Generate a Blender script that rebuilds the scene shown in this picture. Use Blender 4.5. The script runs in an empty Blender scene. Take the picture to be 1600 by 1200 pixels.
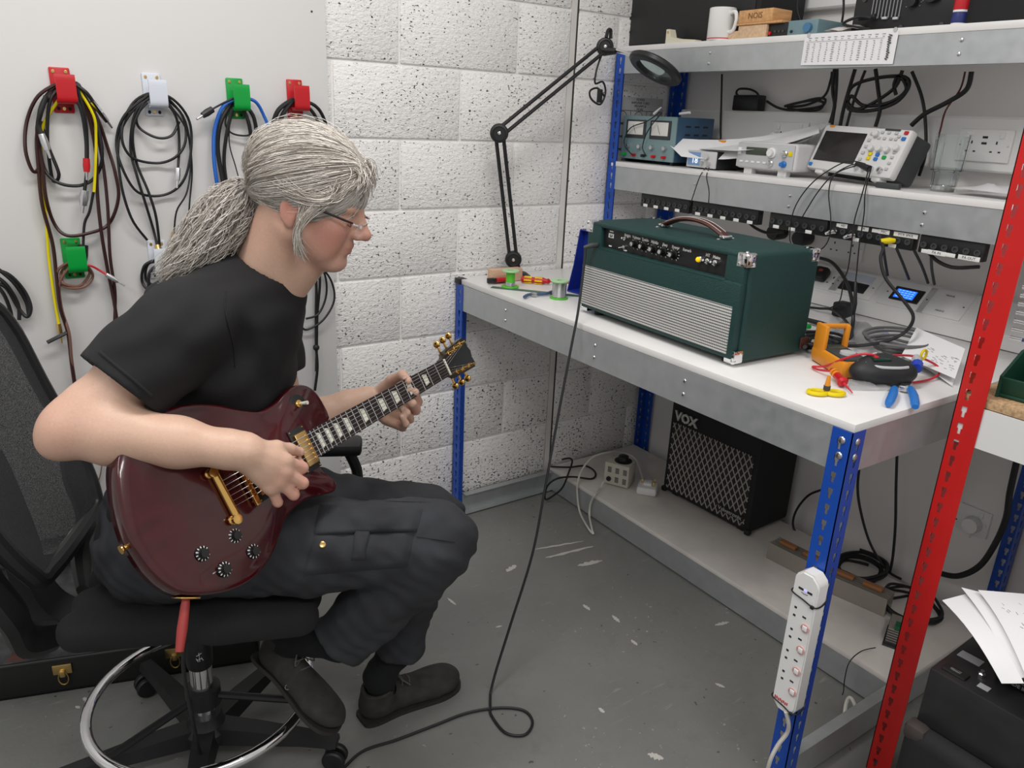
import bpy, bmesh, math, random
import numpy as np
from mathutils import Vector, Matrix, Euler
R_ = random.Random(7)
SC = bpy.context.scene
COL = SC.collection
PI = math.pi
# ------------------------------------------------------------------ camera
# z = 0 floor, y = 0 back wall, x to the right along the back wall
FPX = 1202.54
CAMLOC = Vector((-1.1734, -2.3678, 1.5109))
def camrot(pitch, roll, yaw):
    return (Matrix.Rotation(yaw, 3, 'Z') @ Matrix.Rotation(pitch, 3, 'X') @ Matrix.Rotation(roll, 3, 'Z'))
CAMR = camrot(math.radians(70.85733), math.radians(2.55937), math.radians(-35.02537))
cam = bpy.data.cameras.new('camera'); camo = bpy.data.objects.new('camera', cam); COL.objects.link(camo)
cam.sensor_width = 36.0; cam.lens = 36.0 * FPX / 1600.0; cam.clip_start = 0.02
camo.matrix_world = Matrix.Translation(CAMLOC) @ CAMR.to_4x4()
SC.camera = camo
# ------------------------------------------------------------------ light
SC.view_settings.view_transform = 'Standard'
SC.view_settings.look = 'None'
SC.view_settings.gamma = 1.0
SC.view_settings.use_curve_mapping = False
SC.view_settings.exposure = 0.0
w = bpy.data.worlds.new('world'); SC.world = w; w.use_nodes = True
w.node_tree.nodes['Background'].inputs[0].default_value = (1.0, 0.985, 0.97, 1)
w.node_tree.nodes['Background'].inputs[1].default_value = 0.52
def area(name, loc, sx, sy, power, rot=(0, 0, 0), col=(1, 0.975, 0.95)):
    l = bpy.data.lights.new(name, 'AREA'); l.shape = 'RECTANGLE'; l.size = sx; l.size_y = sy
    l.energy = power; l.color = col
    o = bpy.data.objects.new(name, l); COL.objects.link(o); o.location = loc; o.rotation_euler = rot
    return o
area('ceiling_tube_light', (-0.75, -1.15, 2.75), 1.5, 0.25, 26)
area('ceiling_tube_light', (-0.75, -3.0, 2.75), 1.5, 0.25, 26)
area('ceiling_tube_light', (-2.7, -1.8, 2.75), 0.25, 1.5, 16)

# ------------------------------------------------------------------ measuring helpers: a direction seen in the photo met with a real plane
def ray(u, v):
    return CAMR @ Vector(((u - 800) / FPX, -(v - 600) / FPX, -1.0))
def PX(u, v, x=None, y=None, z=None):
    d = ray(u, v)
    if x is not None: t = (x - CAMLOC.x) / d.x
    elif y is not None: t = (y - CAMLOC.y) / d.y
    else: t = (z - CAMLOC.z) / d.z
    return CAMLOC + d * t
def PD(u, v, depth):
    return CAMLOC + ray(u, v) * depth
# ------------------------------------------------------------------ materials
MATS = {}
def mat(name, col=(.5, .5, .5), rough=.5, metal=0., spec=.5, noise=0., nscale=30., bump=0., bscale=200., coat=0., emit=None, estr=1., trans=0., ior=1.45, alpha=1., stretch=None, col2=None, detail=3.):
    if name in MATS: return MATS[name]
    m = bpy.data.materials.new(name); m.use_nodes = True; MATS[name] = m
    nt = m.node_tree; b = nt.nodes['Principled BSDF']; L = nt.links.new
    b.inputs['Base Color'].default_value = (*col, 1); b.inputs['Roughness'].default_value = rough
    b.inputs['Metallic'].default_value = metal; b.inputs['Specular IOR Level'].default_value = spec
    b.inputs['Coat Weight'].default_value = coat; b.inputs['Coat Roughness'].default_value = .05
    b.inputs['Transmission Weight'].default_value = trans; b.inputs['IOR'].default_value = ior
    b.inputs['Alpha'].default_value = alpha
    if emit: b.inputs['Emission Color'].default_value = (*emit, 1); b.inputs['Emission Strength'].default_value = estr
    if noise or bump:
        tc = nt.nodes.new('ShaderNodeTexCoord'); src = tc.outputs['Object']
        if stretch:
            mp = nt.nodes.new('ShaderNodeMapping'); mp.inputs['Scale'].default_value = stretch
            L(src, mp.inputs[0]); src = mp.outputs[0]
    if noise:
        n = nt.nodes.new('ShaderNodeTexNoise'); n.inputs['Scale'].default_value = nscale; n.inputs['Detail'].default_value = detail
        L(src, n.inputs['Vector'])
        r = nt.nodes.new('ShaderNodeValToRGB'); e = r.color_ramp.elements
        c2 = col2 if col2 else tuple(max(0, c * (1 - noise)) for c in col)
        c1 = col if col2 else tuple(min(1, c * (1 + noise)) for c in col)
        e[0].position = .3; e[0].color = (*c2, 1); e[1].position = .7; e[1].color = (*c1, 1)
        L(n.outputs['Fac'], r.inputs[0]); L(r.outputs[0], b.inputs['Base Color'])
    if bump:
        n = nt.nodes.new('ShaderNodeTexNoise'); n.inputs['Scale'].default_value = bscale; n.inputs['Detail'].default_value = 4
        L(src, n.inputs['Vector'])
        bp = nt.nodes.new('ShaderNodeBump'); bp.inputs['Strength'].default_value = bump; bp.inputs['Distance'].default_value = .002
        L(n.outputs['Fac'], bp.inputs['Height']); L(bp.outputs[0], b.inputs['Normal'])
    return m
def nodes_of(m): return m.node_tree.nodes, m.node_tree.links.new, m.node_tree.nodes['Principled BSDF']
def nadd(m, t, **k):
    n = m.node_tree.nodes.new(t)
    for a, v in k.items(): setattr(n, a, v)
    return n
def math_node(m, op, a, b=None):
    n = nadd(m, 'ShaderNodeMath', operation=op); L = m.node_tree.links.new
    for i, s in enumerate((a, b)):
        if s is None: continue
        if hasattr(s, 'links'): L(s, n.inputs[i])
        else: n.inputs[i].default_value = s
    return n.outputs[0]
def ramp_node(m, src, p0, p1, c0=(0, 0, 0), c1=(1, 1, 1)):
    r = nadd(m, 'ShaderNodeValToRGB'); e = r.color_ramp.elements
    e[0].position = p0; e[0].color = (*c0, 1); e[1].position = p1; e[1].color = (*c1, 1)
    m.node_tree.links.new(src, r.inputs[0]); return r.outputs[0]
def mix_col(m, fac, a, b):
    n = nadd(m, 'ShaderNodeMix', data_type='RGBA'); L = m.node_tree.links.new
    for i, s in ((0, fac), (6, a), (7, b)):
        if hasattr(s, 'links'): L(s, n.inputs[i])
        elif i == 0: n.inputs[i].default_value = s
        else: n.inputs[i].default_value = (*s, 1)
    return n.outputs[2]
def block_material():
    m = mat('painted_block', (.8, .78, .76), rough=.55); N, L, B = nodes_of(m)
    g = nadd(m, 'ShaderNodeNewGeometry'); P = g.outputs['Position']
    mp = nadd(m, 'ShaderNodeMapping'); mp.inputs['Scale'].default_value = (.75, 1, 1.25); L(P, mp.inputs[0])
    def noise(s, d, v=mp.outputs[0], r=.5):
        n = nadd(m, 'ShaderNodeTexNoise'); n.inputs['Scale'].default_value = s; n.inputs['Detail'].default_value = d; n.inputs['Roughness'].default_value = r
        L(v, n.inputs['Vector']); return n.outputs['Fac']
    fine = noise(120, 3); big = noise(5.5, 3, P); cl = noise(17, 2, P)
    sx = nadd(m, 'ShaderNodeSeparateXYZ'); L(P, sx.inputs[0])
    # voids crowd low on the wall and along the movement joint
    low = math_node(m, 'MULTIPLY', math_node(m, 'SUBTRACT', .75, sx.outputs['Z']), .06)
    low = math_node(m, 'MAXIMUM', low, 0.)
    bias = math_node(m, 'ADD', math_node(m, 'ADD', math_node(m, 'MULTIPLY', big, .17), math_node(m, 'MULTIPLY', cl, .19)), low)
    pit = math_node(m, 'ADD', fine, bias)
    pm = ramp_node(m, pit, .822, .85)
    dirt = ramp_node(m, noise(3.2, 4, P), .5, .82)
    c = mix_col(m, math_node(m, 'MULTIPLY', dirt, .16), (.90, .885, .865), (.66, .59, .55))
    mp2 = nadd(m, 'ShaderNodeMapping'); mp2.inputs['Scale'].default_value = (.55, 1, 1.6); L(P, mp2.inputs[0])
    spk = math_node(m, 'MULTIPLY', ramp_node(m, noise(150, 3, mp2.outputs[0], .6), .50, .68), .30)
    c = mix_col(m, spk, c, (.52, .50, .48))
    c = mix_col(m, pm, c, (.03, .026, .025)); L(c, B.inputs['Base Color'])
    h = math_node(m, 'SUBTRACT', math_node(m, 'ADD', math_node(m, 'MULTIPLY', noise(70, 4, mp.outputs[0], .6), 1.), math_node(m, 'MULTIPLY', noise(190, 2), .35)), math_node(m, 'MULTIPLY', pm, .55))
    bp = nadd(m, 'ShaderNodeBump'); bp.inputs['Strength'].default_value = .75; bp.inputs['Distance'].default_value = .007
    L(h, bp.inputs['Height']); L(bp.outputs[0], B.inputs['Normal'])
    return m
def floor_material():
    m = mat('painted_concrete', (.2, .2, .19), rough=.42); N, L, B = nodes_of(m)
    g = nadd(m, 'ShaderNodeNewGeometry'); P = g.outputs['Position']
    def noise(s, d, r=.5, v=P):
        n = nadd(m, 'ShaderNodeTexNoise'); n.inputs['Scale'].default_value = s; n.inputs['Detail'].default_value = d; n.inputs['Roughness'].default_value = r
        L(v, n.inputs['Vector']); return n.outputs['Fac']
    c = mix_col(m, ramp_node(m, noise(2.2, 5, .6), .35, .7), (.175, .178, .17), (.215, .213, .2))
    c = mix_col(m, math_node(m, 'MULTIPLY', ramp_node(m, noise(9, 6, .7), .55, .75), .35), c, (.11, .105, .1))
    s1 = math_node(m, 'MULTIPLY', ramp_node(m, noise(60, 3, .6), .665, .69), ramp_node(m, noise(2.7, 3), .50, .60))
    c = mix_col(m, math_node(m, 'MULTIPLY', s1, .8), c, (.46, .45, .42))
    mp = nadd(m, 'ShaderNodeMapping'); mp.inputs['Scale'].default_value = (1, 7, 1); mp.inputs['Rotation'].default_value = (0, 0, .3); L(P, mp.inputs[0])
    s2 = math_node(m, 'MULTIPLY', ramp_node(m, noise(9, 3, .6, mp.outputs[0]), .62, .72), ramp_node(m, noise(1.8, 2), .48, .6))
    c = mix_col(m, math_node(m, 'MULTIPLY', s2, .5), c, (.38, .37, .35))
    s3 = ramp_node(m, noise(40, 2, .5), .72, .735); c = mix_col(m, math_node(m, 'MULTIPLY', s3, .7), c, (.03, .03, .03))
    L(c, B.inputs['Base Color'])
    L(ramp_node(m, noise(6, 4), .3, .8, (.32,) * 3, (.52,) * 3), B.inputs['Roughness'])
    bp = nadd(m, 'ShaderNodeBump'); bp.inputs['Strength'].default_value = .25; bp.inputs['Distance'].default_value = .003
    L(noise(60, 5, .6), bp.inputs['Height']); L(bp.outputs[0], B.inputs['Normal'])
    return m
def galv_material():
    m = mat('galvanised_steel', (.42, .44, .45), rough=.40, metal=.6); N, L, B = nodes_of(m)
    g = nadd(m, 'ShaderNodeNewGeometry'); P = g.outputs['Position']
    n = nadd(m, 'ShaderNodeTexNoise'); n.inputs['Scale'].default_value = 28; n.inputs['Detail'].default_value = 5; L(P, n.inputs['Vector'])
    n2 = nadd(m, 'ShaderNodeTexNoise'); n2.inputs['Scale'].default_value = 4; n2.inputs['Detail'].default_value = 3; L(P, n2.inputs['Vector'])
    c = mix_col(m, ramp_node(m, n.outputs['Fac'], .3, .7), (.44, .465, .475), (.50, .525, .535))
    c = mix_col(m, math_node(m, 'MULTIPLY', ramp_node(m, n2.outputs['Fac'], .45, .7), .25), c, (.60, .62, .62))
    L(c, B.inputs['Base Color']); L(ramp_node(m, n.outputs['Fac'], .2, .8, (.3,) * 3, (.48,) * 3), B.inputs['Roughness'])
    return m
# ------------------------------------------------------------------ mesh helpers
def catmull(pts, sub=6, closed=False):
    P = [Vector(p) for p in pts]; n = len(P); out = []
    if n < 3: return P
    rng = range(n if closed else n - 1)
    for i in rng:
        if closed: p0, p1, p2, p3 = P[(i - 1) % n], P[i], P[(i + 1) % n], P[(i + 2) % n]
        else: p0, p1, p2, p3 = P[max(i - 1, 0)], P[i], P[i + 1], P[min(i + 2, n - 1)]
        for k in range(sub):
            t = k / sub; t2 = t * t; t3 = t2 * t
            out.append(.5 * ((2 * p1) + (-p0 + p2) * t + (2 * p0 - 5 * p1 + 4 * p2 - p3) * t2 + (-p0 + 3 * p1 - 3 * p2 + p3) * t3))
    if not closed: out.append(P[-1])
    return out
class MB:
    def __init__(s): s.v = []; s.f = []
    def add(s, verts, faces):
        o = len(s.v); s.v += [tuple(p) for p in verts]; s.f += [tuple(i + o for i in f) for f in faces]; return s
    def box(s, c, d, rot=None):
        cx, cy, cz = c; a, b, e = d[0] / 2, d[1] / 2, d[2] / 2
        V = [Vector((x, y, z)) for z in (-e, e) for y in (-b, b) for x in (-a, a)]
        if rot is not None: V = [rot @ p for p in V]
        V = [p + Vector(c) for p in V]
        return s.add(V, [(0, 2, 3, 1), (4, 5, 7, 6), (0, 1, 5, 4), (2, 6, 7, 3), (0, 4, 6, 2), (1, 3, 7, 5)])
    def bb(s, x0, x1, y0, y1, z0, z1):
        return s.box(((x0 + x1) / 2, (y0 + y1) / 2, (z0 + z1) / 2), (abs(x1 - x0), abs(y1 - y0), abs(z1 - z0)))
    def rbox(s, c, d, r=.004, rot=None, seg=2):
        bm = bmesh.new(); bmesh.ops.create_cube(bm, size=1)
        for v in bm.verts: v.co = Vector((v.co.x * d[0], v.co.y * d[1], v.co.z * d[2]))
        r = min(r, .49 * min(d))
        bmesh.ops.bevel(bm, geom=bm.edges[:], offset=r, segments=seg, profile=.5, affect='EDGES')
        bm.verts.index_update(); V = []
        for v in bm.verts:
            p = v.co.copy()
            if rot is not None: p = rot @ p
            V.append(p + Vector(c))
        F = [tuple(v.index for v in f.verts) for f in bm.faces]; bm.free()
        return s.add(V, F)
    def ring(s, path, radii, n=8, closed=False, caps=True, up=None, flat=1.):
        P = [Vector(p) for p in path]; m = len(P)
        if not hasattr(radii, '__len__'): radii = [radii] * m
        V = []; F = []; nrm = None
        for i in range(m):
            a = P[(i - 1) % m] if (closed or i > 0) else P[i]
            b = P[(i + 1) % m] if (closed or i < m - 1) else P[i]
            t = (b - a)
            if t.length < 1e-9: t = Vector((0, 0, 1))
            t.normalize()
            if nrm is None:
                h = Vector(up) if up is not None else (Vector((0, 0, 1)) if abs(t.z) < .9 else Vector((1, 0, 0)))
                nrm = (h - t * h.dot(t)).normalized()
            else:
                nrm = nrm - t * nrm.dot(t)
                if nrm.length < 1e-6: nrm = t.orthogonal()
                nrm.normalize()
            bi = t.cross(nrm)
            for k in range(n):
                q = 2 * PI * k / n
                V.append(P[i] + (nrm * math.cos(q) * flat + bi * math.sin(q)) * radii[i])
        for i in range(m if closed else m - 1):
            j = (i + 1) % m
            for k in range(n):
                k2 = (k + 1) % n
                F.append((i * n + k, i * n + k2, j * n + k2, j * n + k))
        if caps and not closed:
            F.append(tuple(range(n - 1, -1, -1))); F.append(tuple((m - 1) * n + k for k in range(n)))
        return s.add(V, F)
    def tube(s, pts, r, n=8, sub=6, closed=False):
        return s.ring(catmull(pts, sub, closed), r, n, closed)
    def cyl(s, a, b, r, r2=None, n=20):
        return s.ring([a, b], [r, r if r2 is None else r2], n)
    def lathe(s, prof, n=24, M=None):
        V = []; F = []; m = len(prof)
        for r, z in prof:
            for k in range(n):
                q = 2 * PI * k / n; V.append(Vector((r * math.cos(q), r * math.sin(q), z)))
        if M is not None: V = [M @ p for p in V]
        for i in range(m - 1):
            for k in range(n):
                k2 = (k + 1) % n; F.append((i * n + k, i * n + k2, (i + 1) * n + k2, (i + 1) * n + k))
        if tuple(prof[0]) != tuple(prof[-1]):
            if prof[0][0] > 1e-6: F.append(tuple(range(n - 1, -1, -1)))
            if prof[-1][0] > 1e-6: F.append(tuple((m - 1) * n + k for k in range(n)))
        return s.add(V, F)
    def prism(s, poly, z0, z1, M=None):
        n = len(poly); V = [Vector((x, y, z0)) for x, y in poly] + [Vector((x, y, z1)) for x, y in poly]
        if M is not None: V = [M @ p for p in V]
        F = [tuple(range(n - 1, -1, -1)), tuple(range(n, 2 * n))] + [(i, (i + 1) % n, n + (i + 1) % n, n + i) for i in range(n)]
        return s.add(V, F)
    def sphere(s, c, r, n=12, sc=(1, 1, 1)):
        pr = []
        V = []; F = []; m = n // 2
        for i in range(m + 1):
            th = PI * i / m
            for k in range(n):
                q = 2 * PI * k / n
                V.append(Vector(c) + Vector((math.sin(th) * math.cos(q) * sc[0], math.sin(th) * math.sin(q) * sc[1], math.cos(th) * sc[2])) * r)
        for i in range(m):
            for k in range(n):
                k2 = (k + 1) % n; F.append((i * n + k, (i + 1) * n + k, (i + 1) * n + k2, i * n + k2))
        return s.add(V, F)
    def grid(s, nu, nv, fn):
        V = [fn(i / nu, j / nv) for j in range(nv + 1) for i in range(nu + 1)]
        F = [(j * (nu + 1) + i, j * (nu + 1) + i + 1, (j + 1) * (nu + 1) + i + 1, (j + 1) * (nu + 1) + i) for j in range(nv) for i in range(nu)]
        return s.add(V, F)
    def mesh(s, name, smooth=True, ang=35):
        me = bpy.data.meshes.new(name); me.from_pydata(s.v, [], s.f)
        bm = bmesh.new(); bm.from_mesh(me); bmesh.ops.remove_doubles(bm, verts=bm.verts[:], dist=1e-6)
        bmesh.ops.recalc_face_normals(bm, faces=bm.faces[:]); bm.to_mesh(me); bm.free()
        if smooth: me.shade_smooth(); me.set_sharp_from_angle(angle=math.radians(ang))
        return me
def ob(name, mb, material, parent=None, smooth=True, ang=35, label=None):
    me = mb if isinstance(mb, bpy.types.Mesh) else mb.mesh(name, smooth, ang)
    if material is not None:
        if isinstance(material, str): material = MATS[material]
        if len(me.materials) == 0: me.materials.append(material)
    o = bpy.data.objects.new(name, me); COL.objects.link(o)
    if parent is not None: o.parent = parent
    if label: o['label'] = label
    return o
def tag(o, label, cat, group=None):
    o['label'] = label; o['category'] = cat
    if group: o['group'] = group
    return o
def thing(name, label, cat, loc=(0, 0, 0), rz=0., group=None, rot=None):
    o = bpy.data.objects.new(name, None); COL.objects.link(o); o.empty_display_size = .05
    o.location = loc; o.rotation_euler = rot if rot is not None else (0, 0, rz)
    return tag(o, label, cat, group)
def struct(name, mb, material, smooth=True):
    o = ob(name, mb, material, None, smooth); o['kind'] = 'structure'; return o
def copy_tree(o, parent=None):
    c = o.copy(); COL.objects.link(c); c.parent = parent
    for ch in list(o.children): copy_tree(ch, c)
    return c
def frameM(o, ex, ey, ez):
    return Matrix(((ex[0], ey[0], ez[0], o[0]), (ex[1], ey[1], ez[1], o[1]), (ex[2], ey[2], ez[2], o[2]), (0, 0, 0, 1)))
def text(name, body, size, M, material, parent=None, depth=.0004, align='CENTER', shear=0., space=1., bold=0.):
    cu = bpy.data.curves.new(name, 'FONT'); cu.body = body; cu.size = size; cu.extrude = depth; cu.align_x = align; cu.align_y = 'CENTER'
    cu.shear = shear; cu.space_character = space; cu.resolution_u = 2; cu.offset = bold
    t = bpy.data.objects.new(name, cu); COL.objects.link(t); bpy.context.view_layer.update()
    me = bpy.data.meshes.new_from_object(t); bpy.data.objects.remove(t); bpy.data.curves.remove(cu)
    me.transform(M); me.materials.clear()
    return ob(name, me, material, parent)
def cable(name, pts, r, material, label, cat='cable', group=None, n=7, sub=6, parent=None):
    mb = MB().tube(pts, r, n, sub)
    o = ob(name, mb, material, parent)
    if parent is None: tag(o, label, cat, group)
    return o
# common materials
block_material(); floor_material(); galv_material()
mat('white_paint', (.82, .80, .78), rough=.45, bump=.05, bscale=40)
mat('white_laminate', (.78, .77, .76), rough=.3, noise=.03, nscale=8)
mat('grey_laminate', (.74, .70, .66), rough=.4, noise=.10, nscale=7)
mat('white_plastic', (.80, .80, .79), rough=.35)
mat('cream_plastic', (.72, .70, .62), rough=.4)
mat('black_plastic', (.013, .013, .014), rough=.42)
mat('black_rubber', (.012, .012, .013), rough=.5)
mat('black_matt', (.010, .010, .011), rough=.75, bump=.3, bscale=500)
mat('dark_grey_plastic', (.045, .048, .05), rough=.5)
mat('chrome', (.85, .85, .86), rough=.08, metal=1.)
mat('bright_steel', (.7, .7, .71), rough=.25, metal=1.)
mat('gold', (.85, .52, .16), rough=.18, metal=1.)
mat('brass', (.72, .50, .20), rough=.3, metal=1.)
mat('blue_paint', (.010, .070, .40), rough=.32, noise=.06, nscale=12)
mat('red_paint', (.56, .014, .012), rough=.30, noise=.05, nscale=12)
mat('red_plastic', (.52, .012, .018), rough=.35)
mat('green_plastic', (.0, .33, .045), rough=.38)
mat('pale_plastic', (.66, .70, .77), rough=.4)
mat('yellow_plastic', (.80, .62, .0), rough=.35)
mat('orange_plastic', (.75, .28, .02), rough=.4)
mat('blue_plastic', (.02, .17, .55), rough=.35)
mat('paper', (.80, .80, .81), rough=.7)
mat('ink', (.06, .06, .07), rough=.7)
mat('grey_ink', (.30, .30, .32), rough=.7)
mat('white_print', (.82, .82, .80), rough=.5)
mat('wood_pale', (.62, .43, .27), rough=.55, noise=.14, nscale=14, stretch=(1, 8, 8))
mat('wood_orange', (.60, .33, .14), rough=.5, noise=.18, nscale=14, stretch=(1, 8, 8))
mat('slot_dark', (.02, .02, .02), rough=.8)
# ================================================================== the room
struct('floor', MB().bb(-4.2, 1.5, -5.2, .12, -.1, 0), 'painted_concrete', False)
wb = struct('wall_back', MB().bb(-4.2, 1.4, .007, .12, 0, 3.0), mat('mortar', (.84, .825, .81), rough=.65, bump=.5, bscale=90), False)
TOPZ = 1.875
def block_mesh(wd):
    return MB().rbox((0, .016, 0), (wd, .032, .216), .0045, seg=2).mesh('block')
BM = {}
for k in range(-5, 9):                                   # courses of concrete blocks
    z1 = TOPZ - .225 * k; z0 = z1 - .225
    if z1 > 3.05: continue
    zc0, zc1 = max(z0 + .0045, 0), min(z1 - .0045, 2.99)
    if zc1 - zc0 < .03: continue
    off = 0 if k % 2 == 0 else -.225
    for j in range(-3, 4):
        a = off + .45 * j + .0045; b = off + .45 * (j + 1) - .0045
        for lo, hi in ((-.9, .672), (.704, 1.238)):      # cut at the movement joint
            x0, x1 = max(a, lo), min(b, hi)
            if x1 - x0 < .03: continue
            full = (abs(x1 - x0 - .441) < .001 and abs(zc1 - zc0 - .216) < .002)
            if full:
                if 'full' not in BM: BM['full'] = block_mesh(.441)
                me = BM['full']
            else:
                me = MB().rbox((0, .016, 0), (x1 - x0, .032, zc1 - zc0), .0045, seg=2).mesh('block')
            o = ob('block', me, 'painted_block', wb); o.location = ((x0 + x1) / 2, R_.uniform(-.0008, .0008), (zc0 + zc1) / 2)
mat('joint_dark', (.05, .045, .04), rough=.9)
ob('movement_joint', MB().bb(.699, .706, .001, .01, .0, 3.0), 'joint_dark', wb)
ob('joint_filler', MB().bb(.674, .699, .003, .012, .0, 3.0), mat('filler', (.72, .69, .66), rough=.6, noise=.1, nscale=6), wb)
wr = struct('wall_right', MB().bb(1.24, 1.36, -5.2, .007, 0, 3.0), 'white_paint', False)
# big white painted board screwed to the block wall
bd = tag(ob('wall_board', MB().rbox((-1.90, -.007, 1.66), (3.31, .014, 2.73), .0015), mat('board_white', (.74, .735, .725), rough=.35, bump=.03, bscale=30)), 'large plain white board fixed to the block wall behind the seated man', 'wall board')
for (u, v) in ((487, 18),):
    q = PX(u, v, y=-.014); ob('screw', MB().cyl(q, q + Vector((0, -.001, 0)), .003, n=10), 'dark_grey_plastic', bd)
# dado trunking along the right wall, bench height, and the two higher runs
TX0, TX1 = 1.12, 1.24
BZ = .958
SL0 = Vector((1.122, 0, 1.000)); SL1 = Vector((1.205, 0, 1.075))
def trunk(name, prof, y0, y1, label):
    M = frameM((0, y0, 0), (1, 0, 0), (0, 0, 1), (0, -1, 0))
    return tag(ob(name, MB().prism(prof, 0, y0 - y1, M), 'white_plastic', None, False), label, 'trunking')
tk = trunk('bench_trunking', [(1.24, BZ + .001), (1.12, BZ + .001), (1.12, 1.0), (1.203, 1.075), (1.24, 1.075)], -.12, -1.535, 'white sloped-face cable trunking along the back of the workbench')
trunk('wall_trunking', [(1.24, 1.42), (1.19, 1.42), (1.186, 1.425), (1.186, 1.56), (1.19, 1.566), (1.24, 1.566)], -.08, -1.535, 'white wall trunking behind the test gear on the middle shelf')
trunk('wall_trunking', [(1.24, 1.885), (1.205, 1.885), (1.2, 1.89), (1.2, 1.965), (1.205, 1.97), (1.24, 1.97)], -.08, -1.535, 'thin white trunking above the top shelf')

# ================================================================== racking
def flange(mb, o, s, t, z0, z1, w=.042, th=.002, pitch=.0375, first=.02, cf=.55):
    """one slotted face of an angle post: s = direction along the face, t = thickness direction (inwards)"""
    s = Vector(s); t = Vector(t); o = Vector(o)
    def pc(a, b, za, zb):
        P = []
        for z in (za, zb):
            for q in (0, th):
                for e in (a, b): P.append(o + s * e + t * q + Vector((0, 0, z)))
        mb.add(P, [(0, 2, 3, 1), (4, 5, 7, 6), (0, 1, 5, 4), (2, 6, 7, 3), (0, 4, 6, 2), (1, 3, 7, 5)])
    c = w * cf; W1, W2 = .0058, .0034
    pc(0, c - W1, z0, z1); pc(c + W1, w, z0, z1)
    z = z1 - first; zp = z1
    while z - .026 > z0:
        pc(c - W1, c + W1, z, zp)                                   # bridge
        pc(c - W1, c - W2, z - .024, z - .012); pc(c + W2, c + W1, z - .024, z - .012)   # narrow neck of the keyhole
        zp = z - .024; z -= pitch
    pc(c - W1, c + W1, z0, zp)
def post(parent, x, y, sx, sy, z0, z1, m, first=.02, w=.046, cf=.55):
    mb = MB(); flange(mb, (x, y, 0), (sx, 0, 0), (0, sy, 0), z0, z1, w, first=first); flange(mb, (x, y, 0), (0, sy, 0), (sx, 0, 0), z0, z1, w, first=first, cf=cf)
    return ob('post', mb, m, parent, False)
def beam_y(parent, x, y0, y1, z0, z1, m='galvanised_steel', inn=1, lip=.028, name='beam'):
    mb = MB(); t = .002
    mb.bb(x, x + inn * t, y0, y1, z0, z1); mb.bb(x + inn * t, x + inn * lip, y0, y1, z0, z0 + t); mb.bb(x + inn * t, x + inn * lip, y0, y1, z1 - t, z1)
    return ob(name, mb, m, parent, False)
def beam_x(parent, y, x0, x1, z0, z1, m='galvanised_steel', inn=1, lip=.028, name='beam'):
    mb = MB(); t = .002
    mb.bb(x0, x1, y, y + inn * t, z0, z1); mb.bb(x0, x1, y + inn * t, y + inn * lip, z0, z0 + t); mb.bb(x0, x1, y + inn * t, y + inn * lip, z1 - t, z1)
    return ob(name, mb, m, parent, False)
def rivet(parent, p, ax, r=.0055):
    p = Vector(p); ax = Vector(ax)
    M = Matrix.Translation(p) @ ax.to_track_quat('Z', 'Y').to_matrix().to_4x4()
    return ob('rivet', MB().lathe([(r * .8, 0), (r, .001), (r * .8, .003), (r * .35, .004), (0, .004)], 12, M), 'bright_steel', parent)
FX = .213                                                           # front plane of the bench
wk = thing('workbench', 'workbench with white worktop on blue slotted posts and galvanised beams', 'workbench', (0, 0, 0))
LY, RY = -.012, -1.588
post(wk, FX, LY, 1, -1, 0, .94, 'blue_paint'); post(wk, FX, RY, 1, 1, 0, .94, 'blue_paint')
post(wk, 1.225, LY, -1, -1, 0, 1.80, 'blue_paint'); post(wk, 1.225, RY, -1, 1, 0, 1.80, 'blue_paint')
ob('post_cap', MB().rbox((FX + .012, LY - .014, .949), (.034, .036, .02), .003), 'black_plastic', wk)
mb = MB().rbox(((FX + 1.118) / 2 + .002, (LY + RY) / 2, .9487), (1.118 - FX - .004, RY * -1 + LY - .002, .0178), .0012)
ob('worktop', mb, 'white_laminate', wk)
bf = beam_y(wk, FX + .003, LY - .004, RY + .004, .846, .939); beam_y(wk, 1.22, LY - .004, RY + .004, .846, .939, inn=-1)
br = beam_x(wk, RY + .003, FX + .045, 1.18, .846, .939); beam_x(wk, LY - .003, FX + .045, 1.18, .846, .939, inn=-1)
for (u, v) in ((926, 501 + 37 * 0),): pass
for yy in (-.785, -1.13, -.33):
    for dz in (.911, .876): rivet(wk, (FX + .003, yy, dz), (-1, 0, 0))
for dz in (.918, .884):
    rivet(wk, (FX, RY + .021, dz), (-1, 0, 0), .008); rivet(wk, (FX + .021, RY, dz), (0, -1, 0), .008)
# lower shelf
LX = .69
beam_y(wk, LX, LY - .004, RY + .004, .006, .09); beam_x(wk, LY - .003, FX + .045, 1.18, .006, .09, inn=-1)
beam_x(wk, RY + .003, FX + .045, 1.18, .006, .09)
ob('lower_shelf', MB().rbox(((LX + 1.176) / 2, (LY + RY) / 2, .0986), (1.176 - LX, RY * -1 + LY - .01, .016), .001), 'grey_laminate', wk)
# ---- upper shelving standing on the bench
SX = .885
su = thing('shelf_unit', 'upper shelving unit with two white shelves behind galvanised beams', 'shelving', (0, 0, 0))
post(su, SX, LY, 1, -1, BZ + .001, 1.755, 'blue_paint')
post(su, SX, -1.80, 1, 1, BZ + .001, 1.755, 'blue_paint')
for zt, zb, st in ((1.754, 1.679, 1.772), (1.347, 1.263, 1.366)):
    beam_y(su, SX + .002, LY - .004, -1.80, zb, zt)
    ob('shelf', MB().rbox(((SX + 1.176) / 2, -.908, st - .0094), (1.176 - SX, 1.79, .018), .0012), 'white_laminate', su)
    for yy in (-.47, -.86, -1.28): 
        rivet(su, (SX + .002, yy, zb + .024), (-1, 0, 0)); rivet(su, (SX + .002, yy, zb + .056), (-1, 0, 0))
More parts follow.
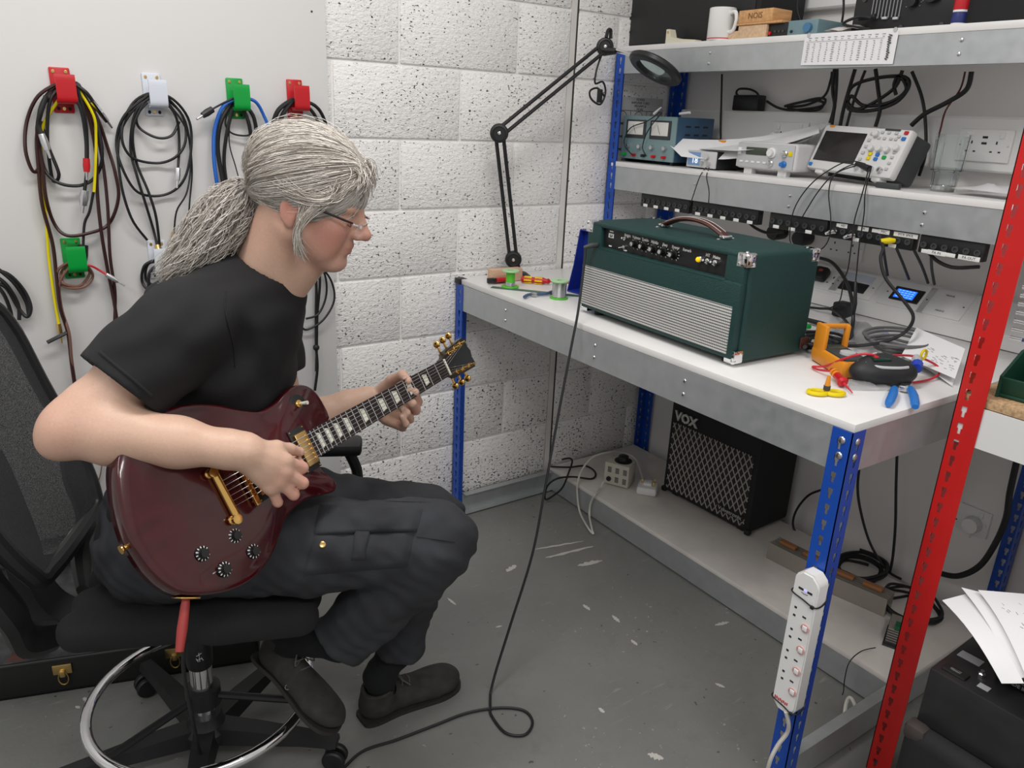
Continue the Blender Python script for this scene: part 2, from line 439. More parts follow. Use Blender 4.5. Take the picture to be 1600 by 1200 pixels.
# ---- red unit standing next to it
RXF, RYL = .47, -1.655
ru = thing('red_bench', 'neighbouring bench on red slotted post with chipboard top and white beam', 'workbench', (0, 0, 0))
post(ru, RXF, RYL + .004, 1, -1, 0, 2.2, 'red_paint', w=.056, cf=.34)
post(ru, 1.225, RYL, -1, -1, 0, 2.2, 'red_paint')
mat('chipboard', (.50, .33, .18), rough=.7, noise=.35, nscale=140)
mat('beam_white', (.72, .72, .71), rough=.35)
beam_y(ru, RXF + .003, RYL - .004, -2.9, .90, .985, 'beam_white'); 
ob('worktop', MB().rbox(((RXF + 1.118) / 2 + .004, -2.28, .997), (1.118 - RXF - .004, 1.24, .02), .001), 'chipboard', ru)
# ================================================================== electric guitar
GB = Vector((-0.8490, -1.0620, 0.8585)); GX = Vector((0.8998, 0.4264, 0.0924)); GY = Vector((-0.2718, 0.3824, 0.8831)); GZ = Vector((0.3412, -0.8197, 0.4600))
GX.normalize(); GY = (GY - GX * GY.dot(GX)).normalized(); GZ = GX.cross(GY)
GM = frameM(GB, GX, GY, GZ)
gt = thing('electric_guitar', 'glossy wine-red electric guitar with gold hardware held by the seated man', 'guitar'); gt.matrix_world = GM
def wine():
    m = mat('wine_lacquer', (.10, .004, .008), rough=.18, coat=.6); N, L, B = nodes_of(m)
    tc = nadd(m, 'ShaderNodeTexCoord'); mp = nadd(m, 'ShaderNodeMapping'); mp.inputs['Scale'].default_value = (1.5, 6, 2); L(tc.outputs['Object'], mp.inputs[0])
    n = nadd(m, 'ShaderNodeTexNoise'); n.inputs['Scale'].default_value = 9; n.inputs['Detail'].default_value = 5; L(mp.outputs[0], n.inputs['Vector'])
    L(ramp_node(m, n.outputs['Fac'], .3, .75, (.034, .0008, .0026), (.054, .0014, .0045)), B.inputs['Base Color']); return m
wine()
mat('rosewood', (.020, .011, .009), rough=.5, noise=.2, nscale=20, stretch=(2, 16, 2))
mat('pearl', (.72, .71, .60), rough=.25, noise=.15, nscale=90)
OUT = [(-217, -15), (-213, -49), (-202, -85), (-179, -116), (-127, -145), (-90, -156), (-56, -157), (-20, -147), (10, -130), (43, -104), (66, -94), (95, -90), (128, -92), (160, -103), (180, -107), (191, -100), (193, -90), (188, -78), (178, -63), (174, -46), (175, -30),
       (252, 30), (254, 50), (250, 85), (238, 106), (220, 117), (198, 120), (177, 116), (155, 108), (136, 105), (115, 104), (97, 108), (68, 124), (32, 149), (-12, 169), (-61, 179), (-106, 178), (-150, 158), (-180, 128), (-200, 85), (-212, 45), (-218, 12)]
ol = [Vector((x / 1000, y / 1000, 0)) for x, y in OUT]
def smooth_outline(pts):
    out = []
    a = pts[:21]; b = pts[21:]
    ca = catmull(a, 4); cb = catmull(b, 4)
    seq = ca + cb; return seq + catmull([pts[-2], pts[-1], pts[0], pts[1]], 3)[4:6]
so = smooth_outline(ol)
mb = MB(); n = len(so); cen = Vector((.06, 0, 0)); rings = []
def layer(s, z): return [Vector((cen.x + (p.x - cen.x) * s, cen.y + (p.y - cen.y) * s, z)) for p in so]
prof = [(.3, -.048), (.96, -.048), (.985, -.0465), (1., -.042), (1., -.006), (.992, -.002), (.975, 0.), (.93, .0006), (.86, .003), (.75, .0065), (.6, .0095), (.4, .0115), (.2, .012)]
V = []; F = []
for s, z in prof: V += layer(s, z)
for i in range(len(prof) - 1):
    for k in range(n):
        k2 = (k + 1) % n; F.append((i * n + k, i * n + k2, (i + 1) * n + k2, (i + 1) * n + k))
V.append(Vector((.06, 0, .0122))); ct = len(V) - 1; V.append(Vector((.06, 0, -.048))); cb_ = len(V) - 1
for k in range(n):
    k2 = (k + 1) % n; F.append(((len(prof) - 1) * n + k, (len(prof) - 1) * n + k2, ct)); F.append((k2, k, cb_))
mb.add(V, F); body = ob('body', mb, 'wine_lacquer', gt, ang=50)
SLN = .628
def fretx(k): return SLN * 2 ** (-k / 12.)
def fbw(x): return .0215 + (.028 - .0215) * (SLN - x) / (SLN - .155)
# neck
mb = MB(); V = []; F = []; m = 10; st = [(.17, .017), (.26, .0165), (.30, .016), (.45, .0145), (.60, .013), (.628, .0125), (.645, .0125)]
for x, t in st:
    wv = fbw(x)
    for k in range(m + 1):
        q = PI * k / m; V.append(Vector((x, wv * math.cos(q), .011 - t * math.sin(q) - (.012 if x < .27 else 0) * math.sin(q))))
for i in range(len(st) - 1):
    for k in range(m): F.append((i * (m + 1) + k, i * (m + 1) + k + 1, (i + 1) * (m + 1) + k + 1, (i + 1) * (m + 1) + k))
    F.append((i * (m + 1), (i + 1) * (m + 1), (i + 1) * (m + 1) + m, i * (m + 1) + m))
F.append(tuple(range(m + 1))); F.append(tuple((len(st) - 1) * (m + 1) + k for k in range(m, -1, -1)))
mb.add(V, F); neck = ob('neck', mb, 'wine_lacquer', gt)
x0, x1 = .165, SLN; FB0, FB1 = .0115, .0165
mb = MB().prism([(x0, -fbw(x0)), (x1, -fbw(x1)), (x1, fbw(x1)), (x0, fbw(x0))], FB0, FB1); fbd = ob('fretboard', mb, 'rosewood', gt, False)
fm = None
for k in range(1, 23):
    x = fretx(k); wv = fbw(x) - .0006
    ob('fret', MB().ring([(x, -wv, FB1), (x, wv, FB1)], .0012, 6), 'bright_steel', fbd)
for k in (3, 5, 7, 9, 12, 15, 17, 19, 21):
    xa, xb = fretx(k), fretx(k - 1); c = (xa + xb) / 2; hw = min(.0075, (xb - xa) * .32); wv = fbw(c) * .62
    ob('inlay', MB().prism([(c - hw, -wv), (c + hw, -wv * .80), (c + hw, wv * .80), (c - hw, wv)], FB1, FB1 + .0003), 'pearl', fbd, False)
ob('nut', MB().rbox((SLN + .0022, 0, FB1 - .001), (.0045, .0425, .009), .0008), 'pearl', gt)
# headstock leaning back
HA = math.radians(15)
HM = Matrix.Translation((SLN + .004, 0, .0095)) @ Matrix.Rotation(HA, 4, 'Y')
hp = [(0, -.0215), (.018, -.024), (.04, -.036), (.165, -.0425), (.178, -.036), (.172, -.015), (.181, 0), (.172, .015), (.178, .036), (.165, .0425), (.04, .036), (.018, .024), (0, .0215)]
hs = ob('headstock', MB().prism(hp, -.016, 0, HM), mat('black_lacquer', (.006, .006, .007), rough=.3), gt, True)
ob('truss_cover', MB().prism([(.012, -.008), (.012, .008), (.03, .010), (.05, .003), (.05, -.003), (.03, -.010)], 0, .0015, HM), 'black_plastic', gt, False)
tun = []
for i in range(3):
    for sgn in (-1, 1):
        x = .052 + .042 * i; y = sgn * (.026 + .0025 * i)
        tp = ob('tuner', MB().lathe([(.0055, -.001), (.0055, .001), (.003, .0015), (.003, .013), (.0038, .0135), (.0036, .016), (0, .016)], 14, HM @ Matrix.Translation((x, y, 0))), 'gold', gt)
        ob('washer', MB().lathe([(.0065, 0), (.0065, .001), (.0052, .002), (.0052, 0)], 14, HM @ Matrix.Translation((x, y, 0))), 'gold', tp)
        ed = sgn * (.0385 + .002 * i)
        ob('tuner_shaft', MB().ring([HM @ Vector((x, ed * .8, -.021)), HM @ Vector((x, ed + sgn * .012, -.021))], .0028, 8), 'gold', tp)
        ob('tuner_housing', MB().rbox(HM @ Vector((x, y, -.021)), (.016, .014, .010), .003, HM.to_3x3()), 'gold', tp)
        bp = Matrix.Translation(HM @ Vector((x, ed + sgn * .019, -.021))) @ HM.to_3x3().to_4x4()
        ob('tuner_button', MB().sphere((0, 0, 0), 1., 14, (.0055, .009, .0105)).v and MB().add([bp @ Vector(p) for p in MB().sphere((0, 0, 0), 1., 14, (.0045, .0095, .0095)).v], MB().sphere((0, 0, 0), 1., 14).f), 'gold', tp)
        tun.append((x, y, sgn))
# strings
sy_ = [.0170, .0102, .0034, -.0034, -.0102, -.0170]; rr = [.00060, .00052, .00042, .00032, .00028, .00025]
order = [(0, 1), (1, 1), (2, 1), (2, -1), (1, -1), (0, -1)]
for i in range(6):
    yb = sy_[i] * 1.48; hx = .052 + .042 * order[i][0]; hy = order[i][1] * (.026 + .0025 * order[i][0]) - order[i][1] * .003
    pts = [(-.046, yb, .020), (0, yb, .0265), (SLN + .002, sy_[i], FB1 + .0035), tuple(HM @ Vector((hx, hy, .008)))]
    ob('string', MB().ring(pts, rr[i] * 1.3, 5), 'bright_steel', gt)
# bridge, tailpiece, pickups
br = ob('bridge', MB().rbox((0, 0, .0205), (.011, .092, .008), .002), 'gold', gt)
for y in sy_: ob('saddle', MB().rbox((0, y * 1.48, .0248), (.008, .005, .004), .0006), 'gold', br)
for s in (-1, 1): ob('bridge_post', MB().lathe([(.007, 0), (.007, .0015), (.003, .002), (.003, .009)], 12, Matrix.Translation((0, s * .037, .0085))), 'gold', br)
tp = ob('tailpiece', MB().ring([(-.048, -.052, .0185), (-.048, -.048, .0185), (-.048, .048, .0185), (-.048, .052, .0185)], [.004, .0075, .0075, .004], 14), 'gold', gt)
for s in (-1, 1):
    ob('tailpiece_stud', MB().lathe([(.0085, 0), (.0085, .004), (.006, .006), (.006, .013), (.009, .014), (.009, .019), (0, .0205)], 16, Matrix.Translation((-.053, s * .046, .0085))), 'gold', tp)
for cx in (.148, .028):
    rg = ob('pickup', MB().rbox((cx, 0, .0165), (.030, .069, .016), .0025), mat('aged_gold', (.62, .42, .17), rough=.28, metal=1.), gt)
    ob('pickup_ring', MB().rbox((cx, 0, .0115), (.0395, .0905, .007), .001), 'black_plastic', rg)
    for y in sy_: ob('pole_screw', MB().cyl((cx + .009, y * 1.4, .0243), (cx + .009, y * 1.4, .0256), .0022, n=10), 'gold', rg)
    for (ax, ay) in ((1, 1), (1, -1), (-1, 1), (-1, -1)): ob('ring_screw', MB().sphere((cx + ax * .0165, ay * .0415, .015), .0019, 8), 'gold', rg)
# knobs and switch
mat('knob_black', (.008, .008, .009), rough=.2)
for (kx, ky) in ((-129, -68), (-62, -72), (-44, -114), (-107, -112)):
    M = Matrix.Translation((kx / 1000, ky / 1000, .0028))
    kn = ob('knob', MB().lathe([(.0135, 0), (.0137, .002), (.0125, .007), (.0085, .009), (.0075, .016), (0, .0165)], 24, M), 'knob_black', gt)
    mb = MB()
    for j in range(11):
        a = 2 * PI * j / 12 + .4; p = Vector((math.cos(a), math.sin(a), 0))
        mb.box(M @ (p * .0112 + Vector((0, 0, .0079))), (.0035, .0012, .0006), Matrix.Rotation(a, 3, 'Z') @ Matrix.Rotation(math.radians(24), 3, 'Y'))
    ob('dial_marks', mb, 'white_print', kn, False)
    ob('pointer', MB().box(M @ Vector((-.016, .004, .0012)), (.008, .0016, .0006)), 'bright_steel', kn, False)
tg = ob('switch_plate', MB().lathe([(.0195, 0), (.0195, .0015), (.0185, .002), (0, .002)], 28, Matrix.Translation((.188, .084, .0045))), 'black_plastic', gt)
ob('switch_nut', MB().lathe([(.0075, 0), (.0075, .004), (.005, .005), (.005, .0065), (0, .0065)], 12, Matrix.Translation((.188, .084, .0065))), 'gold', tg)
ob('switch_tip', MB().ring([(.188, .084, .011), (.191, .081, .022), (.1925, .0795, .029)], [.002, .0035, .004], 10), 'pearl', tg)
ob('strap_button', MB().lathe([(.0045, 0), (.0045, .006), (.0075, .010), (.0075, .012), (0, .013)], 14, Matrix.Translation((-.2165, .002, -.024)) @ Matrix.Rotation(-PI / 2, 4, 'Y')), 'gold', gt)
JP = Vector((-.172, -.121, -.022)); JD = Vector((-.55, -.83, -.1)).normalized()
ob('jack_plate', MB().rbox(JP + JD * .002, (.034, .034, .003), .001, JD.to_track_quat('Z', 'Y').to_matrix()), 'gold', gt)
# ================================================================== implicit surface tools
class Field:
    def __init__(s, lo, hi, h):
        s.h = h; s.lo = np.array(lo, float); s.n = np.ceil((np.array(hi) - s.lo) / h).astype(int) + 1
        s.F = np.full(s.n, .05, np.float32)
    def _sub(s, lo, hi):
        a = np.maximum(np.floor((np.array(lo) - s.lo) / s.h).astype(int), 0); b = np.minimum(np.ceil((np.array(hi) - s.lo) / s.h).astype(int) + 1, s.n)
        if np.any(b <= a): return None
        ax = [(s.lo[i] + s.h * np.arange(a[i], b[i])).astype(np.float32) for i in range(3)]
        X, Y, Z = np.meshgrid(*ax, indexing='ij', sparse=True)
        return (slice(a[0], b[0]), slice(a[1], b[1]), slice(a[2], b[2])), X, Y, Z
    def _put(s, sl, d, k, mode):
        A = s.F[sl]
        if mode == 'add':
            if k > 0:
                hh = np.clip(.5 + .5 * (A - d) / k, 0, 1); r = A * (1 - hh) + d * hh - k * hh * (1 - hh)
            else: r = np.minimum(A, d)
        else:
            d = -d
            if k > 0:
                hh = np.clip(.5 - .5 * (A - d) / k, 0, 1); r = A * (1 - hh) + d * hh + k * hh * (1 - hh)
            else: r = np.maximum(A, d)
        s.F[sl] = r.astype(np.float32)
    def cone(s, a, b, ra, rb, k=.01, mode='add'):
        a = np.array(a, float); b = np.array(b, float); m = max(ra, rb) + k + .02
        q = s._sub(np.minimum(a, b) - m, np.maximum(a, b) + m)
        if q is None: return s
        sl, X, Y, Z = q; d = b - a; L2 = max(d @ d, 1e-9)
        t = np.clip(((X - a[0]) * d[0] + (Y - a[1]) * d[1] + (Z - a[2]) * d[2]) / L2, 0, 1)
        D = np.sqrt((X - a[0] - t * d[0]) ** 2 + (Y - a[1] - t * d[1]) ** 2 + (Z - a[2] - t * d[2]) ** 2) - (ra + t * (rb - ra))
        s._put(sl, D, k, mode); return s
    def chain(s, pts, rad, k=.008, mode='add'):
        for i in range(len(pts) - 1): s.cone(pts[i], pts[i + 1], rad[i], rad[i + 1], k, mode)
        return s
    def ell(s, c, r, R=None, k=.01, mode='add'):
        c = np.array(c, float); r = np.array(r, float); m = r.max() + k + .02
        q = s._sub(c - m, c + m)
        if q is None: return s
        sl, X, Y, Z = q; X = X - c[0]; Y = Y - c[1]; Z = Z - c[2]
        R = np.eye(3) if R is None else np.array(R)
        u = (R[0, 0] * X + R[1, 0] * Y + R[2, 0] * Z) / r[0]; v = (R[0, 1] * X + R[1, 1] * Y + R[2, 1] * Z) / r[1]; w_ = (R[0, 2] * X + R[1, 2] * Y + R[2, 2] * Z) / r[2]
        l = np.sqrt(u * u + v * v + w_ * w_); g = np.sqrt((u / r[0]) ** 2 + (v / r[1]) ** 2 + (w_ / r[2]) ** 2) + 1e-9
        s._put(sl, np.where(l < .15, -r.min() * .5, l * (l - 1) / g), k, mode); return s
    def econe(s, a, b, side, ra, rb, k=.02, mode='add'):
        """elliptic cone a-b; radii (along side, across) at both ends"""
        a = np.array(a, float); b = np.array(b, float); ax = b - a; L = np.linalg.norm(ax); ax /= L
        sd = np.array(side, float); sd = sd - ax * (sd @ ax); sd /= np.linalg.norm(sd); fr = np.cross(ax, sd)
        m = max(*ra, *rb) + k + .03; q = s._sub(np.minimum(a, b) - m, np.maximum(a, b) + m)
        if q is None: return s
        sl, X, Y, Z = q; X = X - a[0]; Y = Y - a[1]; Z = Z - a[2]
        h_ = X * ax[0] + Y * ax[1] + Z * ax[2]; t = np.clip(h_ / L, 0, 1); e = h_ - t * L
        os_ = X * sd[0] + Y * sd[1] + Z * sd[2]; of = X * fr[0] + Y * fr[1] + Z * fr[2]
        rs = ra[0] + t * (rb[0] - ra[0]); rf = ra[1] + t * (rb[1] - ra[1]); mn = np.minimum(rs, rf)
        l = np.sqrt((os_ / rs) ** 2 + (of / rf) ** 2 + (e / mn) ** 2)
        s._put(sl, (l - 1) * mn, k, mode); return s
    def half(s, o, n, lo, hi, k=0., mode='sub'):
        """remove everything on the +n side of the plane inside the box"""
        q = s._sub(lo, hi)
        if q is None: return s
        sl, X, Y, Z = q; o = np.array(o, float); n = np.array(n, float); n /= np.linalg.norm(n)
        D = -((X - o[0]) * n[0] + (Y - o[1]) * n[1] + (Z - o[2]) * n[2])
        s._put(sl, D + 0 * (X + Y + Z), k, mode); return s
    def custom(s, fn, lo, hi, k=0., mode='sub'):
        q = s._sub(lo, hi); sl, X, Y, Z = q; s._put(sl, fn(X, Y, Z), k, mode); return s
    def hit(s, u, v, off=0.):
        d = ray(u, v); L = d.length; t = .8; prev = None
        while t < 3.:
            P = CAMLOC + d * (t / L); g = (np.array(P) - s.lo) / s.h
            if np.all(g >= 1) and np.all(g < s.n - 2):
                i = g.astype(int); f = g - i; v_ = 0.
                for a in (0, 1):
                    for b in (0, 1):
                        for c in (0, 1): v_ += s.F[i[0] + a, i[1] + b, i[2] + c] * (f[0] if a else 1 - f[0]) * (f[1] if b else 1 - f[1]) * (f[2] if c else 1 - f[2])
                if v_ < off: return P
                t += max(.0008, min(.01, (v_ - off) * .7))
            else: t += .01
        return None
    def disp(s, fn, lo=None, hi=None):
        q = s._sub(s.lo if lo is None else lo, s.lo + s.h * s.n if hi is None else hi); sl, X, Y, Z = q
        s.F[sl] += fn(X, Y, Z).astype(np.float32); return s
    def mesh(s, name, relax=2):
        F = s.F; S = F < 0; n0, n1, n2 = F.shape
        cnt = np.zeros((n0 - 1, n1 - 1, n2 - 1), np.int8)
        for i in (0, 1):
            for j in (0, 1):
                for k in (0, 1): cnt += S[i:n0 - 1 + i, j:n1 - 1 + j, k:n2 - 1 + k]
        C = np.argwhere((cnt > 0) & (cnt < 8)); idx = np.full(cnt.shape, -1, np.int32); idx[tuple(C.T)] = np.arange(len(C))
        P = np.zeros((len(C), 3)); W = np.zeros(len(C)); cor = [(i, j, k) for i in (0, 1) for j in (0, 1) for k in (0, 1)]
        val = {c: F[C[:, 0] + c[0], C[:, 1] + c[1], C[:, 2] + c[2]].astype(float) for c in cor}
        for c in cor:
            for a in range(3):
                if c[a]: continue
                e = list(c); e[a] = 1; e = tuple(e); m = (val[c] < 0) != (val[e] < 0)
                t = val[c][m] / (val[c][m] - val[e][m]); p = np.tile(np.array(c, float), (m.sum(), 1)); p[:, a] = t; P[m] += p; W[m] += 1
        P = (C + P / W[:, None]) * s.h + s.lo
        Q = []
        for a in range(3):
            b, c = (a + 1) % 3, (a + 2) % 3
            s0 = [slice(None)] * 3; s1 = [slice(None)] * 3; s0[a] = slice(0, -1); s1[a] = slice(1, None)
            E = np.argwhere(S[tuple(s0)] != S[tuple(s1)]); E = E[(E[:, b] > 0) & (E[:, c] > 0) & (E[:, b] < F.shape[b] - 1) & (E[:, c] < F.shape[c] - 1)]
            ins = S[tuple(E.T)]
            def cell(db, dc):
                q = E.copy(); q[:, b] -= db; q[:, c] -= dc; return idx[tuple(q.T)]
            f = np.stack([cell(1, 1), cell(0, 1), cell(0, 0), cell(1, 0)], 1); f[~ins] = f[~ins][:, ::-1]; Q.append(f)
        Q = np.concatenate(Q); Q = Q[(Q >= 0).all(1)]
        for _ in range(relax):
            A = np.zeros_like(P); N = np.zeros(len(P))
            for i in range(4):
                j = (i + 1) % 4; np.add.at(A, Q[:, i], P[Q[:, j]]); np.add.at(N, Q[:, i], 1)
            P = P * .5 + .5 * A / np.maximum(N, 1)[:, None]
        me = bpy.data.meshes.new(name); me.vertices.add(len(P)); me.vertices.foreach_set('co', P.ravel())
        me.loops.add(Q.size); me.loops.foreach_set('vertex_index', Q.ravel().astype(np.int32)); me.polygons.add(len(Q))
        me.polygons.foreach_set('loop_start', np.arange(0, Q.size, 4, dtype=np.int32)); me.update(calc_edges=True); me.validate(); me.shade_smooth()
        s.P = P
        return me
def vcol(me, cols):
    a = me.color_attributes.new('tone', 'FLOAT_COLOR', 'POINT'); c = np.ones((len(me.vertices), 4), np.float32); c[:, :3] = cols; a.data.foreach_set('color', c.ravel())
# ================================================================== the seated man
HUB = Vector((-.898, -.748, 0)); D_ = Vector((.902, -.431, 0)).normalized(); N_ = Vector((-D_.y, D_.x, 0)); UP = Vector((0, 0, 1))
def body_pt(s, n, z): return HUB + D_ * s + N_ * n + UP * z
pm = thing('person', 'seated man in black t-shirt and dark cargo trousers playing a wine-red guitar', 'person', (0, 0, 0))
# head frame
HC = PD(479, 318, 1.475)                                     # middle of the head between the ears
yawd = math.atan2(D_.y, D_.x) - math.radians(9); pit = math.radians(19)
HS = 1.03
HR = Matrix.Rotation(yawd, 3, 'Z') @ Matrix.Rotation(pit, 3, 'Y')
HRn = np.array(HR)
def hd(x, y, z): return np.array(HC + HR @ (Vector((x, y, z)) * HS))
def hrel(P): return ((P - np.array(HC)) @ HRn) / HS
# arm joints
RSH = body_pt(.09, -.185, 1.135); REL = PD(112, 668, 1.275); RWR = PD(386, 706, 1.325)
LSH = body_pt(.15, .17, 1.12); LWR = PD(572, 622, 1.845); LEL = PD(452, 668, 1.775)
sk = Field((-1.22, -1.22, .60), (-.30, -.55, 1.56), .0031)
# torso core (inside the shirt), neck
NB = body_pt(.185, 0, 1.15)
sk.econe(body_pt(-.01, 0, .66), body_pt(.10, 0, .95), N_, (.13, .10), (.145, .10), .03)
sk.econe(body_pt(.10, 0, .95), body_pt(.155, 0, 1.10), N_, (.145, .10), (.13, .085), .03)
sk.cone(RSH, body_pt(.15, 0, 1.13), .05, .07, .03); sk.cone(LSH, body_pt(.15, 0, 1.13), .05, .07, .03)
sk.cone(NB, hd(-.022, 0, -.03), .066, .060, .03)
sk.cone(body_pt(.21, 0, 1.13), hd(.035, 0, -.085), .045, .040, .03)
for sg in (-1, 1): sk.cone(body_pt(.23, sg * .03, 1.12), hd(-.012, sg * .05, -.045), .018, .020, .02)   # neck muscle
# head
sk.ell(hd(-.008, 0, .052), np.array((.098, .075, .080)) * HS, HRn, .02)
sk.ell(hd(.034, 0, .025), np.array((.064, .063, .070)) * HS, HRn, .02)
sk.ell(hd(.048, 0, -.035), np.array((.046, .053, .056)) * HS, HRn, .02)      # lower face
for sg in (-1, 1):
    sk.cone(hd(.010, sg * .053, -.045), hd(.078, sg * .018, -.084), .018 * HS, .016 * HS, .025)      # jaw
    sk.ell(hd(.064, sg * .040, -.014), np.array((.022, .022, .020)) * HS, HRn, .025)               # cheek bone
    sk.ell(hd(.056, sg * .042, -.042), np.array((.028, .015, .030)) * HS, HRn, .025)
    sk.ell(hd(.082, sg * .026, .026), np.array((.014, .026, .009)) * HS, HRn, .014)                # brow
    sk.ell(hd(.101, sg * .034, .006), np.array((.014, .017, .010)) * HS, HRn, .010, 'sub')          # eye socket
    sk.ell(hd(.080, sg * .033, .006), np.array((.0125, .0145, .0115)) * HS, HRn, .004)             # lids over the eye
    # ear
    sk.ell(hd(-.008, sg * .078, -.002), np.array((.019, .006, .032)) * HS, HRn, .005)
    sk.ell(hd(-.004, sg * .085, .002), np.array((.011, .005, .018)) * HS, HRn, .004, 'sub')
    sk.ell(hd(-.002, sg * .075, -.028), np.array((.010, .006, .011)) * HS, HRn, .005)
sk.ell(hd(.088, 0, .004), np.array((.018, .015, .030)) * HS, HRn, .012)      # nose root
sk.ell(hd(.084, 0, -.083), np.array((.018, .022, .017)) * HS, HRn, .016)     # chin
sk.ell(hd(.078, 0, -.050), np.array((.026, .027, .030)) * HS, HRn, .014)      # mouth mound
sk.chain([hd(.096, 0, .016), hd(.106, 0, .001), hd(.119, 0, -.015)], [.009, .0088, .0105], .010)  # nose ridge
sk.ell(hd(.118, 0, -.0165), np.array((.0125, .0115, .010)) * HS, HRn, .008)
for sg in (-1, 1):
    sk.ell(hd(.106, sg * .0115, -.022), np.array((.012, .0075, .008)) * HS, HRn, .006)              # nostril wing
    sk.ell(hd(.112, sg * .006, -.0315), np.array((.006, .003, .003)) * HS, HRn, .002, 'sub')
sk.ell(hd(.0965, 0, -.0455), np.array((.009, .022, .0055)) * HS, HRn, .006)    # upper lip
sk.ell(hd(.0945, 0, -.0565), np.array((.009, .019, .006)) * HS, HRn, .006)    # lower lip
sk.cone(hd(.1055, -.024, -.0512), hd(.1055, .024, -.0512), .0022, .0022, .002, 'sub')
sk.ell(hd(.106, 0, -.0695), np.array((.008, .02, .006)) * HS, HRn, .008, 'sub')
# right arm
def lerp(a, b, t): return a + (b - a) * t
sk.chain([RSH, lerp(RSH, REL, .45), lerp(RSH, REL, .85), REL], [.060, .052, .046, .042], .02)
sk.cone(lerp(RSH, REL, .75) + Vector((.01, -.01, -.012)), REL, .042, .040, .02)
sk.ell(REL + (REL - RSH).normalized() * .012 + Vector((-.012, 0, -.01)), (.034, .034, .034), None, .02)
sk.chain([REL, lerp(REL, RWR, .22), lerp(REL, RWR, .6), lerp(REL, RWR, .9), RWR], [.044, .051, .041, .031, .029], .02)
# left arm
sk.chain([LSH, lerp(LSH, LEL, .5), LEL], [.056, .048, .042], .02)
sk.chain([LEL, lerp(LEL, LWR, .3), lerp(LEL, LWR, .75), LWR], [.043, .045, .033, .027], .02)
# right hand: back of the hand to the viewer, fingers curled on the strings
def fing(js, rad, k=.004): sk.chain([PD(*j) for j in js], rad, k)
hw_ = [(447, 721, 1.362), (446, 738, 1.362), (437, 752, 1.362), (424, 762, 1.362)]
for i, (u, v, dd) in enumerate(hw_):
    sk.cone(lerp(RWR, PD(386, 706 - 8 + 6 * i, 1.33), 1), PD(u, v, dd), .024, .0145, .010)
sk.ell(lerp(RWR, PD(441, 740, 1.37), .6), (.028, .020, .028), None, .016)
fing([(447, 721, 1.362), (473, 731, 1.392), (466, 722, 1.425), (459, 714, 1.432)], [.0120, .0105, .0090, .0075])
fing([(446, 738, 1.362), (473, 755, 1.388), (462, 746, 1.420), (453, 738, 1.427)], [.0125, .0108, .0092, .0078])
fing([(437, 752, 1.362), (459, 773, 1.382), (448, 763, 1.412), (441, 754, 1.42)], [.0120, .0102, .0088, .0074])
fing([(424, 762, 1.362), (434, 785, 1.378), (428, 774, 1.405), (424, 766, 1.412)], [.0108, .0090, .0078, .0068])
fing([(400, 704, 1.338), (432, 700, 1.362), (452, 702, 1.392), (469, 706, 1.418)], [.018, .0135, .0110, .0088], .006)
for (u, v, dd) in hw_: sk.ell(PD(u - 2, v - 1, dd - .006), (.0105, .0105, .0105), None, .008)
for i_, (u, v) in enumerate(((447, 721), (446, 738), (437, 752))): sk.cone(PD(400, 706 + 7 * i_, 1.315), PD(u - 4, v - 2, 1.352), .004, .0035, .008)
# left hand round the neck
sk.cone(LWR, PD(612, 634, 1.868), .024, .024, .012); sk.cone(LWR, PD(600, 648, 1.865), .022, .020, .012); sk.cone(LWR, PD(622, 624, 1.875), .022, .018, .012)
fing([(590, 614, 1.850), (612, 594, 1.820), (629, 586, 1.790), (638, 595, 1.768)], [.015, .0125, .0112, .0090], .006)
fing([(626, 628, 1.868), (653, 628, 1.826), (648, 613, 1.786), (632, 607, 1.768)], [.0135, .0110, .0100, .0084])
fing([(622, 640, 1.868), (650, 641, 1.820), (644, 630, 1.780), (629, 620, 1.764)], [.0135, .0112, .0100, .0084])
fing([(614, 650, 1.862), (640, 655, 1.812), (635, 645, 1.774), (625, 634, 1.758)], [.0130, .0106, .0096, .0080])
fing([(602, 657, 1.856), (629, 668, 1.806), (634, 662, 1.774), (627, 650, 1.756)], [.0115, .0096, .0086, .0072])
bm_ = sk.mesh('body', 2); P = sk.P
def blob(P, c, r): return np.exp(-((P - np.array(c)) ** 2).sum(1) / (r * r))
base = np.array((.60, .395, .295)); red = np.array((.56, .21, .165)); pale = np.array((.66, .47, .37))
h_ = hrel(P); inh = (h_[:, 2] > -.14) & (np.abs(h_[:, 1]) < .12) & (np.abs(h_[:, 0]) < .16)
fr = np.zeros(len(P))
for cx, cy, cz, r, a in ((.07, -.05, -.03, .045, .75), (.07, .05, -.03, .045, .75), (.12, 0, -.02, .022, .7), (-.006, -.085, 0, .035, .8), (-.006, .085, 0, .035, .8), (.09, 0, .06, .05, .45), (.05, 0, -.09, .07, .35), (.08, 0, -.06, .05, .35)):
    fr = np.maximum(fr, a * blob(h_, (cx, cy, cz), r))
fade = np.clip((h_[:, 2] + .13) / .06, 0, 1) * (np.abs(h_[:, 1]) < .13) * (np.abs(h_[:, 0]) < .18)
fr = np.clip(fr * .8 + .12, 0, 1) * fade
kn = np.zeros(len(P))
for q in [(473, 731, 1.39), (473, 755, 1.388), (459, 773, 1.382), (434, 785, 1.378), (452, 622, 1.85), (440, 742, 1.37)] + [(650, 625, 1.83), (645, 640, 1.82), (634, 655, 1.81), (630, 590, 1.81)]:
    kn = np.maximum(kn, .5 * blob(P, PD(*q), .03))
kn = np.maximum(kn, .35 * blob(P, REL, .06))
t = np.clip(fr + kn, 0, 1)[:, None]; cols = base * (1 - t) + red * t
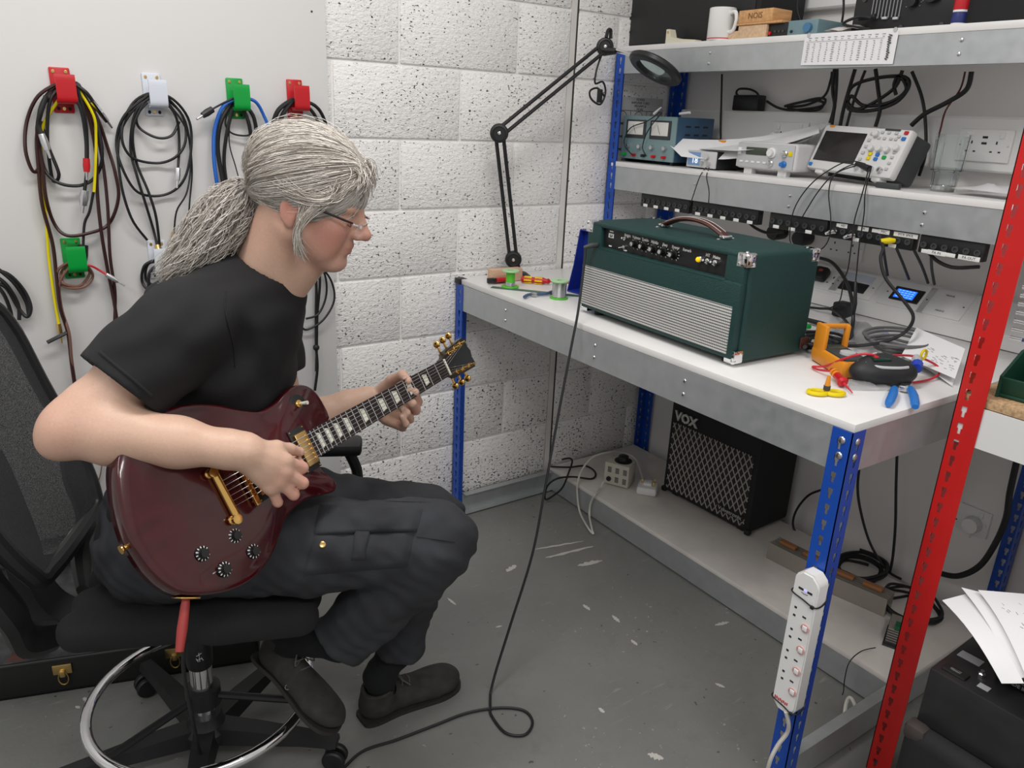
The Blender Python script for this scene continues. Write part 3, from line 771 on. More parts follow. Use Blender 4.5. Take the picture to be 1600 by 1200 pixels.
lip = np.maximum(blob(h_ / np.array((1, 2.6, 1)), (.103, 0, -.0455), .008), blob(h_ / np.array((1, 2.6, 1)), (.102, 0, -.0565), .008))[:, None] * inh[:, None]
cols = cols * (1 - .7 * lip) + np.array((.42, .13, .11)) * .7 * lip
nr = np.random.RandomState(3); cols *= 1 + .02 * nr.randn(len(P), 1)
vcol(bm_, cols)
def skinmat():
    m = mat('skin', (.6, .4, .3), rough=.46, bump=.12, bscale=260); N, L, B = nodes_of(m)
    a = nadd(m, 'ShaderNodeAttribute', attribute_name='tone'); L(a.outputs['Color'], B.inputs['Base Color'])
    B.inputs['Subsurface Weight'].default_value = .12; B.inputs['Subsurface Radius'].default_value = (.012, .004, .002); B.inputs['Subsurface Scale'].default_value = .6
    return m
bodyo = ob('body', bm_, skinmat(), pm)
# eyes: only the lash line shows, he looks down
for sg in (-1, 1):
    ob('eyelashes', MB().tube([hd(.0895, sg * .044, -.0005), hd(.0938, sg * .036, -.004), hd(.0938, sg * .028, -.0035), hd(.0905, sg * .021, .0005)], .0009, 6), mat('lash', (.05, .035, .03), rough=.8), pm)
    ob('eyebrow', MB().ring([hd(.078, sg * .050, .027), hd(.0895, sg * .036, .030), hd(.0955, sg * .018, .026)], [.001, .0028, .002], 8), mat('brow_grey', (.20, .15, .12), rough=.9), pm)
# fingernails
nl = mat('nail', (.62, .40, .33), rough=.25)
def nail(j0, j1, r):
    a, b = PD(*j0), PD(*j1); d = (b - a).normalized(); tocam = (CAMLOC - b).normalized(); nn = (tocam - d * tocam.dot(d)).normalized(); bi = d.cross(nn)
    Mx = Matrix((d, bi, nn)).transposed()
    V = [Mx @ Vector(p) + b + nn * r * .93 for p in MB().sphere((0, 0, 0), 1, 10, (r * .75, r * .68, r * .18)).v]
    ob('fingernail', MB().add(V, MB().sphere((0, 0, 0), 1, 10).f), nl, pm)
nail((452, 702, 1.392), (467, 705.5, 1.416), .009)
nail((629, 586, 1.790), (636, 593, 1.770), .0094); nail((648, 613, 1.786), (636, 609, 1.772), .0088); nail((644, 630, 1.780), (633, 623, 1.768), .0088); nail((635, 645, 1.774), (628, 637, 1.762), .0084)
# ------------------------------------------------------------------ black t-shirt
def wr(X, Y, Z, a, f1, f2, f3, ph): return a * np.sin(f1[0] * X + f1[1] * Y + f1[2] * Z + ph + 1.3 * np.sin(f2[0] * X + f2[1] * Y + f2[2] * Z + ph * 2) + .8 * np.sin(f3[0] * X + f3[1] * Y + f3[2] * Z))
ts = Field((-1.20, -1.16, .58), (-.42, -.45, 1.33), .0048)
ts.econe(body_pt(-.045, 0, .62), body_pt(.055, 0, .86), N_, (.165, .128), (.172, .130), .04)
ts.econe(body_pt(.055, 0, .86), body_pt(.115, 0, 1.02), N_, (.172, .130), (.182, .128), .04)
ts.econe(body_pt(.125, 0, 1.02), body_pt(.175, 0, 1.125), N_, (.180, .128), (.150, .105), .04)
for S_, sg in ((RSH, -1), (LSH, 1)):
    ts.cone(S_, body_pt(.160, sg * .03, 1.165), .070, .076, .04)
ts.econe(body_pt(.170, 0, 1.11), body_pt(.200, 0, 1.172), N_, (.125, .095), (.080, .070), .03)
ts.ell(body_pt(.065, 0, 1.11), (.10, .13, .085), None, .05)                        # rounded upper back
SE = lerp(RSH, REL, .60); SD = (REL - RSH).normalized()
ts.chain([RSH, lerp(RSH, REL, .3), lerp(RSH, REL, .66) + Vector((.006, 0, -.004))], [.078, .079, .083], .03)
LE = lerp(LSH, LEL, .60); LD = (LEL - LSH).normalized(); ts.chain([LSH, lerp(LSH, LEL, .3), lerp(LSH, LEL, .66)], [.074, .072, .072], .025)
ts.disp(lambda X, Y, Z: wr(X, Y, Z, .0028, (26, -18, 46), (14, 9, -12), (40, 22, 8), .4) + wr(X, Y, Z, .0018, (-44, 30, 62), (20, -16, 22), (9, 50, 14), 2.1))
# neckline and sleeve ends
ts.cone(lerp(NB, Vector(hd(-.022, 0, -.03)), .30), hd(-.005, 0, -.03), .066, .090, .004, 'sub')
ts.cone(body_pt(.245, 0, 1.215), body_pt(.27, 0, 1.26), .060, .08, .010, 'sub')
ts.half(SE, SD - Vector((0, 0, .12)), np.array(SE) - np.array((.16, .11, .14)), np.array(SE) + np.array((.10, .11, .10)), .003)
ts.cone(lerp(RSH, REL, .48), lerp(RSH, REL, .8), .060, .068, .004, 'sub')
ts.half(LE, LD, np.array(LE) - .11, np.array(LE) + .11, .003)
mat('black_cotton', (.009, .009, .010), rough=.85, bump=.35, bscale=900)
sho = ob('t_shirt', ts.mesh('t_shirt', 2), 'black_cotton', pm)
# ------------------------------------------------------------------ trousers
RHP = body_pt(-.02, -.095, .635); LHP = body_pt(-.02, .095, .635)
def plane_pt(u, v, off):
    r = ray(u, v); o = HUB + N_ * off; return CAMLOC + r * ((o - CAMLOC).dot(N_) / r.dot(N_))
RKN = plane_pt(682, 846, -.115); RCF = plane_pt(533, 1002, -.075); RAN = plane_pt(470, 1012, -.06)
LKN = plane_pt(672, 812, .085); LCF = plane_pt(622, 1010, .125); LAN = Vector((-.452, -.806, .10))
tr = Field((-1.16, -1.24, .12), (-.22, -.45, .80), .0052)
tr.econe(body_pt(-.05, 0, .60), body_pt(-.01, 0, .72), N_, (.172, .135), (.165, .125), .03)
tr.chain([RHP, lerp(RHP, RKN, .5), lerp(RHP, RKN, .92), RKN + UP * .004], [.108, .100, .090, .084], .03)
tr.chain([LHP, lerp(LHP, LKN, .5), lerp(LHP, LKN, .9), LKN], [.105, .096, .084, .080], .03)
tr.chain([RKN, lerp(RKN, RCF, .3), lerp(RKN, RCF, .75), RCF, lerp(RKN, RCF, 1.12)], [.082, .082, .073, .066, .064], .02)
tr.chain([LKN, lerp(LKN, LCF, .35), LCF, lerp(LKN, LCF, 1.1)], [.080, .074, .063, .061], .02)
tr.disp(lambda X, Y, Z: wr(X, Y, Z, .0036, (34, 30, 40), (18, -14, 12), (30, 12, 44), .9) + wr(X, Y, Z, .002, (-50, 40, 58), (22, 18, -20), (16, 40, 30), 3.) + wr(X, Y, Z, .0014, (95, -60, 120), (40, 30, 25), (60, 20, -50), 1.2))
kd = (RCF - RKN).normalized(); tr.half(RCF, kd, np.array(RCF) - .13, np.array(RCF) + .13, .003); tr.cone(lerp(RKN, RCF, .8), lerp(RKN, RCF, 1.2), .054, .058, .003, 'sub')
kl = (LCF - LKN).normalized(); tr.half(LCF, kl, np.array(LCF) - .10, np.array(LCF) + .10, .003); tr.cone(lerp(LKN, LCF, .82), lerp(LKN, LCF, 1.2), .050, .054, .003, 'sub')
mat('charcoal_canvas', (.028, .030, .035), rough=.85, noise=.25, nscale=11, bump=.4, bscale=700)
tro = ob('trousers', tr.mesh('trousers', 2), 'charcoal_canvas', pm)
# ------------------------------------------------------------------ cargo pocket on the near thigh
def patch(name, quad, nu, nv, th, parent, material, puff=.0, label=None, field=None):
    """cloth panel laid on the trouser leg: quad = four corners seen in the photo, met with the trouser surface"""
    (a, b, c, d) = quad; G = []
    for j in range(nv + 1):
        for i in range(nu + 1):
            s, t = i / nu, j / nv
            u = (1 - s) * (1 - t) * a[0] + s * (1 - t) * b[0] + s * t * c[0] + (1 - s) * t * d[0]; v = (1 - s) * (1 - t) * a[1] + s * (1 - t) * b[1] + s * t * c[1] + (1 - s) * t * d[1]
            P = (field or tr).hit(u, v)
            if P is None: P = G[-1][0]
            e = min(s, 1 - s, t, 1 - t); hgt = th * min(1., e * 14) + puff * math.sin(PI * s) * math.sin(PI * t) + .0012 * math.sin(9 * s + 5 * t) * (e > 0)
            G.append((P, (CAMLOC - P).normalized(), hgt))
    mb = MB(); V = [P + n * (h + .0015) if h > 0 else P - n * .004 for P, n, h in G]
    F = [(j * (nu + 1) + i, j * (nu + 1) + i + 1, (j + 1) * (nu + 1) + i + 1, (j + 1) * (nu + 1) + i) for j in range(nv) for i in range(nu)]
    mb.add(V, F); return ob(name, mb, material, parent, ang=180)
pk = patch('cargo_pocket', [(490, 832), (648, 828), (636, 886), (468, 900)], 22, 12, .009, tro, 'charcoal_canvas', .008)
patch('pocket_flap', [(498, 786), (662, 790), (651, 832), (486, 838)], 22, 10, .016, tro, 'charcoal_canvas', .004)
patch('pocket_strap', [(552, 824), (582, 826), (574, 880), (543, 880)], 6, 10, .021, tro, 'charcoal_canvas')
q = tr.hit(504, 851); qn = (CAMLOC - q).normalized()
ob('button', MB().lathe([(.0065, .008), (.0065, .015), (.005, .016), (.003, .0155), (0, .0155)], 14, Matrix.Translation(q) @ qn.to_track_quat('Z', 'Y').to_matrix().to_4x4()), 'brass', tro)
patch('seam', [(520, 779), (680, 783), (681, 786), (519, 782)], 18, 2, .002, tro, 'charcoal_canvas')
patch('knee_seam', [(646, 836), (716, 846), (715, 849), (646, 839)], 12, 2, .002, tro, 'charcoal_canvas')
def strip(name, up, off, th, n=24):
    path = catmull([Vector((u, v, 0)) for u, v in up], 8); V = []
    for i, q in enumerate(path):
        for j in range(4):
            P = ts.hit(q.x + off[0] * j / 3, q.y + off[1] * j / 3)
            if P is None: P = Vector(V[-1])
            nn = (CAMLOC - P).normalized(); V.append(P + nn * (th + .001 if 0 < j < 3 and 0 < i < len(path) - 1 else -.003))
    ob(name, MB().add(V, [(i * 4 + j, i * 4 + j + 1, (i + 1) * 4 + j + 1, (i + 1) * 4 + j) for i in range(len(path) - 1) for j in range(3)]), 'black_cotton', sho, ang=180)
strip('shoulder_seam', [(352, 452), (350, 480), (356, 510), (364, 545), (366, 575)], (3, 0), .0022)
strip('sleeve_hem', [(150, 552), (180, 577), (208, 600), (238, 627)], (6, -8), .0022)
# ------------------------------------------------------------------ socks and shoes
sc = Field((-.85, -1.10, .03), (-.30, -.66, .48), .004)
SO = PD(402, 1022, 1.845); ST = PD(498, 1122, 1.765)
def shoe_frame(heel, toe, up):
    x = (toe - heel).normalized(); up = Vector(up); z = (up - x * up.dot(x)).normalized(); y = z.cross(x); return Matrix((x, y, z)).transposed()
RSM = shoe_frame(SO, ST, CAMR @ Vector((.80, .52, .30)))
LH = PX(563, 1128, z=.0); LT = PX(713, 1058, z=.0); LSM = shoe_frame(LH, LT, (0, 0, 1))
RLEN = .275
def sp(M, o, x, y, z): return o + M @ Vector((x, y, z))
sc.chain([lerp(RKN, RCF, .8), RCF, sp(RSM, SO, .055, 0, .10), sp(RSM, SO, .06, 0, .05)], [.046, .043, .040, .036], .02)
sc.chain([lerp(LKN, LCF, .75), LCF, sp(LSM, LH, .058, 0, .12), sp(LSM, LH, .065, 0, .05)], [.046, .045, .038, .036], .02)
sc.disp(lambda X, Y, Z: wr(X, Y, Z, .0012, (30, 20, 160), (20, 20, 40), (10, 30, 20), .5))
ob('socks', sc.mesh('socks', 1), mat('black_wool', (.006, .007, .008), rough=.95, bump=.4, bscale=500), pm)
def make_shoe(M, o, ln, sgn, label):
    k = ln / .275
    f = Field(np.minimum(np.array(o), np.array(sp(M, o, ln, 0, 0))) - .12, np.maximum(np.array(o), np.array(sp(M, o, ln, 0, 0))) + .12, .0034); Mn = np.array(M)
    S = lambda x, y, z: np.array(sp(M, o, x * k, y * k, z * k))
    f.ell(S(.040, 0, .038), np.array((.040, .034, .040)) * k, Mn, .02)
    f.ell(S(.095, 0, .036), np.array((.065, .036, .040)) * k, Mn, .02)
    f.ell(S(.165, sgn * .004, .030), np.array((.070, .044, .034)) * k, Mn, .02)
    f.ell(S(.215, sgn * .006, .026), np.array((.058, .050, .028)) * k, Mn, .02)
    f.cone(S(.052, 0, .050), S(.050, 0, .082), .040 * k, .042 * k, .015)
    f.cone(S(.055, 0, .068), S(.050, 0, .14), .036 * k, .040 * k, .004, 'sub')
    f.half(S(.05, 0, .088), M @ Vector((-.28, 0, 1)), S(.05, 0, .09) - .09, S(.05, 0, .09) + .09, .003)
    f.half(S(.1, 0, .008), M @ Vector((0, 0, -1)), f.lo, f.lo + f.h * f.n, .002)
    f.disp(lambda X, Y, Z: wr(X, Y, Z, .0011, (70, 60, 50), (30, 20, 40), (20, 44, 10), 1.))
    up = ob('shoe', f.mesh('shoe', 1), mat('worn_suede', (.030, .028, .027), rough=.8, noise=.35, nscale=30, bump=.3, bscale=500), pm, label=label)
    outl = [(.0, -.012), (.004, -.028), (.03, -.036), (.09, -.034), (.15, -.043), (.205, -.052), (.25, -.044), (.272, -.018), (.272, .014), (.252, .040), (.21, .050), (.15, .044), (.09, .036), (.03, .036), (.004, .028), (0, .012)]
    ou = [(p.x, p.y) for p in catmull([Vector((x * k, (y + sgn * .005 * min(1, x / .1)) * k, 0)) for x, y in outl], 3, True)]
    ob('sole', MB().prism(ou, 0, .009 * k, Matrix.Translation(o) @ M.to_4x4()), mat('sole_rubber', (.022, .021, .020), rough=.7), up)
    for i in range(5):
        x = .108 + .020 * i; z = .076 - .0085 * i; h2 = .020
        ob('lace', MB().tube([S(x - .004, -h2, z - .006), S(x + .002, -.008, z + .0035), S(x + .002, .008, z + .0035), S(x + .006, h2, z - .006)], .0017, 6, 4), mat('lace_grey', (.10, .095, .09), rough=.9), up)
    ob('lace_bow', MB().tube([S(.105, 0, .080), S(.100, -.022, .092), S(.118, -.034, .076), S(.108, -.006, .079), S(.104, .018, .090), S(.122, .032, .074), S(.106, .004, .080)], .0017, 6, 5), MATS['lace_grey'], up)
    return up, S, f
rs_, RS_, rf_ = make_shoe(RSM, SO, RLEN, 1, 'worn grey-black lace-up shoe resting on the chrome foot ring')
ls_, LS_, lf_ = make_shoe(LSM, LH, (LT - LH).length, -1, 'worn black lace-up shoe flat on the floor')
# hexagon marks on the outer side of the shoe
for (u, v) in ((436, 1067), (439, 1076), (449, 1074), (442, 1083), (434, 1072)):
    P_ = rf_.hit(u, v)
    if P_ is None: continue
    nn = (CAMLOC - P_).normalized(); M = Matrix.Translation(P_) @ nn.to_track_quat('Z', 'Y').to_matrix().to_4x4()
    ob('hexagon_mark', MB().ring([M @ Vector((.0055 * math.cos(a * PI / 3), .0055 * math.sin(a * PI / 3), .001)) for a in range(6)], .0006, 5, True), 'grey_ink', rs_)
# ------------------------------------------------------------------ hair
def hairmat():
    m = mat('grey_hair', (.4, .38, .35), rough=.42); N, L, B = nodes_of(m)
    a = nadd(m, 'ShaderNodeAttribute', attribute_name='tone'); L(a.outputs['Color'], B.inputs['Base Color']); B.inputs['Specular IOR Level'].default_value = .35
    return m
hairmat()
rng = np.random.RandomState(11)
HE_C = np.array((-.006, 0, .050)); HE_R = np.array((.104, .083, .090))
TIE = np.array((-.113, 0, -.014))
hc = Field(np.array(HC) - .2, np.array(HC) + .2, .0042)
hc.ell(hd(*HE_C), (HE_R + .004) * HS, HRn, 0); hc.cone(hd(-.07, 0, .0), hd(*TIE), .045, .016, .03)
def facecut(X, Y, Z):
    x = (X - HC.x) * HRn[0, 0] + (Y - HC.y) * HRn[1, 0] + (Z - HC.z) * HRn[2, 0]; z = (X - HC.x) * HRn[0, 2] + (Y - HC.y) * HRn[1, 2] + (Z - HC.z) * HRn[2, 2]
    y = (X - HC.x) * HRn[0, 1] + (Y - HC.y) * HRn[1, 1] + (Z - HC.z) * HRn[2, 1]
    x, y, z = x / HS, y / HS, z / HS
    line = np.where(x > 0, .036 + .42 * x, .036 + .75 * x)
    return (z - line) * HS
hc.custom(facecut, hc.lo, hc.lo + hc.h * hc.n, .004)
PT = [plane_pt(389, 305, -.0), plane_pt(366, 322, -.01), plane_pt(342, 352, -.03), plane_pt(308, 392, -.05), plane_pt(265, 428, -.06)]
PT = [Vector(hd(*TIE))] + PT[1:]
hc2 = Field(np.minimum.reduce([np.array(p) for p in PT]) - .09, np.maximum.reduce([np.array(p) for p in PT]) + .09, .005)
hc2.chain(PT, [.015, .030, .036, .034, .014], .02)
def tone(n, dark=.0):
    t = rng.rand(n)[:, None]; c = np.where(t < .38, np.array((.68, .645, .60)), np.where(t < .82, np.array((.47, .43, .38)), np.array((.26, .225, .19))))
    return c * (.85 + .3 * rng.rand(n)[:, None]) * (1 - dark)
me1 = hc.mesh('hair', 1); vcol(me1, np.tile((.36, .33, .295), (len(hc.P), 1)))
ho = ob('hair', me1, 'grey_hair', pm)
me2 = hc2.mesh('ponytail', 1); vcol(me2, np.tile((.30, .27, .235), (len(hc2.P), 1)))
po = ob('ponytail', me2, 'grey_hair', pm)
def strands(name, paths, rad, cols, parent):
    """paths: (n, m, 3) world points; each strand a thin three-sided tube"""
    n, m, _ = paths.shape; T = np.gradient(paths, axis=1); T /= np.linalg.norm(T, axis=2, keepdims=True) + 1e-9
    ref = np.array((.3, .2, .93)); A = np.cross(T, ref); A /= np.linalg.norm(A, axis=2, keepdims=True) + 1e-9; Bv = np.cross(T, A)
    taper = np.clip(np.minimum(1., (1 - np.linspace(0, 1, m)) * 4 + .25), 0, 1)[None, :, None] * rad.reshape(-1, 1, 1)
    V = np.stack([paths + (A * math.cos(q) + Bv * math.sin(q)) * taper for q in (0, 2 * PI / 3, 4 * PI / 3)], 2).reshape(-1, 3)
    i = np.arange(n)[:, None, None] * m * 3; j = np.arange(m - 1)[None, :, None] * 3; k = np.arange(3)[None, None, :]; k2 = (k + 1) % 3
    Q = np.stack([i + j + k, i + j + k2, i + j + 3 + k2, i + j + 3 + k], 3).reshape(-1, 4)
    me = bpy.data.meshes.new(name); me.vertices.add(len(V)); me.vertices.foreach_set('co', V.ravel()); me.loops.add(Q.size); me.loops.foreach_set('vertex_index', Q.ravel().astype(np.int32))
    me.polygons.add(len(Q)); me.polygons.foreach_set('loop_start', np.arange(0, Q.size, 4, dtype=np.int32)); me.update(calc_edges=True); me.shade_smooth()
    vcol(me, np.repeat(cols, m * 3, 0)); return ob(name, me, 'grey_hair', parent)
def toworld(L): return np.array(HC) + (L * HS) @ HRn.T
def over_scalp(root, n, m, lift, wav, end=None):
    r0 = (root - HE_C) / HE_R; r0 /= np.linalg.norm(r0, axis=1, keepdims=True)
    e = np.tile((TIE - HE_C) / HE_R, (n, 1)); e /= np.linalg.norm(e, axis=1, keepdims=True)
    om = np.arccos(np.clip((r0 * e).sum(1), -.999, .999))[:, None, None]; t = np.linspace(0, 1, m)[None, :, None]
    P = (np.sin((1 - t) * om) * r0[:, None] + np.sin(t * om) * e[:, None]) / np.sin(om)
    rad = 1.03 + lift[:, None, None] * np.sin(PI * t) + wav * np.sin(t * (8 + 14 * rng.rand(n, 1, 1)) + 6 * rng.rand(n, 1, 1))
    L = HE_C + P * rad * HE_R; L[:, :, 1] += .0035 * np.sin(t[:, :, 0] * 7 + 6 * rng.rand(n, 1)); pull = (t ** 6) * 1.
    return L * (1 - pull) + (TIE + .010 * rng.randn(n, 1, 3) * np.array((.3, 1, 1))) * pull
n = 6800
th = rng.uniform(-PI, PI, n); zz = rng.uniform(-.1, 1., n); rr_ = np.sqrt(1 - zz ** 2)
root = HE_C + np.stack([rr_ * np.cos(th), rr_ * np.sin(th), zz], 1) * HE_R
line = np.where(root[:, 0] > 0, .036 + .44 * root[:, 0], .036 + .75 * root[:, 0]); root = root[root[:, 2] > line]
nh = 2200; yy = rng.uniform(-1, 1, nh); ph = yy * 1.75                       # hairline roots
fr_ = np.stack([.104 * np.cos(ph * .92), .083 * np.sin(ph * .92), np.zeros(nh)], 1); fr_[:, 2] = np.where(fr_[:, 0] > 0, .038 + .44 * fr_[:, 0], .036 + .75 * fr_[:, 0]) + .006 * rng.rand(nh)
root = np.concatenate([root, fr_]); n = len(root)
strands('hair_strands', toworld(over_scalp(root, n, 12, .02 + .045 * rng.rand(n), .005)), .00042 + .0005 * rng.rand(n), tone(n), ho)
# loose locks falling from the temple over and before the ear
def bez(P, m):
    t = np.linspace(0, 1, m)[None, :, None]; a, b, c, d = [p[:, None] for p in P]
    return (1 - t) ** 3 * a + 3 * t * (1 - t) ** 2 * b + 3 * t * t * (1 - t) * c + t ** 3 * d
for sg in (-1, 1):
    n = 420; j = lambda s: rng.randn(n, 3) * np.array(s)
    s = rng.rand(n, 1); w1 = rng.rand(n, 1); a = np.array((.090, sg * .030, .082)) * (1 - w1) + np.array((.048, sg * .078, .060)) * w1 + j((.004, .003, .004))
    b = np.array((.066, sg * .086, .040)) + j((.007, .003, .008)); c = np.array((.028, sg * .090, .024)) + j((.008, .003, .008)) + s * np.array((.01, 0, -.016))
    d = np.array((-.028, sg * .088, .036)) + j((.010, .003, .007)) + s * np.array((.015, 0, -.012))
    strands('temple_lock', toworld(bez((a, b, c, d), 12)), .0005 + .0005 * rng.rand(n), tone(n) * 1.12, ho)
    n = 90; a = np.array((.030, sg * .086, .022)) + j((.010, .002, .006)); b = np.array((.012, sg * .094, -.020)) + j((.006, .002, .006)); c = np.array((.012, sg * .090, -.050)) + j((.006, .003, .006)); d = np.array((.035, sg * .078, -.075)) + j((.008, .003, .008))
    strands('side_lock', toworld(bez((a, b, c, d), 12)), .0005 + .0004 * rng.rand(n), tone(n) * 1.2, ho)
n = 260; j = lambda s: rng.randn(n, 3) * np.array(s)                          # short fringe at the forehead
a = np.array((.071, 0, .097)) + np.stack([np.zeros(n), rng.uniform(-.05, .05, n), np.zeros(n)], 1) + j((.008, .0, .008)); b = a + np.array((.014, 0, .002)); c = a + np.array((.020, 0, -.014)) + j((.003, .006, .005)); d = a + np.array((.017, 0, -.026)) + j((.004, .010, .008)); c[:, 1] *= 1.25; d[:, 1] *= 1.35
strands('fringe', toworld(bez((a, b, c, d), 10)), .0005 + .0005 * rng.rand(n), tone(n) * 1.1, ho)
# fly-away hairs standing off the head
n = 220; th = rng.uniform(-PI, PI, n); zz = rng.uniform(.2, 1., n); rr_ = np.sqrt(1 - zz ** 2); root = HE_C + np.stack([rr_ * np.cos(th), rr_ * np.sin(th), zz], 1) * HE_R
strands('flyaway_strands', toworld(over_scalp(root, n, 12, .08 + .10 * rng.rand(n), .02)), np.full(n, .00035), tone(n) * 1.2, ho)
# ponytail strands
n = 2400; m = 16; ctr = np.array(catmull(PT, 5)); tt = np.linspace(0, 1, m); ci = np.stack([np.interp(tt, np.linspace(0, 1, len(ctr)), ctr[:, q]) for q in range(3)], 1)
wid = np.interp(tt, [0, .12, .35, .65, .88, 1], [.011, .036, .056, .055, .040, .028]); of = rng.randn(n, 3); of /= np.linalg.norm(of, axis=1, keepdims=True); of *= rng.rand(n, 1) ** .45
ends = rng.uniform(.72, 1.06, (n, 1)); t = tt[None] * ends
P = np.stack([np.stack([np.interp(t[i], tt, ci[:, q]) for q in range(3)], 1) for i in range(n)]); wv = np.stack([np.interp(t[i], tt, wid) for i in range(n)])[:, :, None]
frq = 10 + 10 * rng.rand(n, 1, 1); fz = np.concatenate([np.sin(tt[None, :, None] * frq + 6.28 * rng.rand(n, 1, 1)) for _ in range(3)], 2)
P = P + of[:, None] * wv + fz * .0065 * (tt[None, :, None] ** .5)
strands('ponytail_strands', P, .00045 + .0005 * rng.rand(n), tone(n, .06), po)
tm = Vector(hd(*TIE)); td = (PT[1] - PT[0]).normalized(); e1 = td.orthogonal().normalized(); e2 = td.cross(e1)
for dx in (-.005, .003): ob('hair_tie', MB().ring([tm + td * dx + (e1 * math.cos(q * PI / 8) + e2 * math.sin(q * PI / 8)) * .0165 for q in range(16)], .0036, 8, True), 'black_rubber', po)
# ------------------------------------------------------------------ glasses
gl = thing('glasses', 'rimless glasses with dark thin arms worn by the seated man', 'glasses')
gm = mat('lens_glass', (.95, .96, .97), rough=.04, alpha=.10)
for sg in (-1, 1):
    ob('temple_arm', MB().ring([hd(.100, sg * .058, .008), hd(.085, sg * .068, .010), hd(.045, sg * .079, .013), hd(.005, sg * .082, .016)], [.0016, .0022, .0022, .0016], 8), 'black_plastic', gl)
    pts = [Vector(hd(.113 - .0035 * abs(math.cos(a)) * (1 if math.cos(a) > 0 else .2), sg * (.033 + .025 * math.cos(a)), -.004 + .0165 * math.sin(a))) for a in [2 * PI * q / 20 for q in range(20)]]
    cm = sum(pts, Vector()) / 20; ax = HR @ Vector((1, 0, 0))
    mbl = MB(); mbl.add([p + ax * .0008 for p in pts] + [p - ax * .0008 for p in pts], [tuple(range(20)), tuple(range(39, 19, -1))] + [(i, (i + 1) % 20, 20 + (i + 1) % 20, 20 + i) for i in range(20)])
    ob('lens', mbl, gm, gl, False); ob('hinge', MB().rbox(hd(.106, sg * .0575, .006), (.010, .004, .005), .001, HR), 'bright_steel', gl)
    ob('nose_pad', MB().sphere(hd(.109, sg * .0105, -.003), 1, 8, (.003, .002, .004)), 'white_plastic', gl)
ob('bridge', MB().tube([hd(.1135, -.011, .002), hd(.117, 0, .006), hd(.1135, .011, .002)], .0011, 6), 'bright_steel', gl)
# ================================================================== draughtsman's chair
CH = thing('office_chair', 'black mesh-backed swivel chair with chrome foot ring', 'chair', (HUB.x, HUB.y, 0), math.atan2(D_.y, D_.x))
mat('black_fabric', (.012, .012, .013), rough=.9, bump=.6, bscale=600)
mat('chair_plastic', (.014, .014, .015), rough=.45)
# seat: rounded cushion with waterfall front (local x = forward)
sf = Field((-.36, -.33, .40), (.42, .33, .60), .006)
for (xa, xb, za, zb_, r) in ((-.165, .10, .506, .506, .046), (.10, .25, .506, .498, .046)):
    for yy in (-.18, -.1, 0, .1, .18): sf.cone((xa, yy, za), (xb, yy * .92, zb_), r, r, .03)
sf.half((0, 0, .472), (0, 0, -1), sf.lo, sf.lo + sf.h * sf.n, .008)
sf.half((0, 0, .540), (0, 0, 1), sf.lo, sf.lo + sf.h * sf.n, .02)
ob('seat', sf.mesh('seat', 2), 'black_fabric', CH)
ob('seat_pan', MB().rbox((.02, 0, .462), (.36, .34, .022), .01), 'chair_plastic', CH)
ob('mechanism', MB().rbox((.0, 0, .428), (.22, .14, .05), .012), 'chair_plastic', CH)
# backrest
def back_pt(t, y): return Vector((-.245 - .155 * t - .02 * math.sin(PI * t) - .05 * (y / .22) ** 2 * -1 * .5, y, .60 + .50 * t))
WB = .205
fr = []
for (t, y) in ((0, -.12), (0, .12), (.08, .175), (.3, WB), (.6, WB), (.88, .185), (1, .12), (1, -.12), (.88, -.185), (.6, -WB), (.3, -WB), (.08, -.175)): fr.append(back_pt(t, y))
ob('backrest_frame', MB().ring(catmull(fr, 5, True), .019, 10, True), 'chair_plastic', CH)
def mesh_mat():
    m = mat('chair_mesh', (.03, .031, .033), rough=.8); N, L, B = nodes_of(m)
    tc = nadd(m, 'ShaderNodeTexCoord'); ch = nadd(m, 'ShaderNodeTexVoronoi'); ch.inputs['Scale'].default_value = 600; ch.feature = 'DISTANCE_TO_EDGE'
    L(tc.outputs['Object'], ch.inputs['Vector']); L(ramp_node(m, ch.outputs['Distance'], .16, .22, (1, 1, 1), (.62, .62, .62)), B.inputs['Alpha']); return m
def bk(u, v):
    t = .04 + .93 * v; w_ = np.interp(t, [0, .08, .3, .6, .88, 1], [.13, .17, WB, WB, .18, .13]); p = back_pt(t, (u * 2 - 1) * w_); p.x += .012; return p
ob('backrest_mesh', MB().grid(14, 16, bk), mesh_mat(), CH)
# back support: broad curved plastic bracket from under the seat up behind the back
bp_ = [(-.02, .405), (-.20, .405), (-.285, .43), (-.325, .50), (-.335, .60), (-.36, .74), (-.375, .80)]
c_ = catmull([Vector((x, 0, z)) for x, z in bp_], 5)
V = []; F = []
for i, p in enumerate(c_):
    a = c_[max(i - 1, 0)]; b = c_[min(i + 1, len(c_) - 1)]; t_ = (b - a).normalized(); nn = Vector((t_.z, 0, -t_.x)); hw = .055 if i > 8 else .045
    for (y, q) in ((-hw, -.014), (hw, -.014), (hw * .8, .016), (-hw * .8, .016)): V.append(p + Vector((0, y, 0)) + nn * q)
for i in range(len(c_) - 1):
    for k in range(4): F.append((i * 4 + k, i * 4 + (k + 1) % 4, (i + 1) * 4 + (k + 1) % 4, (i + 1) * 4 + k))
F += [(0, 1, 2, 3), tuple((len(c_) - 1) * 4 + k for k in (3, 2, 1, 0))]
ob('back_support', MB().add(V, F), 'chair_plastic', CH)
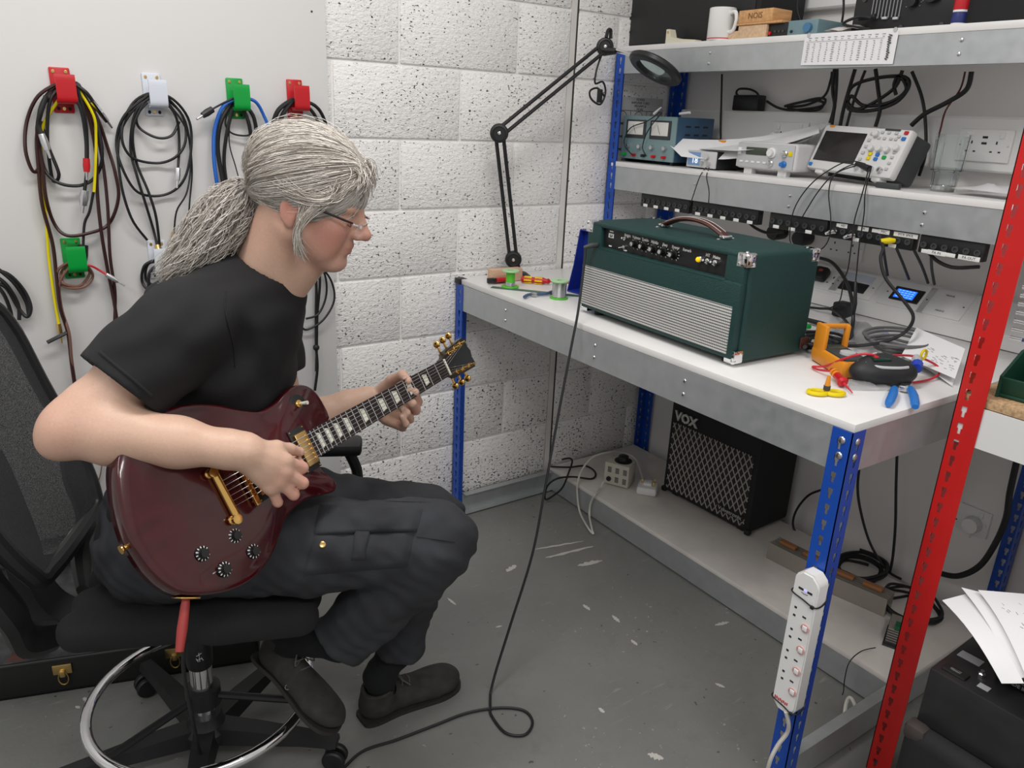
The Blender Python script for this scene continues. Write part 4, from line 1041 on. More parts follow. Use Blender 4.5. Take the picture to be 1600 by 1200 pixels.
# side wing of the back, seen below the man's elbow
for s in (-1, 1):
    w_ = catmull([back_pt(.30, s * WB) + Vector((-.012, 0, 0)), Vector((-.30, s * .215, .66)), Vector((-.275, s * .20, .56)), Vector((-.285, s * .15, .47)), Vector((-.26, s * .08, .425))], 5)
    ob('side_wing', MB().ring(w_, [.03 + .012 * math.sin(PI * i / (len(w_) - 1)) for i in range(len(w_))], 8, flat=.5), 'chair_plastic', CH)
# armrest on the far side
ar = ob('armrest', MB().rbox((.275, .285, .690), (.20, .08, .034), .012), 'chair_plastic', CH)
ob('armrest_post', MB().ring(catmull([Vector((.34, .285, .675)), Vector((.355, .29, .58)), Vector((.22, .28, .50)), Vector((.05, .18, .455))], 5), .018, 8, flat=.8), 'chair_plastic', ar)
# gas lift
ob('gas_lift', MB().lathe([(.014, .40), (.014, .33), (.026, .33), (.026, .10)][::-1], 20), 'chrome', CH)
cv = ob('lift_sleeve', MB().lathe([(.027, .262), (.030, .268), (.031, .325), (.028, .375), (.020, .39)], 20), 'black_plastic', CH)
ob('hub', MB().lathe([(.055, .055), (.055, .085), (.042, .10), (.036, .125), (0.028, .125)], 20), 'chair_plastic', CH)
# chrome foot ring with spokes
RZ, RR = .178, .248
ob('foot_ring', MB().ring([Vector((RR * math.cos(2 * PI * k / 60), RR * math.sin(2 * PI * k / 60), RZ)) for k in range(60)], .0125, 12, True), 'chrome', CH)
ob('ring_collar', MB().lathe([(.030, .150), (.040, .155), (.040, .20), (.030, .205)], 20), 'chair_plastic', CH)
for k in range(3):
    a = 2 * PI * k / 3 + 1.9; e = Vector((math.cos(a), math.sin(a), 0))
    ob('ring_spoke', MB().ring([e * .036 + Vector((0, 0, .178)), e * (RR - .005) + Vector((0, 0, RZ))], .009, 8), 'chair_plastic', CH)
# five-star base with castors
for k in range(5):
    a = 2 * PI * k / 5 + math.radians(-14); e = Vector((math.cos(a), math.sin(a), 0)); sd = Vector((-e.y, e.x, 0))
    V = []; F = []; st = [(.03, .032, .055, .098), (.12, .028, .062, .098), (.24, .022, .070, .093), (.325, .019, .070, .088)]
    for r, hw, z0, z1 in st:
        for (q, z) in ((-hw, z0), (hw, z0), (hw * .75, z1), (-hw * .75, z1)): V.append(e * r + sd * q + Vector((0, 0, z)))
    for i in range(3):
        for j in range(4): F.append((i * 4 + j, i * 4 + (j + 1) % 4, (i + 1) * 4 + (j + 1) % 4, (i + 1) * 4 + j))
    F += [(0, 1, 2, 3), (15, 14, 13, 12)]
    ob('base_leg', MB().add(V, F), 'chair_plastic', CH)
    ca = a + .7 * k; ce = Vector((math.cos(ca), math.sin(ca), 0)); p0 = e * .305
    cs = ob('castor', MB().lathe([(.010, .05), (.014, .06), (.010, .075)], 10, Matrix.Translation(p0)), 'chair_plastic', CH)
    for s in (-1, 1):
        M = Matrix.Translation(p0 + ce * .012 + Vector((-ce.y, ce.x, 0)) * s * .013 + Vector((0, 0, .028))) @ Vector((-ce.y, ce.x, 0)).to_track_quat('Z', 'Y').to_matrix().to_4x4()
        ob('castor_wheel', MB().lathe([(.012, -.009), (.025, -.008), (.028, -.004), (.028, .004), (.025, .008), (.012, .009)], 18, M), 'black_rubber', cs)
# small white symbol printed on the sleeve
cdir = (CAMLOC - HUB); cdir.z = 0; cdir.normalize(); mi = Matrix.Rotation(-math.atan2(D_.y, D_.x), 3, 'Z'); cl = mi @ cdir; sd = Vector((-cl.y, cl.x, 0))
mbs = MB()
for (a, b, c, d) in ((-.006, .012, .006, .018), (0, .02, 0, .010), (-.007, .006, -.003, -.004), (.0, .008, .0, -.004), (.004, .006, .008, -.003), (-.006, .001, .006, .003)):
    mbs.ring([cl * .0305 + sd * a + Vector((0, 0, .298 + b)), cl * .0305 + sd * c + Vector((0, 0, .298 + d))], .0007, 5)
ob('printed_symbol', mbs, 'white_print', cv)
# ================================================================== amplifier head on the bench
AFL = Vector((.310, -.602, BZ)); AX = Vector((-.0318, -.9995, 0)); AY = Vector((.9995, -.0318, 0))
AM = frameM(AFL, AX, AY, UP)
amp = thing('guitar_amplifier', 'dark green guitar amplifier head with silver grille and brown leather handle', 'amplifier'); amp.matrix_world = AM
def tolex():
    m = mat('green_tolex', (.006, .040, .036), rough=.55); N, L, B = nodes_of(m)
    tc = nadd(m, 'ShaderNodeTexCoord'); v = nadd(m, 'ShaderNodeTexVoronoi'); v.inputs['Scale'].default_value = 420; L(tc.outputs['Object'], v.inputs['Vector'])
    bp = nadd(m, 'ShaderNodeBump'); bp.inputs['Strength'].default_value = .5; bp.inputs['Distance'].default_value = .0015; L(v.outputs['Distance'], bp.inputs['Height']); L(bp.outputs[0], B.inputs['Normal']); return m
tolex()
AW, AH, AD = .612, .276, .262; F0 = .008
mb = MB().rbox((AW / 2, AD / 2 + .006, F0 + (AH - F0) / 2), (AW, AD - .012, AH - F0), .012, seg=3)
cab = ob('cabinet', mb, 'green_tolex', amp)
# front frame round the sunk control panel, then the baffle with the grille
PX0, PX1, PZ0, PZ1 = .070, .545, .206, .262
mb = MB()
mb.rbox((PX0 / 2 + .004, .006, .143), (PX0 - .008, .02, AH - .022), .006)                       # left cheek
mb.rbox(((PX1 + AW) / 2 - .004, .006, .143), (AW - PX1 - .008, .02, AH - .022), .006)
mb.rbox((AW / 2, .006, .2685), (AW - .016, .02, .0115), .004)
ob('front_frame', mb, 'green_tolex', amp)
mb = MB(); mb.rbox((AW / 2, .002, .112), (AW - .012, .024, .188), .007)
ob('baffle', mb, 'green_tolex', amp)
mb = MB().rbox(((PX0 + PX1) / 2, .0015, .2035), (PX1 - PX0 + .02, .022, .010), .0045); ob('panel_piping', mb, 'green_tolex', amp)
pan = ob('control_panel', MB().bb(PX0 - .012, PX1 + .012, .010, .016, PZ0 - .008, PZ1 + .008), 'black_plastic', amp, False)
PM = frameM((0, .0098, 0), (1, 0, 0), (0, 0, 1), (0, -1, 0))
for i, (t, x) in enumerate((('Bright', .170), ('Volume', .207), ('Treble', .243), ('Middle', .281), ('Bass', .321), ('Power', .361), ('Reverb', .402), ('HT', .474), ('Mains', .503))):
    text('lettering', t, .0105, PM @ Matrix.Translation((x, .2545 - .0006 * i, 0)), 'white_print', pan, bold=.0003)
ob('badge', MB().bb(.090, .112, .0085, .0099, .238, .250), 'white_print', pan, False)
ob('badge_mark', MB().bb(.0955, .0985, .0078, .0086, .2405, .2475).bb(.0985, .107, .0078, .0086, .2405, .2430).bb(.1035, .107, .0078, .0086, .243, .2475), 'black_plastic', pan, False)
for x, z, w_ in ((.101, .256, .016), (.10, .2145, .012), (.166, .2125, .014)): ob('print_line', MB().bb(x - w_ / 2, x + w_ / 2, .0088, .0099, z - .0018, z + .0018), 'white_print', pan, False)
for i, x in enumerate((.208, .243, .283, .320, .360)):
    kz = .2375 - .001 * i
    kn = ob('knob', MB().lathe([(.0125, 0), (.0125, .003), (.0088, .005), (.008, .016), (.006, .0175), (0, .0175)], 20, PM @ Matrix.Translation((x, kz, .0005))), 'knob_black', amp)
    ob('knob_cap', MB().lathe([(.0055, .0172), (.0055, .0182), (0, .0184)], 14, PM @ Matrix.Translation((x, kz, .0005))), 'chrome', kn)
    mb = MB()
    for j in range(11):
        a = math.radians(-60 + 30 * j); mb.box(PM @ Vector((x + .0155 * math.cos(a), kz + .0155 * math.sin(a), .0004)), (.0045, .0004, .0012), (PM.to_3x3() @ Matrix.Rotation(a, 3, 'Z') @ PM.to_3x3().inverted()))
    ob('dial_marks', mb, 'white_print', kn, False)
for x in (.163,):
    sw = ob('toggle_switch', MB().lathe([(.005, 0), (.005, .006), (.003, .006)], 12, PM @ Matrix.Translation((x, .245, 0))), 'chrome', amp); ob('lever', MB().ring([PM @ Vector((x, .245, .005)), PM @ Vector((x + .004, .248, .018))], [.0016, .0026], 8), 'chrome', sw)
    sw = ob('toggle_switch', MB().lathe([(.005, 0), (.005, .006), (.003, .006)], 12, PM @ Matrix.Translation((x, .222, 0))), 'chrome', amp); ob('lever', MB().ring([PM @ Vector((x, .222, .005)), PM @ Vector((x - .008, .219, .017))], [.0016, .0026], 8), 'chrome', sw)
jw = ob('jewel_bezel', MB().lathe([(.0085, 0), (.0085, .006), (.0065, .008), (.006, .008)], 16, PM @ Matrix.Translation((.452, .2365, 0))), 'chrome', amp)
ob('jewel_lamp', MB().sphere(PM @ Vector((.452, .2365, .009)), .0068, 12), mat('amber_jewel', (.9, .55, .0), rough=.15, emit=(1, .55, .0), estr=.5), jw)
for x in (.480, .505):
    sw = ob('toggle_switch', MB().lathe([(.0072, 0), (.0072, .007), (.0045, .008), (.0045, .012), (0, .012)], 14, PM @ Matrix.Translation((x, .2365, 0))), 'chrome', amp); ob('lever', MB().ring([PM @ Vector((x, .2365, .01)), PM @ Vector((x + .002, .241, .024))], [.002, .003], 8), 'chrome', sw)
# grille cloth: woven silver with fine dark lines
def grille():
    m = mat('silver_grille', (.55, .55, .54), rough=.55, metal=.2); N, L, B = nodes_of(m)
    tc = nadd(m, 'ShaderNodeTexCoord'); sx = nadd(m, 'ShaderNodeSeparateXYZ'); L(tc.outputs['Object'], sx.inputs[0])
    def band(src, p, a): return ramp_node(m, math_node(m, 'FRACT', math_node(m, 'MULTIPLY', src, 1 / p)), a, a + .1)
    h = band(sx.outputs['Z'], .0072, .26); v = band(sx.outputs['X'], .0060, .10)
    c = mix_col(m, v, (.30, .30, .30), (.62, .62, .60)); c = mix_col(m, h, (.06, .06, .06), c); L(c, B.inputs['Base Color'])
    bp = nadd(m, 'ShaderNodeBump'); bp.inputs['Strength'].default_value = .6; bp.inputs['Distance'].default_value = .001; L(h, bp.inputs['Height']); L(bp.outputs[0], B.inputs['Normal']); return m
ob('grille_cloth', MB().rbox((AW / 2 - .008, -.0105, .088), (.585, .003, .118), .001), grille(), amp)
# handle, corners, feet
mat('brown_leather', (.075, .022, .015), rough=.4, noise=.2, nscale=40, bump=.2, bscale=300)
hx = [.185, .20, .25, .305, .36, .41, .425]; hz = [AH + .004, AH + .012, AH + .030, AH + .036, AH + .030, AH + .012, AH + .004]
hn = ob('handle', MB().ring(catmull([Vector((x, .125, z)) for x, z in zip(hx, hz)], 5), .0155, 8, flat=.42, up=(0, 0, 1)), 'brown_leather', amp)
for s in (-1, 1): ob('stitching', MB().ring(catmull([Vector((x, .125 + s * .0085, z + .0058)) for x, z in list(zip(hx, hz))[1:-1]], 5), .0006, 5), 'white_print', hn)
for x in (.19, .42):
    hb = ob('handle_bracket', MB().rbox((x, .125, AH + .006), (.02, .030, .010), .003), 'chrome', amp)
    for y in (.098, .152): ob('screw', MB().sphere((x, y, AH + .001), .005, 10, (1, 1, .6)), 'chrome', hb)
def corner(x, y, z, sx, sy, sz):
    mb = MB(); r = .030; t = .0025
    mb.rbox((x - sx * r / 2, y + sy * t * -.3, z - sz * r / 2), (r, t, r), .001); mb.rbox((x + sx * t * .3, y + sy * -r / 2 * -1 * -1, z - sz * r / 2), (t, r, r), .001)
    mb.rbox((x - sx * r / 2, y - sy * r / 2, z + sz * t * .3), (r, r, t), .001); mb.sphere((x - sx * .004, y - sy * .004, z - sz * .004), .0075, 10)
    mb.sphere((x - sx * .022, y + sy * .001, z - sz * .022), .004, 8); mb.sphere((x + sx * .001, y - sy * .022, z - sz * .022), .004, 8); mb.sphere((x - sx * .022, y - sy * .022, z + sz * .001), .004, 8)
    ob('corner_cap', mb, 'chrome', amp)
for x, sx in ((.002, -1), (AW - .002, 1)):
    for y, sy in ((-.004, -1), (AD - .004, 1)):
        corner(x, y, AH - .002, sx, sy, 1)
corner(AW - .002, -.004, F0 + .002, 1, -1, -1); corner(.002, -.004, F0 + .002, -1, -1, -1)
for x in (.05, AW - .05):
    for y in (.03, AD - .04): ob('foot', MB().lathe([(.014, -.0002), (.016, .010), (0, .010)], 14, Matrix.Translation((x, y, 0))), 'black_rubber', amp)
# ------------------------------------------------------------------ spools, hand tools at the left end of the bench
def spool(u, v, full, label):
    p = PX(u, v, z=BZ); t = thing('solder_spool', label, 'spool', p, group='green solder spools')
    ob('bottom_flange', MB().lathe([(.029, 0), (.030, .0015), (.030, .0035), (.029, .005), (.016, .005)], 28), mat('spool_green', (.10, .52, .03), rough=.4), t)
    ob('top_flange', MB().lathe([(.014, .055), (.029, .055), (.030, .0565), (.030, .0585), (.029, .060), (.009, .060), (.009, .055)], 28), mat('spool_pale_green', (.42, .66, .36), rough=.4), t)
    ob('core', MB().lathe([(.0155, .005), (.0155, .055)], 24), 'spool_green', t)
    pr = []; r = .0235 if full else .0165
    for i in range(24 if full else 7):
        z = .0065 + .002 * i; pr += [(r - .0007, z - .0007), (r, z), (r - .0007, z + .0007)]
    ob('solder_wire', MB().lathe([(.015, pr[0][1])] + pr + [(.015, pr[-1][1])], 28), 'bright_steel', t)
spool(797, 449, False, 'nearly empty green solder spool by the wooden block'); spool(873, 466, True, 'green solder spool wound full of silvery solder')
bl = PX(790, 441, z=BZ); wbk = ob('wood_block', MB().rbox((0, 0, .0225), (.125, .035, .044), .002), mat('pink_wood', (.62, .40, .27), rough=.6, noise=.12, nscale=14, stretch=(1, 8, 8)))
wbk.location = (bl.x + .01, bl.y + .02, BZ + .0005); wbk.rotation_euler = (0, 0, -.05); tag(wbk, 'short pinkish wood block behind the left solder spool', 'wood block')
def screwdriver(name, u0, v0, u1, v1, label):
    a, b = PX(u0, v0, z=BZ + .013), PX(u1, v1, z=BZ + .013); d = (b - a).normalized(); t = thing(name, label, 'screwdriver', (a.x, a.y, BZ + .013)); t.rotation_euler = d.to_track_quat('X', 'Z').to_euler()
    ob('handle', MB().lathe([(.004, 0), (.011, .003), (.0125, .02), (.010, .045), (.0125, .06), (.012, .08), (.008, .09), (.010, .098), (.006, .104)], 12, Matrix.Rotation(PI / 2, 4, 'Y')), 'red_plastic', t)
    mb = MB()
    for k in range(6):
        for x0, x1 in ((.012, .040), (.050, .078)):
            q = 2 * PI * k / 6; mb.rbox(((x0 + x1) / 2, .0105 * math.cos(q), .0105 * math.sin(q)), (x1 - x0, .006, .006), .002)
    ob('grip_inserts', mb, 'yellow_plastic', t); ob('shaft', MB().cyl((.10, 0, 0), (.19, 0, 0), .003, n=10), 'red_plastic', t)
screwdriver('screwdriver', 814, 436, 862, 440, 'red and yellow insulated screwdriver lying behind the spools')
p = PX(775, 444, z=BZ); t = thing('wire_strippers', 'small red-handled wire strippers by the left spool', 'pliers', p, -.2)
ob('handle', MB().ring(catmull([Vector((.0, .0, .012)), Vector((.03, .006, .012)), Vector((.06, .004, .010))], 4), .0065, 8), 'red_plastic', t); ob('handle', MB().ring(catmull([Vector((.0, .01, .012)), Vector((.03, .020, .012)), Vector((.06, .024, .010))], 4), .0065, 8), 'red_plastic', t)
ob('jaws', MB().rbox((-.014, .005, .012), (.034, .016, .018), .003), 'black_plastic', t); ob('pivot', MB().cyl((-.006, .004, .018), (-.006, .004, .023), .004, n=12), 'bright_steel', t)
p = PX(835, 464, z=BZ); t = thing('side_cutters', 'small blue-handled side cutters open beside the full spool', 'pliers', p, -.9)
for s in (-1, 1): ob('handle', MB().ring(catmull([Vector((.004 * s, .004, .008)), Vector((.018 * s + .012 * (s > 0), .022 * s + .006, .008)), Vector((.02 * s + .02 * (s > 0), .06 * s + .01, .008))], 4), .0052, 8), mat('dusty_blue', (.06, .10, .20), rough=.5), t)
ob('cutter_head', MB().prism([(-.010, -.008), (.006, -.010), (.010, .006), (-.004, .012), (-.016, .004)], .003, .013), 'bright_steel', t)
a, b = PX(768, 449, z=BZ), PX(905, 463, z=BZ); d = (b - a); t = ob('steel_rule', MB().rbox((d.length / 2, 0, .0012), (d.length, .022, .0022), .0005), mat('green_strip', (.05, .13, .09), rough=.35)); t.location = (a.x, a.y, BZ); t.rotation_euler = (0, 0, math.atan2(d.y, d.x)); tag(t, 'long dark green flat strip lying under the spools', 'ruler')
# blue storage bin standing on end beside the amplifier
t = thing('storage_bin', 'blue plastic storage bin standing on end left of the amplifier', 'bin', (.465, -.405, BZ), math.radians(8))
mat('bin_blue', (.012, .03, .26), rough=.4)
ob('bin_base', MB().rbox((.055, .0, .105), (.004, .10, .205), .0015), 'bin_blue', t)
for s in (-1, 1): ob('bin_side', MB().prism([(.055, .002), (-.012, .002), (.012, .09), (.032, .205), (.055, .207)], -.0015, .0015, Matrix.Translation((0, s * .049, 0)) @ Matrix.Rotation(PI / 2, 4, 'X')), 'bin_blue', t, False)
ob('bin_end', MB().rbox((.022, 0, .003), (.07, .098, .004), .001), 'bin_blue', t); ob('bin_lip', MB().rbox((.043, 0, .205), (.022, .098, .004), .001), 'bin_blue', t)
ob('yellow_label', MB().rbox((.034, -.052, .190), (.012, .002, .018), .0005), 'yellow_plastic', t)
# ------------------------------------------------------------------ magnifier lamp on a double arm
lm = thing('magnifier_lamp', 'black double-arm bench magnifier reaching up to the shelf post', 'lamp')
YL = -.085
B0 = PX(802, 405, y=YL); E0 = PX(780, 208, y=YL - .03); T0 = PX(945, 73, y=YL - .07)
ob('base', MB().lathe([(.055, 0), (.056, .004), (.040, .016), (.018, .022), (.014, .05)], 24, Matrix.Translation((B0.x + .02, B0.y + .01, BZ))), 'black_plastic', lm)
ob('base_post', MB().ring([Vector((B0.x + .02, B0.y + .01, BZ + .02)), B0], [.012, .014], 10), 'black_plastic', lm)
n0 = (CAMLOC - E0); n0.z = 0; n0.normalize(); 
def rods(a, b, sep):
    d = (b - a).normalized(); s = d.cross(n0).normalized()
    for k in (-1, 1): ob('arm_rod', MB().ring([a + s * sep * k, b + s * sep * k], .0065, 8), 'black_plastic', lm)
rods(B0, E0, .0125); rods(E0, T0, .0125)
def disc(p, r, th=.014):
    M = Matrix.Translation(p) @ n0.to_track_quat('Z', 'Y').to_matrix().to_4x4()
    o = ob('arm_joint', MB().lathe([(0, -th), (r * .9, -th), (r, -th * .7), (r, th * .7), (r * .9, th), (r * .7, th * 1.1), (r * .6, th * .9), (0, th * .9)], 28, M), 'black_plastic', lm)
    ob('joint_screw', MB().lathe([(.006, th * .9), (.0055, th * 1.15), (0, th * 1.25)], 14, M), 'chrome', o)
disc(B0, .030); disc(E0, .031); disc(T0, .029)
MC = PX(1024, 107, x=.775); vd = (MC - CAMLOC).normalized(); ma = CAMR @ Vector((.87, -.49, 0)); ma = (ma - vd * ma.dot(vd)).normalized(); wv = ma.cross(vd)
if wv.z < 0: wv = -wv
mb_ = (vd * .95 - wv * .30).normalized(); mn = ma.cross(mb_)
LMx = frameM(MC, ma, mb_, mn)
ob('lens_ring', MB().lathe([(.066, -.011), (.088, -.012), (.096, -.006), (.096, .006), (.088, .012), (.066, .011), (.066, -.011)], 36, LMx), 'black_plastic', lm)
ob('lens', MB().lathe([(0, -.006), (.04, -.0045), (.0665, -.001), (.0665, .001), (.04, .0045), (0, .006)], 32, LMx), mat('magnifier_glass', (.85, .96, .92), rough=.0, trans=1., ior=1.06), lm)
ob('lens_bracket', MB().tube([T0, T0 + (MC - T0) * .25 + UP * .004, MC - ma * .092], .006, 8), 'chrome', lm)
ob('head_bracket', MB().ring([T0 + Vector((0, 0, -.012)), T0 + (MC - T0) * .22], [.018, .010], 8), 'black_plastic', lm)
ob('handle_loop', MB().tube([T0 + Vector((-.005, -.01, .028)), T0 + Vector((.0, -.01, .05)), T0 + Vector((.012, -.01, .052)), T0 + Vector((.014, -.01, .026))], .006, 8), 'black_plastic', lm)
cable('hanging_lead', [PX(940, 85, y=-.15), PX(932, 110, y=-.15), PX(930, 130, y=-.15), PX(942, 128, y=-.15), PX(946, 145, y=-.15), PX(938, 163, y=-.15), PX(924, 155, y=-.15), PX(922, 142, y=-.15), PX(934, 138, y=-.15), PX(944, 150, y=-.15)], .0035, 'black_rubber', 'black lead looped beside the top of the magnifier arm')
t = ob('inline_switch', MB().rbox((0, 0, 0), (.016, .016, .045), .004), 'black_plastic'); t.location = PX(937, 150, y=-.16); tag(t, 'small black inline switch hanging below the magnifier joint', 'switch')
# ------------------------------------------------------------------ guitar lead
def air(pts, d0, d1):
    n = len(pts) - 1; return [PD(u, v, d0 + (d1 - d0) * i / n) for i, (u, v) in enumerate(pts)]
def dep(P): return -(CAMR.inverted() @ (P - CAMLOC)).z
JIN = AM @ Vector((.062, -.006, .213))
e0 = PX(903, 488, x=.196); f0 = PX(766, 1085, z=.006)
lead = [JIN + Vector((-.035, .012, -.006)), PX(912, 420, x=.25), e0] + air([(893, 540), (872, 650), (852, 760), (832, 865), (798, 975)], dep(e0) - .01, dep(f0) + .02) + [PD(776, 1045, dep(f0) + .012), PX(767, 1080, z=.014), PX(766, 1092, z=.0075), PX(766, 1104, z=.0058)]
for q in ((768, 1118), (790, 1145), (820, 1148), (832, 1128), (818, 1110), (780, 1106), (730, 1114), (680, 1133), (620, 1156), (565, 1175), (520, 1215)): lead.append(PX(*q, z=.0052))
gj = GM @ (JP + JD * .085)
lead += [PX(440, 1262, z=.006), PX(350, 1235, z=.02), PX(318, 1190, z=.06), PD(300, 1120, 1.62), PD(287, 1050, 1.49), PD(287, 1000, 1.43), gj]
gc = thing('guitar_cable', 'long black guitar cable from the green amplifier to the guitar across the floor', 'cable')
ob('lead', MB().tube(lead, .0037, 8, 8), 'black_rubber', gc)
ob('amp_plug', MB().ring([JIN + Vector((-.002, 0, 0)), JIN + Vector((-.022, .004, -.002)), JIN + Vector((-.04, .014, -.008))], [.007, .008, .005], 10), 'dark_grey_plastic', gc)
d = GM.to_3x3() @ JD; a = GM @ (JP + JD * .003)
ob('red_sleeve', MB().ring([a, a + d * .012, a + d * .05, a + d * .085], [.0062, .0075, .0088, .0068], 12), mat('dull_red_rubber', (.30, .035, .032), rough=.5), gc)
# ================================================================== middle shelf: test gear
MZ = 1.366; TZ = 1.772
def rect_px(u0, v0, u1, v1, x):
    a, b = PX(u0, v0, x=x), PX(u1, v1, x=x); return a.y, b.y, b.z, a.z          # y left, y right, z bottom, z top
FRM = lambda x, y, z: frameM((x, y, z), (0, -1, 0), (0, 0, 1), (-1, 0, 0))          # local x right, y up, z out of a front that faces the room
mat('psu_blue', (.035, .085, .155), rough=.45); mat('psu_front', (.20, .30, .31), rough=.45); mat('meter_face', (.78, .77, .72), rough=.4)
# bench power supply
x = .935; yl, yr, zb, zt = rect_px(976, 180, 1052, 252, x); zb = MZ + .012; W = yl - yr; H = zt - zb; D = .19
t = thing('power_supply', 'blue bench power supply with two analogue meters on the middle shelf', 'power supply', (x, yl, 0)); M = Matrix.Rotation(-PI / 2, 4, 'Z')
def fp(a, b, c=0.): return Vector((-c, -a, b))                                     # a right, b height, c out of the front
ob('case', MB().rbox((D / 2 + .002, -W / 2, zb + H / 2), (D, W, H), .004), 'psu_blue', t)
ob('front_panel', MB().rbox((0, -W / 2, zb + H / 2), (.008, W, H), .003), 'psu_front', t)
for k in (0, 1):
    cx = W * (.27 + .46 * k); m_ = ob('meter', MB().rbox(fp(cx, zb + H * .70, .005), (.006, W * .38, H * .42), .003), 'dark_grey_plastic', t)
    ob('meter_face', MB().rbox(fp(cx, zb + H * .72, .0085), (.002, W * .30, H * .30), .001), 'meter_face', m_)
    ob('needle', MB().ring([fp(cx + .004, zb + H * .60, .0102), fp(cx - .012, zb + H * .80, .0102)], .0007, 5), 'ink', m_)
for k in range(4): ob('knob', MB().ring([fp(W * (.15 + .235 * k), zb + H * .30, .003), fp(W * (.15 + .235 * k), zb + H * .30, .018)], [.009, .0075], 12), 'bright_steel', t)
for k, mm in enumerate(('green_plastic', 'red_plastic', 'black_plastic', 'red_plastic', 'red_plastic')): ob('terminal', MB().ring([fp(W * (.10 + .19 * k), zb + H * .10, .003), fp(W * (.10 + .19 * k), zb + H * .10, .022)], .0055, 10), mm, t)
for r in range(3):
    for k in range(3): ob('vent_slot', MB().bb(.045 + .045 * k, .070 + .045 * k, -W - .0008, -W + .001, zb + H * (.42 + .18 * r), zb + H * (.42 + .18 * r) + .006), 'slot_dark', t, False)
for a in (.02, W - .02): ob('foot', MB().bb(.01, .16, -a - .006, -a + .006, MZ, zb + .004), 'black_rubber', t, False)
# leads draped over it
for i, (pts) in enumerate(([(1030, 176), (1010, 190), (985, 200), (975, 222), (982, 236), (990, 243)], [(1033, 177), (1012, 205), (1004, 230), (1010, 244)])):
    cable('test_lead', [PX(u, v, x=.912 - .004 * i) for u, v in pts], .0021, 'black_rubber', ('thin black lead draped down the left side of the power supply', 'thin black lead hanging between the two meters')[i], 'lead')
t = ob('croc_clip', MB().ring([PX(1022, 178, x=.95), PX(1033, 168, x=.95)], [.006, .003], 8), 'white_plastic'); tag(t, 'white clip resting on top of the blue power supply', 'clip')
t = ob('marker_pen', MB().ring([PX(1062, 178, x=.99), PX(1078, 176, x=.99)], .005, 8), 'white_plastic'); tag(t, 'small white tube lying on the blue power supply', 'tube')
# poster on the block wall
pa, pb = PX(962, 150, y=-.002), PX(1026, 255, y=-.002); pa.z += .0
ps = ob('valve_poster', MB().bb(pa.x, pb.x, -.003, -.0015, pb.z, pa.z), mat('poster_grey', (.52, .52, .52), rough=.6), None, False); tag(ps, 'grey printed chart of amplifier valves on the block wall', 'poster')
W = pb.x - pa.x; H = pa.z - pb.z; PMX = frameM((pa.x, -.0032, pb.z), (1, 0, 0), (0, 0, 1), (0, -1, 0))
for i, l in enumerate(('POWER', 'AMPLIFIER TUBES', 'PREAMPS &', 'MORE')): text('lettering', l, .0125, PMX @ Matrix.Translation((W * .52, H * (.965 - .048 * i), 0)), 'ink', ps)
mb = MB()
for k in range(5): mb.box(PMX @ Vector((W / 2, H * (.02 + .195 * k), 0)), (W, .0006, .002))
for k in range(4): mb.box(PMX @ Vector((W * k / 3, H * .4, 0)), (.002, .0006, H * .8))
for r in range(4):
    for k in range(3): mb.ring([PMX @ Vector((W * (k + .5) / 3 + .022 * math.cos(q * PI / 6), H * (.115 + .195 * r) + .022 * math.sin(q * PI / 6), 0)) for q in range(12)], .0012, 4, True)
ob('printed_lines', mb, 'ink', ps, False)
# small frequency meter
x = .945; yl, yr, zb, zt = rect_px(1075, 239, 1118, 263, x); zb = MZ + .004; W = yl - yr; H = .056; D = .15
t = thing('counter_meter', 'small grey box with lit display reading 18 on the middle shelf', 'meter', (x, yl, 0))
ob('case', MB().rbox((D / 2 + .003, -W / 2, zb + H / 2), (D, W, H), .003), 'black_plastic', t); ob('front_panel', MB().rbox((0, -W / 2, zb + H / 2), (.007, W, H), .003), mat('silver_panel', (.58, .58, .58), rough=.4), t)
ob('display', MB().rbox(fp(W * .27, zb + H * .52, .0042), (.002, W * .42, H * .78), .0008), mat('blue_display', (.10, .17, .30), rough=.25, emit=(.16, .28, .5), estr=.35), t)
text('digits', '18', .030, frameM(fp(W * .30, zb + H * .42, .0056), (0, -1, 0), (0, 0, 1), (-1, 0, 0)), mat('lit_digits', (.9, .95, 1.), rough=.4, emit=(.75, .9, 1.), estr=.8), t)
for a, b, r in ((.72, .68, .009), (.58, .30, .006), (.80, .28, .007)): ob('connector', MB().ring([fp(W * a, zb + H * b, .002), fp(W * a, zb + H * b, .016)], r, 12), 'bright_steel' if r < .009 else 'silver_panel', t)
for a in (.012, W - .012): ob('foot', MB().bb(.01, .12, -a - .005, -a + .005, MZ, zb + .003), 'black_rubber', t, False)
